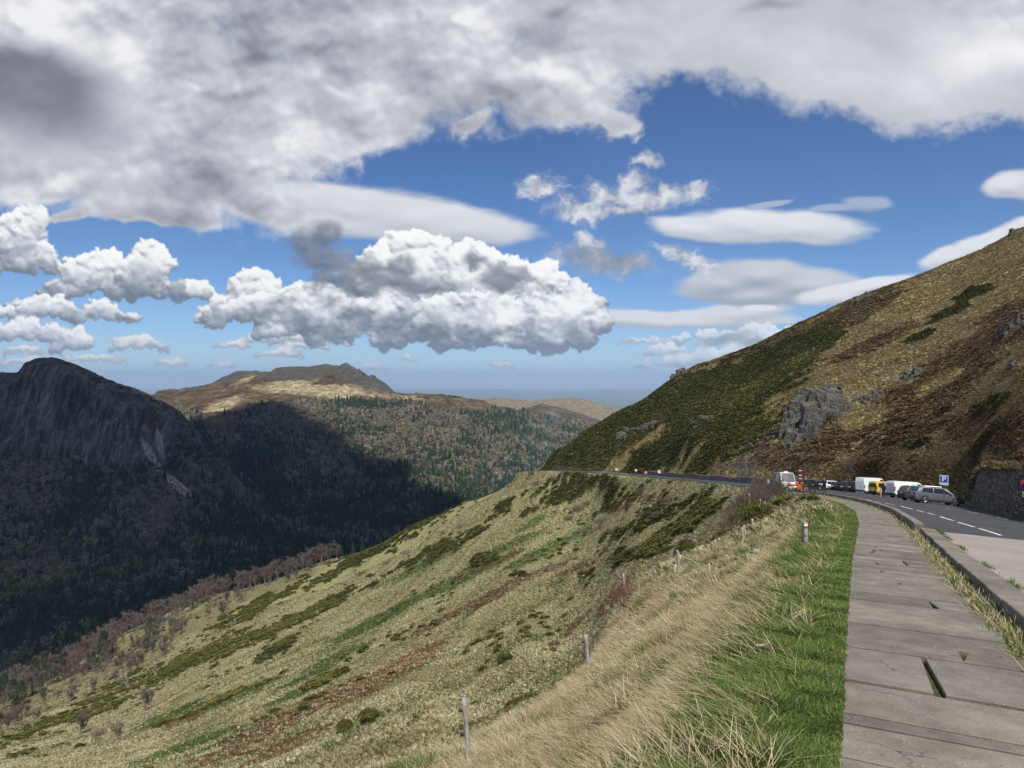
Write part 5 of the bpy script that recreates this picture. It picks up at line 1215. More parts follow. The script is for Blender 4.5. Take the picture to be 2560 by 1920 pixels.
def woods_():
    N = 330000
    u = NR.uniform(FU[0], pu(1330), N); y = np.sqrt(NR.uniform(1050 ** 2, 4200 ** 2, N)); x = u * y
    wd = fbil(woods, x, y); vs = fbil(FVIS.astype(float), x, y); sx = (u * FPX + 1280) / 1.15732; sy = (-fbil(FZ2, x, y) / y * FPX + EYE) / 1.15732
    dens = .23 * np.clip(2600 / y, .8, 1.4)
    mix_ = fbm(x / 190, y / 190, 5, .6, 901)
    k = (NR.rand(N) < wd * dens) & (vs > .2) & (wd > .12)
    x, y, sx, sy, mix_ = x[k], y[k], sx[k], sy[k], mix_[k]; n = len(x)
    # conifers rule low down and to the right, bare broad-leaved trees higher up
    pc = .36 + .45 * sstep(1000, 1200, sy) * sstep(250, 600, sx) - .30 * sstep(1010, 900, sy) + 1.5 * mix_ + .25 * sstep(650, 1000, sx) * sstep(1000, 1100, sy) - .25 * sstep(350, 100, sx) * sstep(1200, 1000, sy)
    pc = pc + .5 * sstep(.0, .5, blobs(sx, sy, [(1090, 905, 90, 40, -20), (800, 882, 130, 16, -4), (430, 960, 90, 60, -40), (560, 1040, 120, 60, -40)]))
    con = NR.rand(n) < np.clip(pc, .06, .95)
    z = fbil(FZ2, x, y)
    kc = np.where(con)[0]; kb = np.where(~con)[0]
    hc = NR.uniform(19, 42, len(kc)); 
    merged('conifer_forest', [conifer_t(i) for i in range(4)], np.column_stack([x[kc], y[kc], z[kc] - 1]), NR.uniform(0, 6.28, len(kc)), np.column_stack([hc * .95, hc * .95, hc]), M_CON,
           dict(tone=np.clip(.42 + .3 * fbm(x[kc] / 60, y[kc] / 60, 3, .6, 903) + NR.normal(0, .2, len(kc)), 0, 1)), 'dark conifer forest covering the far side of the valley')
    hb = NR.uniform(15, 27, len(kb))
    k2 = (NR.rand(len(kb)) < np.clip(.12 + .65 * sstep(1150, 1320, sy[kb]) * sstep(.0, .3, fbm(x[kb] / 120, y[kb] / 120, 4, .6, 905) + .15), 0, .8)).astype(float)
    merged('bare_forest', [leafy_t(i) for i in range(4)], np.column_stack([x[kb], y[kb], z[kb] - .5]), NR.uniform(0, 6.28, len(kb)), np.column_stack([hb * 1.05, hb * 1.05, hb]), M_BARE,
           dict(tone=np.clip(.45 + .3 * fbm(x[kb] / 80, y[kb] / 80, 3, .6, 904) + NR.normal(0, .11, len(kb)), 0, 1), kind2=k2), 'grey brown bare beech woods with some budding yellow green crowns')
    print('woods', len(kc), len(kb))
woods_()
# ------------------------------------------------------------------ trees of the near wood edge, each its own
M_TWIG = plain('bare_twigs', (.105, .088, .080), .9, var=.3, scale=.6)
M_TWIG_R = plain('reddish_twigs', (.112, .076, .066), .9, var=.3, scale=.6)
M_BARK = plain('grey_bark', (.16, .14, .125), .9, var=.3, scale=3)
M_BIRCH = plain('birch_bark', (.42, .40, .37), .8, var=.25, scale=4)
def tree_meshes(seed, H=9.0, spread=.42, stems=1, twigw=.06, dens=1.0):
    """tapered trunk with limbs, and a crown of fine bare twigs"""
    r = random.Random(seed); trunk = MB(); TV = []; TF = []
    def twig(p, d, L, w):
        s = d.cross(Vector((r.uniform(-1, 1), r.uniform(-1, 1), r.uniform(-1, 1)))).normalized() * w / 2
        k = len(TV); TV.extend([p - s, p + s, p + d * L]); TF.append((k, k + 1, k + 2))
    def branch(p, d, L, rad, lev):
        n = 4; pts = [p]; dd = d.copy()
        for i in range(n):
            dd = (dd + Vector((r.gauss(0, .12), r.gauss(0, .12), r.gauss(0, .06) + (.10 if lev else .03)))).normalized(); pts.append(pts[-1] + dd * L / n)
        if lev < 2: trunk.tube(pts, [rad * (1 - .7 * i / n) for i in range(n + 1)], 5 if lev == 0 else 3, cap=False)
        kids = {0: int(11 * dens), 1: int(7 * dens), 2: 0}[lev]
        for i in range(kids):
            t = r.uniform(.25 if lev == 0 else .15, 1); k = min(int(t * n), n - 1); q = pts[k].lerp(pts[k + 1], t * n - k)
            a = r.uniform(0, 6.28); out = Vector((math.cos(a), math.sin(a), 0)); nd = (dd * .55 + out * spread * r.uniform(1.2, 2.2) + Vector((0, 0, .25))).normalized()
            branch(q, nd, L * r.uniform(.32, .52) * (1.15 - .5 * t), rad * .42 * (1 - .5 * t), lev + 1)
        if lev >= 1:
            for i in range(int((10 if lev == 2 else 6) * dens)):
                t = r.uniform(.1, 1); k = min(int(t * n), n - 1); q = pts[k].lerp(pts[k + 1], t * n - k)
                nd = (dd + Vector((r.gauss(0, .55), r.gauss(0, .55), r.gauss(.15, .4)))).normalized(); twig(q, nd, H * r.uniform(.06, .13), twigw)
                if lev == 2 and i == 0: twig(pts[0], (pts[-1] - pts[0]).normalized(), L, twigw * 1.4)
    for s in range(stems):
        a = r.uniform(0, 6.28); tilt = .04 if stems == 1 else r.uniform(.15, .45)
        branch(Vector((0, 0, -.3)), Vector((math.cos(a) * tilt, math.sin(a) * tilt, 1)).normalized(), H * r.uniform(.78, .95), H * .017, 0)
    return trunk, (TV, TF)
def make_tree(name, seed, twig_m, bark_m, **kw):
    tr, (V, F) = tree_meshes(seed, **kw); root = empty(name, (0, 0, 0))
    t = tr.build('trunk', bark_m, root); c = obj('crown', V, F, twig_m, root); return root
def conifer_tree(seed, n=900):
    r = random.Random(seed); root = empty('conifer', (0, 0, 0)); H = 10.0
    MB().tube([(0, 0, -.4), (0, 0, H * .5), (0, 0, H * .96)], [.17, .10, .02], 7).build('trunk', M_BARK, root)
    V = []; F = []
    lay = 26
    for i in range(n):
        L = r.random() ** .75; z = H * (.08 + .9 * (1 - (1 - L) ** 1)); zl = round(z / H * lay) / lay * H; R_ = H * .25 * (1 - zl / H) ** .8 + .12; a = r.uniform(0, 6.28); rr = R_ * math.sqrt(r.uniform(.15, 1.1)) * (1 + .18 * math.sin(a * 3 + zl))
        p = Vector((rr * math.cos(a), rr * math.sin(a), zl - rr * .28 + r.uniform(-.1, .1))); out = Vector((math.cos(a), math.sin(a), -.3)); s = Vector((-math.sin(a), math.cos(a), 0)); w = r.uniform(.12, .3); k = len(V)
        V += [p - s * w, p + s * w, p + out * r.uniform(.3, .6) + Vector((0, 0, r.uniform(-.1, .15)))]; F.append((k, k + 1, k + 2))
    obj('crown', V, F, plain('near_needles', (.020, .036, .016), .9, var=.5, scale=.9), root); return root
protoB = [make_tree('bare_tree', 10 + i, M_TWIG if i % 2 else M_TWIG_R, M_BARK, H=9, dens=1.0) for i in range(5)]
protoS = [make_tree('bare_tree', 30 + i, M_TWIG, M_BARK, H=6, stems=4, dens=.75) for i in range(3)]
protoW = [make_tree('birch_tree', 40 + i, M_TWIG, M_BIRCH, H=7.5, stems=2, dens=.7) for i in range(2)]
protoC = [conifer_tree(50 + i) for i in range(3)]
FREE = {id(p): True for p in protoB + protoS + protoW + protoC}
def put(proto, p, rz, s, label, cat, group=None):
    if FREE.get(id(proto)): o = proto; FREE[id(proto)] = False
    else: o = copy_tree(proto)
    o.location = p; o.rotation_euler = (0, 0, rz); o.scale = (s[0], s[0], s[1]); tag(o, label, cat, group); return o
def _lab(x, y, t, h):
    ref = [(0, 'at the left end of the belt'), (75, 'in the dark conifer group at lower left'), (140, 'by the small conifer on the clearing'), (226, 'around the broad dark conifer'), (322, 'around the slim pointed conifer'), (410, 'beside the green pines'), (500, 'right of the green pines'), (610, 'on the narrowing part of the belt'), (720, 'at its thin right end')]
    w = min(ref, key=lambda r: abs(r[0] - x))[1]
    if t < .4: return ('tall' if h > 10.8 else 'medium') + ' bare reddish broadleaf tree ' + w
    return ('low' if h < 7.2 else 'small') + ' bare grey tree below the belt, ' + w
def wood_edge():
    rr = random.Random(3)
    # (sketch x, y of the foot, height in m)
    place = []
    top = [(-40,1522),(0,1500),(60,1478),(120,1446),(200,1402),(260,1372),(330,1345),(400,1315),(450,1292),(520,1268),(580,1250),(640,1234),(700,1213),(730,1203)]
    low = [(-40,1640),(0,1630),(60,1580),(120,1540),(200,1500),(260,1470),(330,1430),(400,1385),(450,1350),(520,1305),(580,1272),(640,1248),(700,1222),(730,1208)]
    n_ = 0
    for i in range(268):
        x = rr.uniform(-40, 730) if i % 3 else rr.uniform(-40, 420); a = np.interp(x, *zip(*top)); b = np.interp(x, *zip(*low)); t = rr.random() ** 2.3
        place.append((x, a + (b - a) * t + 3, t))
    place.sort(key=lambda p: p[1])
    for x, y, t in place:
        p = near_point(x, y); h = (rr.uniform(9, 13.5) if t < .4 else rr.uniform(5.5, 9)) * (.9 if x > 500 else 1)
        if t < .4:
            put(protoB[rr.randrange(5)], p, rr.uniform(0, 6.28), (h / 9 * 1.4, h / 9), _lab(x, y, t, h), 'tree', 'bare trees along the valley edge')
        else:
            put(protoS[rr.randrange(3)] if rr.random() < .6 else protoB[rr.randrange(5)], p, rr.uniform(0, 6.28), (h / 7.5 * 1.1, h / 7.5), _lab(x, y, t, h), 'tree', 'small bare trees on the lower slope')
    for x, y, h, lab in [(226,1424,17,'broad dark conifer, the left one of the pair above the clearing'),(322,1398,15.5,'slim pointed conifer, the right one of the pair above the clearing'),(137,1468,11,'small dark conifer on the grassy clearing edge')]:
        put(protoC[int(x) % 3], near_point(x, y), x, (h / 10 * (1.25 if x < 300 else .85), h / 10), lab, 'tree')
    for x, y, h in [(10,1520,15),(28,1530,13),(45,1528,12),(75,1490,16),(95,1478,17),(110,1482,13),(60,1510,12),(-12,1525,16),(84,1500,10),(190,1450,8),(200,1444,9),(210,1452,7),(385,1322,9),(400,1318,10),(412,1314,11),(428,1306,10),(445,1300,9),(120,1450,12),(600,1248,7),(618,1244,8),(735,1202,7),(760,1194,7),(780,1189,6),(640,1238,6)]:
        put(protoC[int(x) % 3], near_point(x, y - 4), x, (h / 10 * rr.uniform(1, 1.3), h / 10), ('tall ' if h > 12 else 'short ') + 'dark green conifer ' + ('in the group at lower left of the wood belt' if x < 130 else 'standing between the pair of conifers and the left group' if x < 260 else 'in the green clump in the middle of the wood belt' if x < 500 else 'near the thin right end of the wood belt'), 'tree', 'dark conifers along the valley edge')
    for x, y, h, lab in [(340,1462,6.5,'white stemmed birch with a forked trunk, right of the other birch'),(278,1492,7,'white stemmed birch standing alone left of the forked one')]:
        put(protoW[int(x) % 2], near_point(x, y), x, (h / 7.5, h / 7.5), lab, 'tree')
    for x, y, h, lab in [(313,1540,7.5,'bare multi stemmed tree low on the slope with a round crown'),(175,1590,6.5,'bare wide tree at the lower left on the open slope'),(255,1605,4.5,'thin sapling standing in the heath at lower left')]:
        put(protoS[int(x) % 3], near_point(x, y), x, (h / 6, h / 6), lab, 'tree')
wood_edge()
for p in protoB + protoS + protoW + protoC:
    if FREE.get(id(p)):
        for c in list(p.children): bpy.data.objects.remove(c)
        bpy.data.objects.remove(p)
# ------------------------------------------------------------------ bare and leafy bushes on the slope
M_BUSH = plain('bush_twigs', (.115, .088, .076), .9, var=.35, scale=2)
M_BUSHR = plain('red_bush_twigs', (.15, .075, .045), .9, var=.35, scale=2)
def bush_mesh(seed, W_, D_, H, n, tw=.016):
    r = random.Random(seed); V = []; F = []
    def strip(p, q, w):
        s = (q - p).cross(Vector((r.uniform(-1, 1), r.uniform(-1, 1), .1))).normalized() * w / 2; k = len(V); V.extend([p - s, p + s, q]); F.append((k, k + 1, k + 2))
    for i in range(n):
        a = r.uniform(0, 6.28); b = math.sqrt(r.random()); base = Vector((math.cos(a) * b * W_ / 2, math.sin(a) * b * D_ / 2, -.15)); h = H * (1 - .45 * b * b) * r.uniform(.65, 1.05)
        d = Vector((math.cos(a) * b * .35 + r.gauss(0, .16), math.sin(a) * b * .35 + r.gauss(0, .16), 1)).normalized(); tip = base + d * h; strip(base, tip, tw * 1.4)
        for j in range(7):
            t = r.uniform(.3, .97); p = base.lerp(tip, t); dd = (d + Vector((r.gauss(0, .5), r.gauss(0, .5), r.gauss(0, .25)))).normalized(); q = p + dd * h * r.uniform(.10, .26); strip(p, q, tw)
    return V, F
def place_bush(x, y, W_, D_, H, n, m, label, name='bush', cat='bush', d=None, dz=0, tw=None, rz=0.):
    p = near_point(x, y) if d is None else np.array(at(x, y, d)); g = float(ground(p[0], p[1])[0]); dist = p[1]
    V, F = bush_mesh(int(x * 7 + y), W_, D_, H, n, tw or max(.012, dist * .00022)); o = obj(name, V, F, m); o.location = (p[0], p[1], g + dz); o.rotation_euler = (0, 0, rz); return tag(o, label, cat)
for x, y, w, h, n, lab in [(1597,1136,2.6,1.7,240,'low bare brown bush at the lower left end of the big thicket'),(1618,1122,3.0,2.4,340,'bare brown bush, second from the lower left of the big thicket'),(1640,1108,3.2,2.8,380,'tallest bare brown bush in the middle of the big thicket by the fence'),(1662,1092,3.2,2.8,360,'bare brown bush at the upper right end of the big thicket under the camper'),(1585,1150,2.2,1.2,160,'small twiggy bush at the bottom tip of the big thicket')]:
    place_bush(x, y, w * 1.35, w * 1.1, h * 1.25, int(n * 1.5), M_BUSH, lab, tw=.026)
place_bush(1366, 1294, 1.6, 1.4, 1.0, 240, M_BUSHR, 'rust red twiggy bush beside the third fence post')
for x, y, w, h, lab in [(1210,1000,7,3.2,'round bare grey shrub above the far end of the road'),(1290,990,5,2.2,'pale bare shrub above the road under the crags'),(1160,1050,6,2.6,'bare shrub right below the far corner of the road'),(1195,1040,6,3,'bare grey shrub below the road, second from the far corner'),(1250,1105,5,3.2,'bare upright shrub in the pale scree below the road'),(1340,1060,5,2.5,'bare purple grey shrub in the broom under the road signs'),(1385,1070,4.5,2.2,'bare grey shrub in the middle of the broom below the road'),(1270,1090,4,2,'small bare shrub on the scree beside the upright one'),
                        (1300,1130,5,2.4,'bare shrub left of the widest broom mat'),(1330,1155,4.2,2.2,'bare purple shrub at the foot of the broom mats'),(1230,1125,4.5,2.2,'bare shrub at the lower edge of the pale scree'),(1000,1140,7,2,'wide low bare thicket on the open grass'),(960,1152,6,1.8,'bare thicket left of the wide low one on the open grass'),(880,1195,7,2.0,'long bare thicket beside the broom on the lower slope'),(840,1215,6,1.8,'bare thicket at the left end of the long one'),(780,1240,6,2.2,'bare bush near the valley edge of the slope'),(215,1590,3.5,2.4,'dark leafless bush alone in the grass at lower left'),
                        (1150,1030,5,2,'bare shrub leaning over the bend of the road'),(1450,1085,4,1.8,'bare shrub beside the dark bracken under the road'),(1480,1050,4,1.5,'low bare shrub hugging the outer road edge'),(1420,1120,3,1.6,'small bare shrub between two broom mats'),(1560,1000,5,1.6,'bare shrub at the foot of the cliff left of the stone wall'),(1845,1008,4,2.0,'dusky bare bush on the bank above the dark parked cars'),(1770,1005,4,2.0,'bare bush on the bank above the black SUV'),(1680,1012,4.5,2.2,'bare bush on the bank above the stone wall behind the camper')]:
    place_bush(x, y, w, w * .8, h, 150, M_BUSH, lab)
def broom_bush(x, y, w, h, lab, m=M_BROOM, n=2600, d=None):
    p = near_point(x, y) if d is None else np.array(at(x, y, d)); g = float(ground(p[0], p[1])[0]); r = random.Random(int(x + y)); V = []; F = []; T = []
    for i in range(n):
        a = r.uniform(0, 6.28); b = math.sqrt(r.random()); z = h * (1 - b * b) ** .5 * r.uniform(.55, 1.05) * (1 + .2 * math.sin(a * 4)); c = Vector((math.cos(a) * b * w / 2, math.sin(a) * b * w / 2, z)); s = Vector((r.gauss(0, 1), r.gauss(0, 1), 0)).normalized() * (.012 + p[1] * .0002)
        k = len(V); V += [c - s - Vector((0, 0, .05)), c + s - Vector((0, 0, .05)), c + Vector((r.gauss(0, .05), r.gauss(0, .05), .08))]; F.append((k, k + 1, k + 2)); T += [min(1, max(0, r.gauss(.5, .25)))] * 3
    o = obj('broom_bush', V, F, m); o.data.attributes.new('tone', 'FLOAT', 'POINT').data.foreach_set('value', T); o.location = (p[0], p[1], g - .05); return tag(o, lab, 'bush')
broom_bush(1490, 1192, 2.6, 1.1, 'rounded green broom bush right above the fourth fence post')
broom_bush(1626, 1140, 2.2, 1.1, 'green broom bush tucked under the big bare thicket')
broom_bush(1327, 1312, 1.3, .55, 'low broom tuft left of the third fence post')
broom_bush(1090, 1437, 2.6, 1.0, 'lone green and brown broom bush on the open grass')
broom_bush(797, 1565, 2.6, 1.1, 'broom bush standing at the end of the red bracken strip')
broom_bush(745, 1590, 2.0, .9, 'small broom bush below left of the one by the bracken')
broom_bush(1230, 1372, 1.6, .6, 'small brown heather hummock below the fence', M_HEATH)
broom_bush(1195, 1412, 1.4, .6, 'brown heather tuft on the bank between the posts', M_HEATH)
# ------------------------------------------------------------------ rock
def m_rock(nt, bs, out):
    g = nt.new('ShaderNodeNewGeometry').outputs['Position']
    n = nt.noise(g, .9, 7, .66); f = nt.noise(g, 4.5, 5, .7); e = nt.voro(nt.vm('ADD', g, nt.vm('SCALE', nt.noise(g, .6, 3, .6, out=1), 1.0)), .8, 'DISTANCE_TO_EDGE', detail=2)
    c = nt.ramp(nt.m('ADD', nt.m('MULTIPLY', n, .55), nt.m('MULTIPLY', f, .45)), [(.3, (.030, .028, .026)), (.45, (.085, .080, .074)), (.58, (.150, .145, .136)), (.72, (.26, .255, .24))])
    c = nt.mix(nt.mr(e, 0, .05, .75, 0), c, (.022, .02, .018))
    c = nt.mix(nt.mr(nt.noise(g, .5, 5, .6), .55, .68, 0, .55), c, (.15, .13, .055))
    nt.l.new(c, bs.inputs['Base Color']); setp(bs, rough=.92, spec=.2)
    b = nt.new('ShaderNodeBump'); nt.put(b.inputs['Height'], nt.m('ADD', f, nt.m('MULTIPLY', nt.mr(e, 0, .12), .6))); b.inputs['Strength'].default_value = .8; b.inputs['Distance'].default_value = .25; nt.l.new(b.outputs[0], bs.inputs['Normal'])
M_ROCK = mat('crag_rock', m_rock)
def outcrop(name, ells, n, s0, s1, label, cat='rock outcrop', tall=1.0, sink=.5, seed=1, m=M_ROCK):
    r = random.Random(seed); bm = bmesh.new(); pts0 = None; P = []
    for i in range(n):
        ex, ey, rx, ry, rot = ells[i % len(ells)]; a = r.uniform(0, 6.28); b = math.sqrt(r.random()); dx, dy = rx * b * math.cos(a), ry * b * math.sin(a); ro = R(rot)
        P.append((ex + dx * math.cos(ro) - dy * math.sin(ro), ey - (dx * math.sin(ro) + dy * math.cos(ro)), 1 - b))
    org = Vector(near_point(ells[0][0], ells[0][1])); org.z = float(ground(org.x, org.y)[0])
    for x, y, q in P:
        p = Vector(near_point(x, y)); s = r.uniform(s0, s1) * (.6 + .6 * q); b2 = bmesh.new()
        yaw = R(-25) + r.gauss(0, .35); sx, sy, sz = s * r.uniform(.7, 1.2), s * r.uniform(.6, 1.0), s * r.uniform(.7, 1.3) * tall
        for k in range(16):
            v = Vector((r.choice((-1, 1)) * r.uniform(.62, 1) * .5 * sx, r.choice((-1, 1)) * r.uniform(.62, 1) * .5 * sy, r.choice((-1, 1)) * r.uniform(.6, 1) * .5 * sz)); b2.verts.new(v)
        bmesh.ops.convex_hull(b2, input=b2.verts[:]); M = Matrix.Translation(p - org + Vector((0, 0, sz * (.5 - sink)))) @ Euler((r.gauss(0, .10), r.gauss(.12, .10), yaw)).to_matrix().to_4x4()
        b2.transform(M); me_ = bpy.data.meshes.new('t'); b2.to_mesh(me_); b2.free(); bm.from_mesh(me_); bpy.data.meshes.remove(me_)
    bmesh.ops.delete(bm, geom=[v for v in bm.verts if not v.link_faces], context='VERTS')
    me = bpy.data.meshes.new(name); bm.to_mesh(me); bm.free(); me.materials.append(m); o = bpy.data.objects.new(name, me); col.objects.link(o); o.location = org; return tag(o, label, cat)
outcrop('rock_outcrop', [(1735,915,36,38,6),(1790,892,44,26,14),(1712,940,18,40,0),(1770,862,46,12,14),(1745,930,36,26,6)], 130, 1.8, 4.8, 'tall fractured grey cliff above the camper van, the biggest crag', tall=1.5, seed=1)
outcrop('rock_outcrop', [(1870,868,26,8,16),(1900,853,22,7,10)], 48, 1.0, 2.5, 'crags stepping up to the right from the biggest cliff', seed=2)
outcrop('rock_outcrop', [(1960,822,20,6,12),(1985,812,24,6,15)], 34, .8, 2.2, 'broken rocks high on the slope right of the cliff', seed=3)
outcrop('rock_outcrop', [(2190,712,34,14,42),(2172,728,18,7,42)], 40, 1.0, 2.4, 'long slanting rock rib at the right edge of the hill', seed=4)
outcrop('rock_outcrop', [(1525,915,22,7,14),(1502,921,14,6,0)], 40, 1.0, 2.4, 'grey crag in the broom left of the big cliff', seed=5)
outcrop('rock_outcrop', [(1345,948,20,9,20),(1378,937,20,6,20),(1405,931,18,6,20)], 80, 1.2, 3.0, 'line of crags above the far bend of the road', seed=6)
outcrop('rock_outcrop', [(1870,642,24,7,22),(1850,650,12,6,20)], 14, 1.2, 3.0, 'pale rocks standing on the skyline half way up the ridge', seed=7, sink=.45)
outcrop('rock_outcrop', [(2192,502,22,8,30)], 12, 1.5, 3.4, 'dark rocks crowning the top right end of the ridge', seed=8, sink=.45)
outcrop('rock_outcrop', [(1456,816,8,6,40),(1470,808,8,4,30)], 10, 2.0, 4.2, 'small crag on the skyline where the ridge steepens', seed=9, sink=.15)
outcrop('rock_outcrop', [(2192,812,8,3,8)], 8, .8, 1.5, 'flat pale boulder low at the right edge of the hill', seed=10)
outcrop('rock_outcrop', [(1640,965,36,10,20),(1612,978,22,7,14)], 48, .9, 2.1, 'crumbling brown rocks below the left end of the cliff', seed=11)
outcrop('rock_outcrop', [(2170,870,3,2,0)], 3, .8, 1.8, 'pale boulder in the heather above the tall stone wall', seed=12)
outcrop('rock_outcrop', [(2120,900,3,2,30)], 3, .8, 1.6, 'small pale boulder lower and left of the other one above the tall wall', seed=18)
outcrop('rock_outcrop', [(2062,888,12,4,30)], 12, .7, 1.6, 'jumble of low rocks in the brown heath above the yellow van', seed=13)
outcrop('rock_outcrop', [(1230,1237,5,3,20)], 5, .8, 1.8, 'lichen grey boulder lying in the red bracken below the path', 'rock', seed=14)
outcrop('rock_outcrop', [(1195,1262,4,2,20)], 4, .6, 1.4, 'flat grey rock below left of the lichen boulder', 'rock', seed=15)
outcrop('rock_outcrop', [(1345,1155,2,1,0)], 3, .6, 1.2, 'pale stone among the broom mats', 'rock', seed=16)
M_PALE = plain('pale_stone', (.40, .39, .37), .9, var=.25, scale=9)
_b = outcrop('boulder', [(1636,1196,1,1,0)], 1, .34, .36, 'small whitish boulder in the dry grass left of the marker post', 'rock', seed=17, sink=.2, m=M_PALE)
# ------------------------------------------------------------------ placing things on the road
def on_road(px, py):
    """the road point seen at photograph position px, py"""
    u = (px - 1280) / FPX; v = (py - EYE) / FPX
    ds = np.linspace(5, 400, 20000); n, sg = corridor(u * ds, ds); z = level_z(n, sg) + UP; k = np.argmin(np.abs(-v * ds - z) + (ds < 8) * 9)
    return Vector((u * ds[k], ds[k], z[k]))
def road_h(x, y):
    n, s = corridor(np.array([x]), np.array([y])); return float(level_z(n, s)[0]) + UP
M_TYRE = plain('tyre_rubber', (.018, .018, .019), .85, var=.2); M_RIM = plain('alloy', (.42, .43, .45), .3, metal=.9, var=.1); M_BLK = plain('black_plastic', (.016, .016, .018), .6, var=.2)
M_PLATE = plain('number_plate_white', (.75, .76, .75), .5, var=.1); M_RED = plain('red_lamp', (.42, .018, .016), .18, var=.1, coat=.5); M_LAMP = plain('lamp_glass', (.70, .72, .75), .12, var=.1, coat=.6)
def m_glass(nt, bs, out): nt.put(bs.inputs['Base Color'], (.012, .016, .020, 1)); setp(bs, rough=.06, spec=.8)
M_GLASS = mat('dark_car_glass', m_glass)
def paint(name, c, metal=.0, rough=.32): return plain(name, c, rough, metal, var=.05, scale=1.5, coat=.6)
class Car:
    def __init__(s, root, L, W, prof, belt, paint_m, tumble=.78, zb=.24, wheel_r=.33, wb=None, fr=.86, belt_drop=0.0):
        """prof: (x, z top) from rear to front; x measured from the middle"""
        s.root, s.L, s.W, s.prof, s.belt, s.tumble = root, L, W, prof, belt, tumble
        s.H = max(z for _, z in prof); hw = W / 2
        s.hw = hw
        xs = sorted(set([p[0] for p in prof] + list(np.linspace(-L / 2, L / 2, 26))))
        zt = np.interp(xs, [p[0] for p in prof], [p[1] for p in prof])
        mb = MB(); cols = []
        for x, z in zip(xs, zt):
            e = min(1, ((L / 2 - abs(x)) / .55)); plan = (1 - .13 * (1 - e) ** 2)           # rounded corners in plan
            lv = [zb, zb + .16, min(.62, z * .75), min(belt, z - .05), (min(belt, z - .05) + z) / 2, z - .045, z]
            row = []
            for k, zz in enumerate(lv):
                w = s.wz(zz) * plan * (.93 if k == 0 else 1.0 if k < 6 else .86)
                row.append((x, w, zz + (.0 if k < 6 else .0)))
            cols.append(row + [(x, 0, z + .022)] + [(a, -b, c) for a, b, c in reversed(row)])
        m = len(cols[0]); V = [p for c in cols for p in c]; F = []
        for i in range(len(cols) - 1):
            for k in range(m - 1): F.append((i * m + k, (i + 1) * m + k, (i + 1) * m + k + 1, i * m + k + 1))
            F.append((i * m + m - 1, (i + 1) * m + m - 1, (i + 1) * m, i * m))
        F.append(tuple(range(m))); F.append(tuple((len(cols) - 1) * m + k for k in range(m))[::-1])
        mb.add(V, F); s.body = mb.build('body', paint_m, root, smooth=False)
        bm = bmesh.new(); bm.from_mesh(s.body.data); bmesh.ops.recalc_face_normals(bm, faces=bm.faces); bm.to_mesh(s.body.data); bm.free()
        for p in s.body.data.polygons: p.use_smooth = True
        s.body.data.set_sharp_from_angle(angle=R(32))
        wb = wb or L * .6
        s.xr, s.xf = -wb / 2 - .02, wb / 2 + .08
        for x in (s.xr, s.xf):
            for sd in (-1, 1):
                w = MB(); r = wheel_r; y = sd * (hw - .10)
                w.lathe([(r * .62, -.11), (r * .96, -.11), (r, -.06), (r, .06), (r * .96, .11), (r * .62, .11)], (x, y, r), 20, 'Y'); o = w.build('wheel', M_TYRE, root, True)
                rm = MB(); rm.lathe([(.03, .0), (r * .20, .012), (r * .22, 0)], (x, y + sd * .115, r), 10, 'Y')
                for k in range(6):
                    a = k * math.pi / 3; rm.box((x + math.cos(a) * r * .36, y + sd * .11, r + math.sin(a) * r * .36), (r * .55, .02, r * .17), ry=-a)
                rm.tube([(x + r * .60 * math.cos(a), y + sd * .11, r + r * .60 * math.sin(a)) for a in np.linspace(0, 6.283, 17)], .018, 5, cap=False)
                rm.build('rim', M_RIM, o)
                ar = MB(); ar.lathe([(r * 1.0, 0), (r * 1.17, .0), (r * 1.17, -.012)], (x, sd * (s.wz(r) + .004), r + .02), 20, 'Y'); ar.build('wheel_arch', M_BLK, root)
        mb = MB(); mb.box((0, 0, zb + .02), (L * .96, W * .97, .16)); mb.build('underbody', M_BLK, root)
    def wz(s, z):
        hw = s.hw
        if z <= s.belt: return hw * (1 - .045 * max(0, (s.belt - z - .35)))
        return hw * (1 - (1 - s.tumble) * (z - s.belt) / max(s.H - s.belt, .01))
    def side(s, name, poly, m, off=.012, both=True):
        for sd in (1, -1):
            V = [(x, sd * (s.wz(z) + off), z) for x, z in poly]; V2 = [(x, sd * (s.wz(z) - .02), z) for x, z in poly]; n = len(poly)
            F = [tuple(range(n)) if sd < 0 else tuple(range(n))[::-1]] + [(i, (i + 1) % n, n + (i + 1) % n, n + i) for i in range(n)]
            obj(name, V + V2, F, m, s.root)
            if not both: break
    def screen(s, name, x0, x1, m, inset=.12, off=.045):
        """front or rear glass between profile positions"""
        z0, z1 = [np.interp(x, [p[0] for p in s.prof], [p[1] for p in s.prof]) for x in (x0, x1)]
        d = Vector((z0 - z1, 0, x1 - x0)); d = d.normalized() * off; d = d if d.z > 0 else -d
        zs = (z0 + .03, z1 - .05); xs_ = (x0 + (x1 - x0) * .04, x1 - (x1 - x0) * .10)
        V = [(xs_[0] + d.x, -(s.wz(zs[0]) - inset * .7), zs[0] + d.z), (xs_[0] + d.x, s.wz(zs[0]) - inset * .7, zs[0] + d.z), (xs_[1] + d.x, s.wz(zs[1]) - inset, zs[1] + d.z + .02), (xs_[1] + d.x, -(s.wz(zs[1]) - inset), zs[1] + d.z + .02)]
        obj(name, V, [(0, 1, 2, 3)], m, s.root)
    def end(s, name, x, y, z, w, h, m, both=False, t=.03, rz=0):
        for sd in ((1, -1) if both else (1,)): MB().box((x, y * sd, z), (t, w, h), rz=rz * sd, b=min(t, w, h) * .2).build(name, m, s.root)
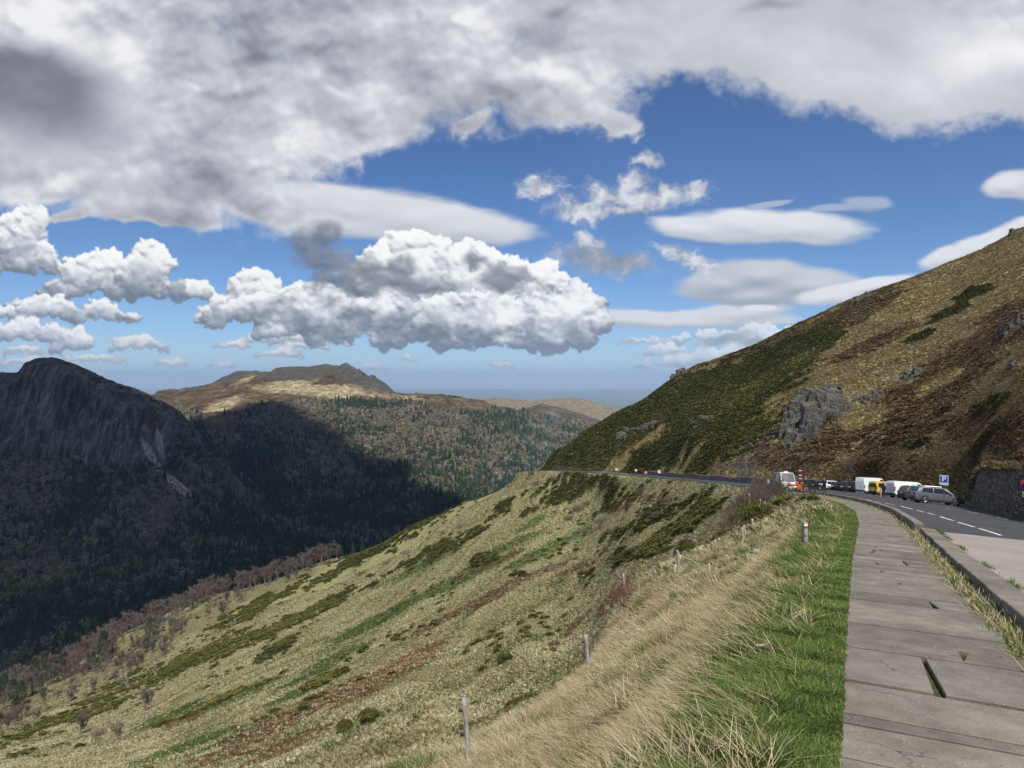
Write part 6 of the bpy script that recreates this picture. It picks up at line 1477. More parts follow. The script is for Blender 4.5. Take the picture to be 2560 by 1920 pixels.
def hatch(name, label, pm, L=4.3, W=1.80, H=1.50, suv=False, lamp_high=True):
    root = empty(name, (0, 0, 0)); h = L / 2; b = .92 if not suv else 1.02; r = .34 if suv else .31
    prof = [(-h, .62), (-h + .02, b - .02), (-h + .12, b + .06), (-h + .42, H - .10), (-h + .75, H - .02), (-h + 1.5, H), (.35, H - .02), (.65, H - .07), (1.25, b + .06), (1.35, b + .02), (h - .45, b - .10), (h - .12, b - .20), (h, .60)]
    c = Car(root, L, W, prof, b, pm, wheel_r=r, zb=.22 if not suv else .27)
    c.screen('rear_window', -h + .14, -h + .42, M_GLASS); c.screen('windscreen', 1.22, .66, M_GLASS)
    zt = H - .12; zb_ = b + .02
    c.side('rear_side_window', [(-h + .62, zb_ + .06), (-h + .72, zt - .03), (-.62, zt + .03), (-.60, zb_)], M_GLASS); c.side('side_window', [(-.52, zb_), (-.54, zt + .03), (.30, zt), (.42, zt - .05), (.98, zb_)], M_GLASS)
    c.side('sill', [(-h * .5, .27), (-h * .5, .38), (h * .5, .38), (h * .5, .27)], M_BLK)
    c.end('tail_lamp', -h + (.03 if not lamp_high else .05), W * .40, b - .10, .24, .17, M_RED, True, .09); c.end('headlight', h - .10, W * .38, b - .26, .34, .14, M_LAMP, True, .10)
    c.end('number_plate', -h - .008, 0, b - .20, .50, .11, M_PLATE); c.end('rear_bumper', -h + .02, 0, .42, W * .92, .24, M_BLK, t=.10); c.end('front_bumper', h - .04, 0, .40, W * .84, .20, M_BLK, t=.10); c.end('grille', h - .005, 0, .62, .8, .14, M_BLK)
    for sd in (1, -1): MB().box((.95, sd * (W / 2 + .06), b + .06), (.14, .18, .13), b=.03).build('wing_mirror', pm, root)
    for sd in (1, -1): MB().tube([(-.95, sd * (W * .36), H + .02), (-.85, sd * (W * .36), H + .07), (.2, sd * (W * .36), H + .06), (.3, sd * (W * .36), H - .0)], .016, 5).build('roof_rail', M_BLK if not suv else M_RIM, root)
    for sd in (1, -1):
        for x in (-.30, .55): MB().box((x - .25, sd * (W / 2 + .005), b - .10), (.16, .03, .03), b=.006).build('door_handle', pm, root)
    return tag(root, label, 'car')
def van(name, label, pm, L=5.0, W=1.96, H=1.97, win=False, nose=.95, bump=M_BLK, rear_glass=False, camper=False):
    root = empty(name, (0, 0, 0)); h = L / 2; b = 1.15
    prof = [(-h, H - .16), (-h + .06, H - .05), (-h + .3, H), (0, H + .01), (h - 2.0, H), (h - 1.72, H - .07), (h - nose - .02, 1.22), (h - nose + .10, 1.13), (h - .25, .98), (h - .06, .86), (h, .55)]
    c = Car(root, L, W, prof, b, pm, tumble=.90, wheel_r=.34, zb=.26, wb=L * .62)
    c.screen('windscreen', h - nose - .02, h - 1.72, M_GLASS, inset=.09)
    c.side('side_window', [(h - 1.10, 1.18), (h - 1.70, H - .25), (h - 2.25, H - .25), (h - 2.25, 1.16)], M_GLASS)
    if win:
        for x0, x1 in ((-h + .25, -h + 1.35), (-h + 1.5, h - 2.4)): c.side('rear_side_window', [(x0, 1.18), (x0 + .06, H - .25), (x1, H - .22), (x1, 1.16)], M_GLASS)
    zt = H - .30
    if rear_glass: MB().box((-h - .010, 0, (zt + 1.12) / 2), (.03, W * .78, zt - 1.12), b=.01).build('rear_window', M_GLASS, root)
    else:
        for sd in (1, -1): MB().box((-h - .012, sd * W * .215, .98), (.03, W * .40, H * .72), b=.012).build('rear_door', pm, root)
        MB().box((-h - .03, -.09, 1.0), (.03, .04, .30), b=.008).build('door_handle', M_BLK, root)
    c.end('tail_lamp', -h + .02, W * .465, 1.10, .12, .52, M_RED, True, .08); c.end('number_plate', -h - .035, .0 if rear_glass else .38, .72, .50, .12, M_PLATE); c.end('rear_bumper', -h + .02, 0, .40, W * .96, .26, bump, t=.14)
    c.end('headlight', h - .16, W * .37, .92, .30, .26, M_LAMP, True, .22); c.end('front_bumper', h - .03, 0, .45, W * .9, .30, bump if not camper else pm, t=.14); c.end('grille', h - .02, 0, .72, 1.0, .16, M_BLK, t=.05)
    c.side('side_trim', [(-h * .55, .52), (-h * .55, .60), (h * .5, .60), (h * .5, .52)], M_BLK if not camper else pm)
    for sd in (1, -1): MB().box((h - 1.15, sd * (W / 2 + .13), 1.32), (.12, .20, .30), b=.03).build('wing_mirror', M_BLK, root)
    MB().box((-h + 2.2, -W / 2 - .0 + .002, 1.25), (1.6, .012, .02)).build('door_rail', M_BLK, root)
    if camper:
        MB().box((-h + 1.5, 0, H + .07), (2.4, 1.2, .10), b=.03).build('solar_panel', M_BLK, root)
        MB().box((-h + 2.2, -W / 2 - .03, H - .10), (2.9, .14, .14), b=.03).build('awning', plain('grey_awning', (.22, .23, .24), .6), root)
        MB().box((h - 2.5, 0, H + .08), (.7, .6, .14), b=.03).build('roof_vent', pm, root)
        c.side('camper_window', [(-h + .5, 1.45), (-h + .5, H - .30), (-h + 1.5, H - .30), (-h + 1.5, 1.45)], M_GLASS, off=.03)
    return tag(root, label, 'van')
def set_car(root, px, py, head, corner=(-.5, -.5), LW=(4.4, 1.8), d=None, sc_=1.0):
    """puts the named corner of the vehicle's plan under photograph position px, py"""
    p = on_road(px, py) if d is None else Vector(((px - 1280) / FPX * d, d, 0)); f = Vector((math.sin(head), math.cos(head), 0)); l = Vector((-math.cos(head), math.sin(head), 0))
    c = p - f * (corner[0] * LW[0] * sc_) - l * (corner[1] * LW[1] * sc_)
    zs = [road_h(*(c + f * (a * LW[0] * .31) + l * (b_ * LW[1] * .45)).xy) for a, b_ in ((1, 1), (1, -1), (-1, 1), (-1, -1))]
    pitch = math.atan2((zs[0] + zs[1] - zs[2] - zs[3]) / 2, LW[0] * .62); roll = math.atan2((zs[0] + zs[2] - zs[1] - zs[3]) / 2, LW[1] * .9)
    root.location = (c.x, c.y, sum(zs) / 4 + .002); root.scale = (sc_,) * 3
    M = Euler((0, 0, math.pi / 2 - head)).to_matrix() @ Euler((roll, -pitch, 0)).to_matrix(); root.rotation_euler = M.to_euler(); return root
P_SILV = paint('silver_grey_paint', (.15, .165, .19), .40, .28); P_DGREY = paint('dark_grey_paint', (.075, .082, .092), .5); P_WHITE = paint('white_paint', (.72, .75, .77)); P_YEL = paint('yellow_paint', (.66, .42, .045)); P_BLACK = paint('black_paint', (.014, .015, .018)); P_BROWN = paint('dark_brown_paint', (.045, .034, .034), .3); P_NAVY = paint('dark_blue_paint', (.020, .026, .045), .3)
GR = 'cars parked nose in along the road'
set_car(hatch('parked_suv', 'silver grey SUV nearest the stone wall with its right side showing', P_SILV, 4.5, 1.86, 1.63, True), 2288, 1256, R(100), LW=(4.5, 1.86))['group'] = GR
set_car(hatch('parked_suv', 'dark grey SUV half hidden behind the silver one', P_DGREY, 4.5, 1.86, 1.66, True), 2263, 1250.5, R(92), LW=(4.5, 1.86))['group'] = GR
_v = van('panel_van', 'low white panel van between the yellow van and the dark grey SUV', P_WHITE, 5.1, 1.98, 2.02); set_car(_v, 2238, 1244, R(84), LW=(5.1, 1.98)); _v['group'] = GR
_v = van('camper_van', 'bright yellow van with a dark rear window and open side door', P_YEL, 4.8, 1.90, 1.98, win=True, rear_glass=True); set_car(_v, 2193, 1237.5, R(78), LW=(4.8, 1.9)); _v['group'] = GR
set_car(hatch('parked_car', 'grey car squeezed in right beside the yellow van', P_DGREY, 4.2, 1.78, 1.46), 2207, 1238, R(80), LW=(4.2, 1.78))['group'] = GR
_v = van('panel_van', 'tall white panel van left of the yellow van', P_WHITE, 5.4, 2.05, 2.48); set_car(_v, 2163, 1234, R(70), LW=(5.4, 2.05)); _v['group'] = GR
set_car(hatch('parked_suv', 'black SUV with red lamps directly left of the tall white van', P_BLACK, 4.6, 1.88, 1.72, True), 2136, 1230.5, R(62), LW=(4.6, 1.88))['group'] = GR
set_car(hatch('parked_suv', 'dark brown SUV, second to the left of the tall white van', P_BROWN, 4.6, 1.88, 1.74, True), 2117, 1229.5, R(58), LW=(4.6, 1.88))['group'] = GR
set_car(hatch('parked_car', 'small black car with a bright alloy wheel between the white car and the brown SUV', P_NAVY, 4.1, 1.76, 1.46), 2091, 1226.5, R(66), LW=(4.1, 1.76))['group'] = GR
set_car(hatch('parked_car', 'white car partly behind the man taking a photograph', P_WHITE, 4.4, 1.82, 1.58), 2062, 1224.5, R(72), LW=(4.4, 1.82))['group'] = GR
set_car(hatch('parked_car', 'dark car left of the white car', P_BROWN, 4.3, 1.8, 1.52), 2043, 1222.8, R(56), LW=(4.3, 1.8))['group'] = GR
set_car(hatch('parked_suv', 'black SUV just right of the white camper behind the signpost', P_BLACK, 4.7, 1.9, 1.78, True), 2008, 1221, R(66), LW=(4.7, 1.9), d=118)['group'] = GR
_v = van('motorhome', 'white camper van facing us on the road with a grey side', P_WHITE, 5.9, 2.05, 2.62, nose=1.0, camper=True); set_car(_v, 1958, 1224, R(186), corner=(.5, -.5), LW=(5.9, 2.05), d=106, sc_=1.03)
# ------------------------------------------------------------------ motorcycles
M_ORANGE = paint('orange_paint', (.58, .115, .016)); M_STEEL = plain('steel', (.45, .46, .48), .35, metal=.9)
def motorcycle(label, pm, boxes, rackside=True):
    root = empty('motorcycle', (0, 0, 0))
    for x, nm in ((-.76, 'rear_wheel'), (.76, 'front_wheel')):
        w = MB(); w.tube([(x + .27 * math.cos(a), 0, .32 + .27 * math.sin(a)) for a in np.linspace(0, 6.283, 21)], .055, 6, cap=False); o = w.build(nm, M_TYRE, root, True)
        rm = MB(); rm.tube([(x + .20 * math.cos(a), 0, .32 + .20 * math.sin(a)) for a in np.linspace(0, 6.283, 17)], .015, 4, cap=False)
        for k in range(8): a = k * .785; rm.tube([(x, 0, .32), (x + .2 * math.cos(a), 0, .32 + .2 * math.sin(a))], .007, 3)
        rm.build('rim', M_STEEL, o)
    f = MB(); f.tube([(-.76, .0, .32), (-.2, 0, .42), (.3, 0, .55), (.45, 0, .88)], .035, 6); f.tube([(-.2, 0, .42), (-.45, 0, .78), (.35, 0, .80)], .03, 6); f.build('frame', M_BLK, root)
    fk = MB(); [fk.tube([(.76, y, .32), (.50, y, .98)], .025, 6) for y in (-.09, .09)]; fk.build('fork', M_STEEL, root)
    e = MB(); e.box((.08, 0, .45), (.48, .36, .34), b=.05); e.lathe([(.10, -.24), (.10, .24)], (.12, 0, .42), 10, 'Y'); e.build('engine', M_STEEL, root)
    t = MB(); t.box((.18, 0, .84), (.52, .30, .22), b=.08); t.build('fuel_tank', pm, root)
    st = MB(); st.box((-.34, 0, .82), (.62, .28, .10), b=.04, ry=.08); st.build('seat', M_BLK, root)
    fa = MB(); fa.box((.62, 0, .92), (.34, .34, .34), b=.09, ry=-.3); fa.build('fairing', pm, root)
    MB().box((.58, 0, 1.22), (.03, .34, .30), b=.01, ry=-.45).build('windshield', M_GLASS, root)
    MB().lathe([(.03, -.02), (.09, 0), (.09, .03)], (.79, 0, .95), 10, 'X').build('headlight', M_LAMP, root)
    hb = MB(); hb.tube([(.34, -.38, 1.06), (.46, -.2, 1.04), (.46, .2, 1.04), (.34, .38, 1.06)], .016, 6); hb.build('handlebar', M_BLK, root)
    for y in (-.34, .34): MB().box((.44, y, 1.20), (.03, .14, .09), b=.01).build('wing_mirror', M_BLK, root)
    fd = MB(); fd.box((.80, 0, .66), (.40, .13, .05), b=.02, ry=.2); fd.build('mudguard', pm, root)
    MB().tube([(.1, -.18, .30), (-.5, -.20, .36), (-.95, -.20, .46)], [.03, .05, .06], 8).build('exhaust', M_STEEL, root)
    MB().tube([(-.1, .15, .35), (-.02, .34, .02)], .014, 5).build('side_stand', M_BLK, root)
    for y in (-.32, .32): MB().box((-.66, y, .66), (.48, .22, .42), b=.04).build('pannier', boxes, root)
    MB().box((-.86, 0, 1.06), (.36, .40, .32), b=.05).build('top_box', boxes, root)
    return tag(root, label, 'motorcycle')
def set_on(root, px, py, head, d=None, n_off=0, sc_=1.0):
    p = on_road(px, py) if d is None else Vector(((px - 1280) / FPX * d, d, 0)); root.location = (p.x, p.y, road_h(p.x, p.y)); root.rotation_euler = (0, 0, math.pi / 2 - head); root.scale = (sc_,) * 3; return root
set_on(motorcycle('orange touring motorcycle parked side on in front of the camper', M_ORANGE, M_ORANGE), 1986, 1230, R(292), d=82, sc_=1.0)['group'] = 'parked motorcycles'
set_on(motorcycle('black motorcycle with orange boxes right behind the signpost', M_BLK, M_ORANGE), 2013, 1233, R(110), d=80, sc_=1.0)['group'] = 'parked motorcycles'
set_on(motorcycle('white and black motorcycle beside the helmeted riders left of the camper', P_WHITE, M_BLK), 1942, 1215, R(160), d=112, sc_=1.15)['group'] = 'parked motorcycles'
set_on(motorcycle('black motorcycle standing against the left side of the camper', P_BLACK, M_BLK), 1950, 1218, R(150), d=108, sc_=1.1)['group'] = 'parked motorcycles'
# ------------------------------------------------------------------ people
M_SKIN = plain('skin', (.46, .27, .19), .6, var=.08); M_HAIR = plain('dark_hair', (.020, .014, .010), .7, var=.3)
def person(label, H, top_m, leg_m, shoe_m, pose='stand', hair=M_HAIR):
    k = H / 1.75; me = bpy.data.meshes.new('person'); V = []; E = []; Rr = []
    def v(x, y, z, r): V.append((x * k, y * k, z * k)); Rr.append(r * k); return len(V) - 1
    def e(*a): E.extend([(a[i], a[i + 1]) for i in range(len(a) - 1)])
    lean = .10 if pose == 'bend' else 0
    pel = v(0, 0, .95, .135); bel = v(lean * .3, 0, 1.10, .125); che = v(lean * .7, 0, 1.30, .145); nb = v(lean, 0, 1.46, .065); nk = v(lean, 0, 1.53, .052); hd = v(lean + .02, 0, 1.64, .088); ht = v(lean + .01, 0, 1.71, .070); e(pel, bel, che, nb, nk, hd, ht)
    for sd in (1, -1):
        st = .06 if pose == 'walk' else 0
        hip = v(0, sd * .09, .90, .10); kn = v(.02 + sd * st, sd * .11, .50, .062); an = v(-.01 + sd * st * 2, sd * .12, .09, .040); toe = v(.15 + sd * st * 2, sd * .14, .035, .036); e(pel, hip, kn, an, toe)
        sh = v(lean * .9, sd * .17, 1.40, .062)
        if pose == 'photo': el = v(.16, sd * .26, 1.22, .044); wr = v(.30, sd * .09, 1.47, .030); pl_ = v(.335, sd * .065, 1.53, .028); fd = Vector((.02, -sd * .03, .05))
        else: el = v(lean + .00, sd * .25, 1.14, .044); wr = v(lean + .10, sd * .26, .91, .030); pl_ = v(lean + .12, sd * .26, .84, .030); fd = Vector((.01, 0, -.06))
        e(che, sh, el, wr, pl_)
        for j in range(4):
            a = (j - 1.5) * .018; f1 = v(V[pl_][0] / k + fd.x + a, V[pl_][1] / k + fd.y, V[pl_][2] / k + fd.z, .010); f2 = v(V[pl_][0] / k + fd.x * 1.5 + a, V[pl_][1] / k + fd.y * 1.9, V[pl_][2] / k + fd.z * (1.5 + .1 * (j in (1, 2))), .008); e(pl_, f1, f2)
        t1 = v(V[pl_][0] / k + .035, V[pl_][1] / k - sd * .015, V[pl_][2] / k + fd.z * .3, .011); e(pl_, t1)
    nose = v(lean + .115, 0, 1.63, .014); e(hd, nose)
    me.from_pydata(V, E, []); o = bpy.data.objects.new('person', me); col.objects.link(o)
    m = o.modifiers.new('skin', 'SKIN'); m.use_smooth_shade = True; o.modifiers.new('sub', 'SUBSURF').levels = 1
    for i, r in enumerate(Rr): me.skin_vertices[0].data[i].radius = (r, r)
    me.skin_vertices[0].data[0].use_root = True
    dg = bpy.context.evaluated_depsgraph_get(); nm = bpy.data.meshes.new_from_object(o.evaluated_get(dg)); o.modifiers.clear(); o.data = nm; bpy.data.meshes.remove(me)
    for q in (M_SKIN, top_m, leg_m, shoe_m): nm.materials.append(q)
    for p in nm.polygons:
        c = p.center / k; z = c.z; hand = (pose == 'photo' and c.x > .29 and z > 1.45 and z < 1.66 and abs(c.y) < .16) or (pose != 'photo' and z < .90 and abs(c.y) > .20)
        p.material_index = 0 if (z > 1.50 or hand) else 1 if z > .93 or abs(c.y) > .20 and z > .88 else 2 if z > .085 else 3
    r = random.Random(4); hm = MB(); hm.lathe([(.02, .115), (.07, .10), (.102, .05), (.108, 0), (.10, -.05), (.085, -.075)], ((lean - .01) * k, 0, 1.665 * k), 14); hh = hm.build('hair', hair, o, True); hh.scale = (1, .92, 1)
    for vv in hh.data.vertices:
        vv.co = Vector((vv.co.x * 1, vv.co.y, vv.co.z))
        if vv.co.x > (lean + .05) * k and vv.co.z < 1.70 * k: vv.co.x -= .05 * k
    if pose == 'photo': MB().box((.36 * k, 0, 1.57 * k), (.012, .15, .075), b=.004).build('phone', M_BLK, o)
    return tag(o, label, 'person')
M_DARKJ = plain('dark_jacket', (.016, .017, .020), .85, var=.3, scale=12); M_GREENT = plain('dark_green_trousers', (.020, .050, .040), .9, var=.2, scale=12); M_SHOE = plain('shoes', (.03, .03, .03), .8)
M_WHT = plain('white_shirt', (.60, .62, .64), .9, var=.1); M_PINK = plain('pink_trousers', (.48, .22, .25), .9, var=.15); M_GTOP = plain('grey_top', (.30, .30, .31), .9, var=.15); M_DTR = plain('black_trousers', (.015, .015, .018), .9)
def set_person(o, px, py, head, d=None): return set_on(o, px, py, head, d)
set_person(person('man in a dark jacket and green trousers holding up a phone at the road edge', 1.78, M_DARKJ, M_GREENT, M_SHOE, 'photo'), 2061, 1239.5, R(222))
set_person(person('person in a white top and dark vest standing left of the camper', 1.80, M_WHT, M_DTR, M_SHOE, 'walk'), 1921, 1216.5, R(150), d=104)
set_person(person('rider in black with a dark helmet beside the motorcycles', 1.78, M_DARKJ, M_DTR, M_SHOE, 'bend'), 1932, 1215, R(170), d=108)
set_person(person('child in pink trousers and a grey top at the back of the yellow van', 1.30, M_GTOP, M_PINK, M_SHOE), 2202, 1246, R(330))
set_person(person('adult in black standing at the open side of the yellow van', 1.78, M_DARKJ, M_DTR, M_SHOE), 2209, 1243, R(60))
# ------------------------------------------------------------------ signs
M_POST = plain('brown_post', (.13, .055, .036), .7, var=.2); M_BLUE = plain('sign_blue', (.010, .075, .42), .45, var=.06); M_SW = plain('sign_white', (.78, .79, .78), .5, var=.05); M_SB = plain('sign_black', (.02, .02, .02), .6); M_BRED = plain('brown_red_sign', (.10, .028, .019), .6, var=.15, scale=3); M_SRED = plain('sign_red', (.55, .02, .02), .5); M_SYEL = plain('sign_yellow', (.80, .62, .10), .5)
def text(s, size, m, parent, loc, rot, name='lettering'):
    cu_ = bpy.data.curves.new(name, 'FONT'); cu_.body = s; cu_.size = size; cu_.align_x = 'CENTER'; cu_.align_y = 'CENTER'; cu_.extrude = .004; cu_.offset = .006 * size
    t = bpy.data.objects.new(name, cu_); col.objects.link(t); bpy.context.view_layer.update(); me = bpy.data.meshes.new_from_object(t.evaluated_get(bpy.context.evaluated_depsgraph_get())); bpy.data.objects.remove(t)
    o = bpy.data.objects.new(name, me); col.objects.link(o); me.materials.append(m); o.parent = parent; o.location = loc; o.rotation_euler = rot; return o
def parking_sign():
    p = on_road(2360, 1264); rt = empty('parking_sign', p, math.atan2(-p.x, p.y), 'blue square parking sign on a brown post in front of the silver SUV', 'road sign')
    MB().box((0, 0, 1.05), (.08, .08, 2.2), b=.01).build('post', M_POST, rt)
    b = MB().box((0, -.05, 2.42), (.68, .03, .68), b=.01).build('sign_panel', M_SW, rt); MB().box((0, -.07, 2.42), (.60, .012, .60), b=.004).build('blue_field', M_BLUE, b); text('P', .66, M_SW, b, (0, -.080, 2.42), (R(90), 0, 0), 'letter')
    q = MB().box((0, -.05, 1.97), (.68, .03, .19), b=.006).build('lower_panel', M_SW, rt)
    w = MB(); [w.box((x, -.067, 1.97), (.05, .006, h_)) for x, h_ in ((-.26, .10), (-.17, .07), (-.10, .09), (-.02, .06), (.06, .09), (.14, .06), (.25, .12))]; w.build('lettering', M_SB, q)
parking_sign()
def finger_post():
    d = 78; x = (2008.6 - 1280) / FPX * d; z = road_h(x, d) - UP; rt = empty('signpost', (x, d, z), math.atan2(-x, d), 'tall brown red post stacked with direction boards near the motorcycles', 'signpost')
    MB().tube([(0, 0, -.2), (0, 0, 3.05)], .055, 8).build('post', M_BRED, rt)
    zt = 2.95
    for i in range(9):
        z_ = zt - i * .175; 
        for sd, ln in ((-1, .50 if i else .38), (1, .36)):
            if sd == 1 and i in (8,): continue
            x0 = .07 * sd; x1 = sd * ln; t = .065
            V = [(x0, -.03, z_ - t), (x1, -.03, z_ - t), (x1 + sd * .09, -.03, z_), (x1, -.03, z_ + t), (x0, -.03, z_ + t)]; V += [(a, .02, c) for a, _, c in V]
            F = [(0, 1, 2, 3, 4), (9, 8, 7, 6, 5)] + [(j, (j + 1) % 5, 5 + (j + 1) % 5, 5 + j) for j in range(5)]
            o = obj('direction_board', V, F, M_BRED, rt)
            if (sd, i) in ((-1, 2), (-1, 5), (-1, 7), (1, 6), (1, 7)): w_ = .30 if sd < 0 else .13; MB().box((sd * (.16 + w_ / 2), -.038, z_), (w_, .012, .075)).build('white_label', M_SW, o)
finger_post()
def round_sign():
    d = 40.0; x = (2567 - 1280) / FPX * d; zc = -(1212 - EYE) / FPX * d; g = zc - 2.1; rt = empty('no_parking_sign', (x, d, g), math.atan2(-x, d), 'round red and blue sign above a white plate beside the tall stone wall', 'road sign')
    MB().tube([(0, .04, -.3), (0, .04, 2.4)], .035, 8).build('post', M_STEEL, rt)
    a = MB().lathe([(.30, -.015), (.30, .015)], (0, 0, 2.1), 24, 'Y').build('sign_panel', M_SRED, rt); MB().lathe([(.235, -.008), (.235, .008)], (0, -.022, 2.1), 24, 'Y').build('blue_field', M_BLUE, a); MB().box((0, -.036, 2.1), (.50, .01, .06), ry=R(45)).build('red_bar', M_SRED, a)
    q = MB().box((0, 0, 1.55), (.42, .02, .30), b=.006).build('lower_panel', M_SW, rt); w = MB(); [w.box((xx, -.014, zz), (.06, .006, .07)) for xx in (-.12, 0, .12) for zz in (1.62, 1.49)]; w.build('lettering', M_SB, q)
round_sign()
def far_sign(px, top, base, shape, d, label):
    x = (px - 1280) / FPX * d; zt = -(top - EYE) / FPX * d; zb_ = float(ground(x, d)[0]) ; zb_ = min(zb_, -(base - EYE) / FPX * d); rt = empty('road_sign', (x, d, zb_), math.atan2(-x, d), label, 'road sign'); H = zt - zb_
    MB().tube([(0, .05, -.3), (0, .05, H)], .05, 6).build('post', M_STEEL, rt)
    def poly(P, y, m, nm, par):
        n = len(P); V = [(a, y, b) for a, b in P] + [(a, y + .03, b) for a, b in P]; return obj(nm, V, [tuple(range(n)), tuple(range(n, 2 * n))[::-1]] + [(j, (j + 1) % n, n + (j + 1) % n, n + j) for j in range(n)], m, par)
    if shape == 'triangle':
        a = poly([(-.62, H - 1.05), (.62, H - 1.05), (0, H)], 0, M_SRED, 'sign_panel', rt); poly([(-.45, H - .96), (.45, H - .96), (0, H - .22)], -.03, M_SW, 'white_field', a); poly([(-.12, H - .85), (.12, H - .85), (.16, H - .62), (0, H - .45), (-.14, H - .62)], -.06, M_SB, 'symbol', a)
    if shape == 'diamond':
        a = poly([(-.5, H - .5), (0, H - 1.0), (.5, H - .5), (0, H)], 0, M_SW, 'sign_panel', rt); poly([(-.30, H - .5), (0, H - .80), (.30, H - .5), (0, H - .2)], -.03, M_SYEL, 'yellow_field', a)
    if shape == 'panel':
        a = poly([(-.35, H - .9), (.35, H - .9), (.35, H), (-.35, H)], 0, M_SW, 'sign_panel', rt); poly([(-.10, H - .60), (.12, H - .62), (.10, H - .3), (-.06, H - .28)], -.03, M_BLUE, 'symbol', a); MB().lathe([(.26, -.01), (.26, .01)], (-.05, -.01, H - 1.3), 16, 'Y').build('lower_disc', M_SB, rt)
    if shape == 'board':
        a = poly([(-.5, H - .8), (.55, H - .8), (.55, H), (-.5, H)], 0, M_SW, 'sign_panel', rt); poly([(-.1, H - .5), (.5, H - .5), (.5, H - .1), (-.1, H - .1)], -.03, M_SRED, 'red_field', a)
far_sign(1542, 1170, 1186, 'board', 262, 'small red and white board beside the far road, farthest left of the signs')
far_sign(1590, 1172, 1189, 'diamond', 246, 'yellow and white diamond shaped sign on the far road')
far_sign(1614.5, 1176, 1186, 'triangle', 236, 'triangular warning sign on the far road right of the diamond sign')
far_sign(1648, 1176, 1189, 'panel', 222, 'white panel with a dark disc under it at the end of the stone wall')
def rail():
    rt = None; s0, s1 = S_AT(243), S_AT(278); x0, y0 = along(np.array([s0]), np.array([-.3])); z0 = float(level_z(np.array(0.), np.array(s0)))
    rt = empty('guard_rail', (float(x0[0]), float(y0[0]), z0), 0, 'pale guard rail on the outer edge of the far bend', 'guard rail')
    P = []; 
    for s in np.arange(s0, s1, 2.0):
        x, y = along(s, -.3); P.append(Vector((float(x), float(y), float(level_z(np.array(0.), np.array(s))) + .62)) - rt.location)
    mb = MB()
    for i in range(len(P) - 1):
        a, b = P[i], P[i + 1]; dn = Vector((0, 0, .16)); mb.add([a - dn, b - dn, b + dn, a + dn, a - dn + Vector((.05, .05, 0)), b - dn + Vector((.05, .05, 0)), b + dn + Vector((.05, .05, 0)), a + dn + Vector((.05, .05, 0))], [(0, 1, 2, 3), (7, 6, 5, 4), (0, 4, 5, 1), (3, 2, 6, 7)])
    mb.build('rail', plain('pale_rail', (.62, .62, .60), .6), rt)
    for p in P[::2]: MB().box(p - Vector((0, 0, .5)), (.12, .12, 1.1)).build('post', M_STEEL, rt)
rail()
# ------------------------------------------------------------------ posts
def m_wood(nt, bs, out):
    g = nt.new('ShaderNodeTexCoord').outputs['Object']; n = nt.noise(nt.mapv(g, scale=(1, 1, .09)), 38, 5, .65); k = nt.noise(g, 9, 4, .6)
    c = nt.ramp(nt.m('ADD', nt.m('MULTIPLY', n, .7), nt.m('MULTIPLY', k, .3)), [(.32, (.07, .062, .055)), (.46, (.24, .225, .205)), (.60, (.40, .385, .36)), (.75, (.55, .54, .51))]); nt.l.new(c, bs.inputs['Base Color']); setp(bs, rough=.9, spec=.15)
    b = nt.new('ShaderNodeBump'); nt.put(b.inputs['Height'], n); b.inputs['Strength'].default_value = .8; b.inputs['Distance'].default_value = .01; nt.l.new(b.outputs[0], bs.inputs['Normal'])
M_WOOD = mat('weathered_wood', m_wood)
def wood_post(name, H, r, lean, seed, square=False):
    rr = random.Random(seed); mb = MB(); n = 10; V = []; F = []; rows = 9
    for i in range(rows):
        t = i / (rows - 1); z = -.25 + t * (H + .25)
        for k in range(n):
            a = 2 * math.pi * k / n; q = r * (1.05 - .12 * t) * (1 + .10 * math.sin(a * 2 + seed) + rr.uniform(-.05, .05)); V.append((q * math.cos(a) + lean[0] * t * t * .4 + lean[0] * t * .6 + .01 * math.sin(t * 5 + seed), q * math.sin(a) + lean[1] * t, z + (rr.uniform(-.02, .02) if i == rows - 1 else 0)))
    for i in range(rows - 1):
        for k in range(n): F.append((i * n + k, i * n + (k + 1) % n, (i + 1) * n + (k + 1) % n, (i + 1) * n + k))
    F.append(tuple((rows - 1) * n + k for k in range(n))); return V, F
POSTS = [(1172, 1903, 1161, 1745, 14.0, 'nearest fence post with two black insulators at the bottom of the picture'), (1472, 1684, 1464, 1586, 21, 'second nearest fence post standing at the edge of the dry grass'), (1566, 1506, 1558, 1438, 31, 'third fence post in front of the rust red bush'), (1698, 1428, 1692, 1376, 40, 'fourth fence post left of the rounded broom bush'),
         (1640, 1446, 1637, 1428, 47, 'short stub of a post half way between the third and fourth posts'), (1791, 1380, 1788, 1353, 50, 'stout short post above the dark heather hollow'), (1858, 1354, 1856, 1323, 56, 'left one of the close pair of fence posts'), (1864, 1348, 1860, 1314, 58, 'right one of the close pair of fence posts'), (1884, 1332, 1881, 1301, 61, 'fence post alone to the right of the close pair'),
         (1876, 1302, 1871, 1254, 66, 'thin leaning pole in front of the big bare thicket'), (1900, 1297, 1897, 1270, 69, 'greyed post just left of the farthest tall one'), (1915, 1300, 1911, 1260, 71, 'farthest tall fence post at the right end of the bare thicket')]
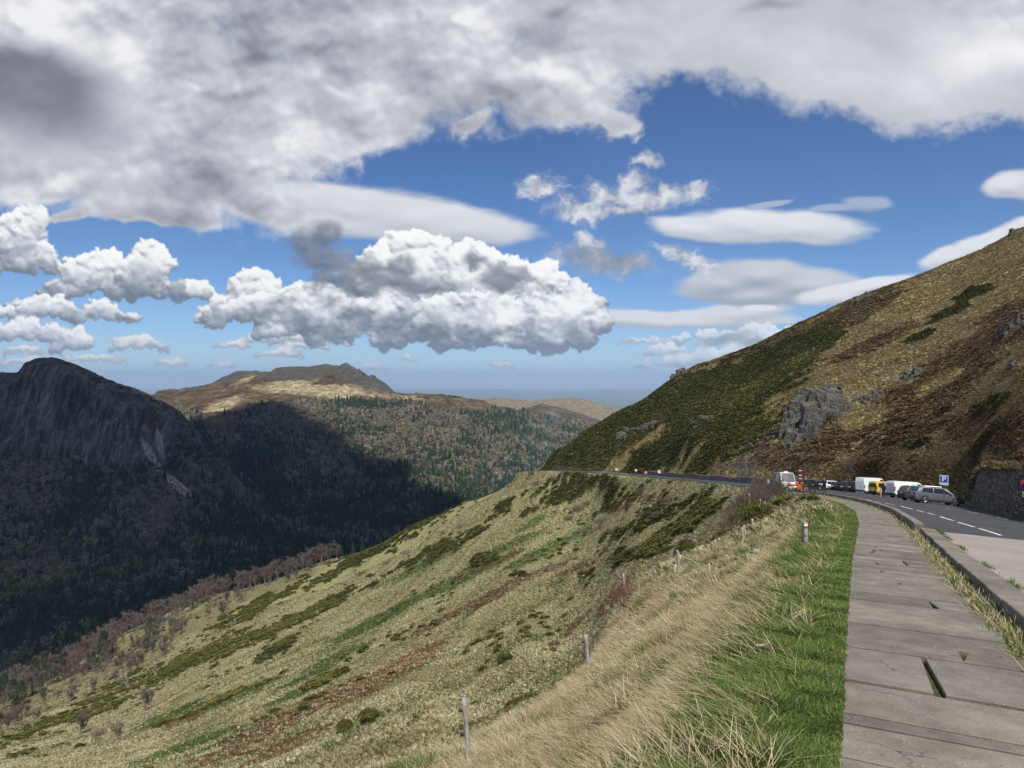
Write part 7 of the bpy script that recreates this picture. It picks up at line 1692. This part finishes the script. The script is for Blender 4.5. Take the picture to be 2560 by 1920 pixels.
for i, (bx_, by_, tx, ty, d, lab) in enumerate(POSTS):
    p = Vector(((bx_ - 1280) / FPX * d, d, -(by_ - EYE) / FPX * d))
    if i: p = Vector(near_point(bx_ / 1.15732, by_ / 1.15732)); d = p.y
    g = float(ground(p.x, p.y)[0]); H = (by_ - ty) * d / FPX; lx = (tx - bx_) * d / FPX
    rt = empty('fence_post', (p.x, p.y, min(p.z, g + .25)), 0, lab, 'fence post', 'wooden fence posts down the bank'); V, F = wood_post('post', H, .052 if d > 15 else .046, (lx, 0), i)
    V = [(a, b, c if c > 0 else c - max(0, min(p.z, g + .25) - g)) for a, b, c in V]; obj('post', V, F, M_WOOD, rt, True)
    if i < 3:
        for t in (.80, .42): ins = MB(); ins.lathe([(.012, -.05), (.034, -.04), (.034, -.02), (.020, -.01), (.034, .0), (.034, .02), (.012, .03)], (lx * t - .085, 0, H * t), 10, 'X'); ins.tube([(lx * t - .05, 0, H * t), (lx * t, 0, H * t)], .009, 5); ins.build('insulator', M_BLK, rt, True)
def marker():
    d = 16.9; p = Vector(((2015 - 1280) / FPX * d, d, 0)); g = float(ground(p.x, p.y)[0]); H = -(1305 - EYE) / FPX * d - g; rt = empty('marker_post', (p.x, p.y, g), .2, 'squared grey trail marker post with a white and red stripe on the green verge', 'marker post')
    V = []; F = []; w = .050
    zs = [-.2, H * .3, H * .6, H * .80, H * .86, H * .92, H - .05, H]
    mb = MB(); mb.box((-.025, 0, H / 2 - .1), (w * 2, w * 1.7, H + .2), b=.008, ry=-.035); mb.build('post', M_WOOD, rt)
    MB().box((-.042, -.056, H * .895), (w * 1.9, .006, .05)).build('white_stripe', M_SW, rt); MB().box((-.040, -.056, H * .825), (w * 1.9, .006, .045)).build('red_stripe', M_SRED, rt)
    MB().box((-.05, -.057, H * .45), (.03, .004, .05)).build('dark_mark', M_SB, rt)
marker()
V, F = bush_mesh(77, .5, .5, 2.4, 26, .02); _x = (2013 - 1280) / FPX * 70; o = obj('sapling', V, F, M_TWIG_R); o.location = (_x, 70, float(ground(_x, 70)[0])); tag(o, 'thin leafless sapling in front of the signpost', 'sapling')
# cut branches and a stick lying in the grass
def stick(name, a, b, da, r, label, m, forks=0, seed=1):
    rr = random.Random(seed); p, q = Vector(near_point(*a)), Vector(near_point(*b)); mid = (p + q) / 2; L = (q - p); mb = MB(); pts = [p - mid + Vector((0, 0, .10))]
    for t in (.3, .6, 1): pts.append(p - mid + L * t + Vector((rr.uniform(-.02, .02), rr.uniform(-.02, .02), .06 + rr.uniform(0, .03))))
    mb.tube(pts, [r, r * .9, r * .7, r * .4], 6)
    for k in range(forks): t = rr.uniform(.2, .8); s_ = p - mid + L * t + Vector((0, 0, .12)); mb.tube([s_, s_ + Vector((rr.uniform(-.25, .25), rr.uniform(-.25, .25), rr.uniform(.08, .22)))], [r * .5, r * .2], 5)
    o = mb.build(name, m); o.location = mid; return tag(o, label, 'branch')
M_STK = plain('bleached_stick', (.40, .35, .27), .9, var=.3)
stick('dead_branch', (1285, 1628), (1400, 1648), 0, .007, 'forked bleached twig at the bottom edge of the dry grass', M_STK, 3, 3)
stick('dead_branch', (1632, 1492), (1659, 1476), 0, .009, 'short pale stick lying where the dry grass meets the green verge', M_STK, 0, 5)
stick('dead_branch', (1425, 1440), (1443, 1405), 0, .008, 'pale broken stalk standing out of the dry grass in the middle of the bank', M_STK, 2, 6)
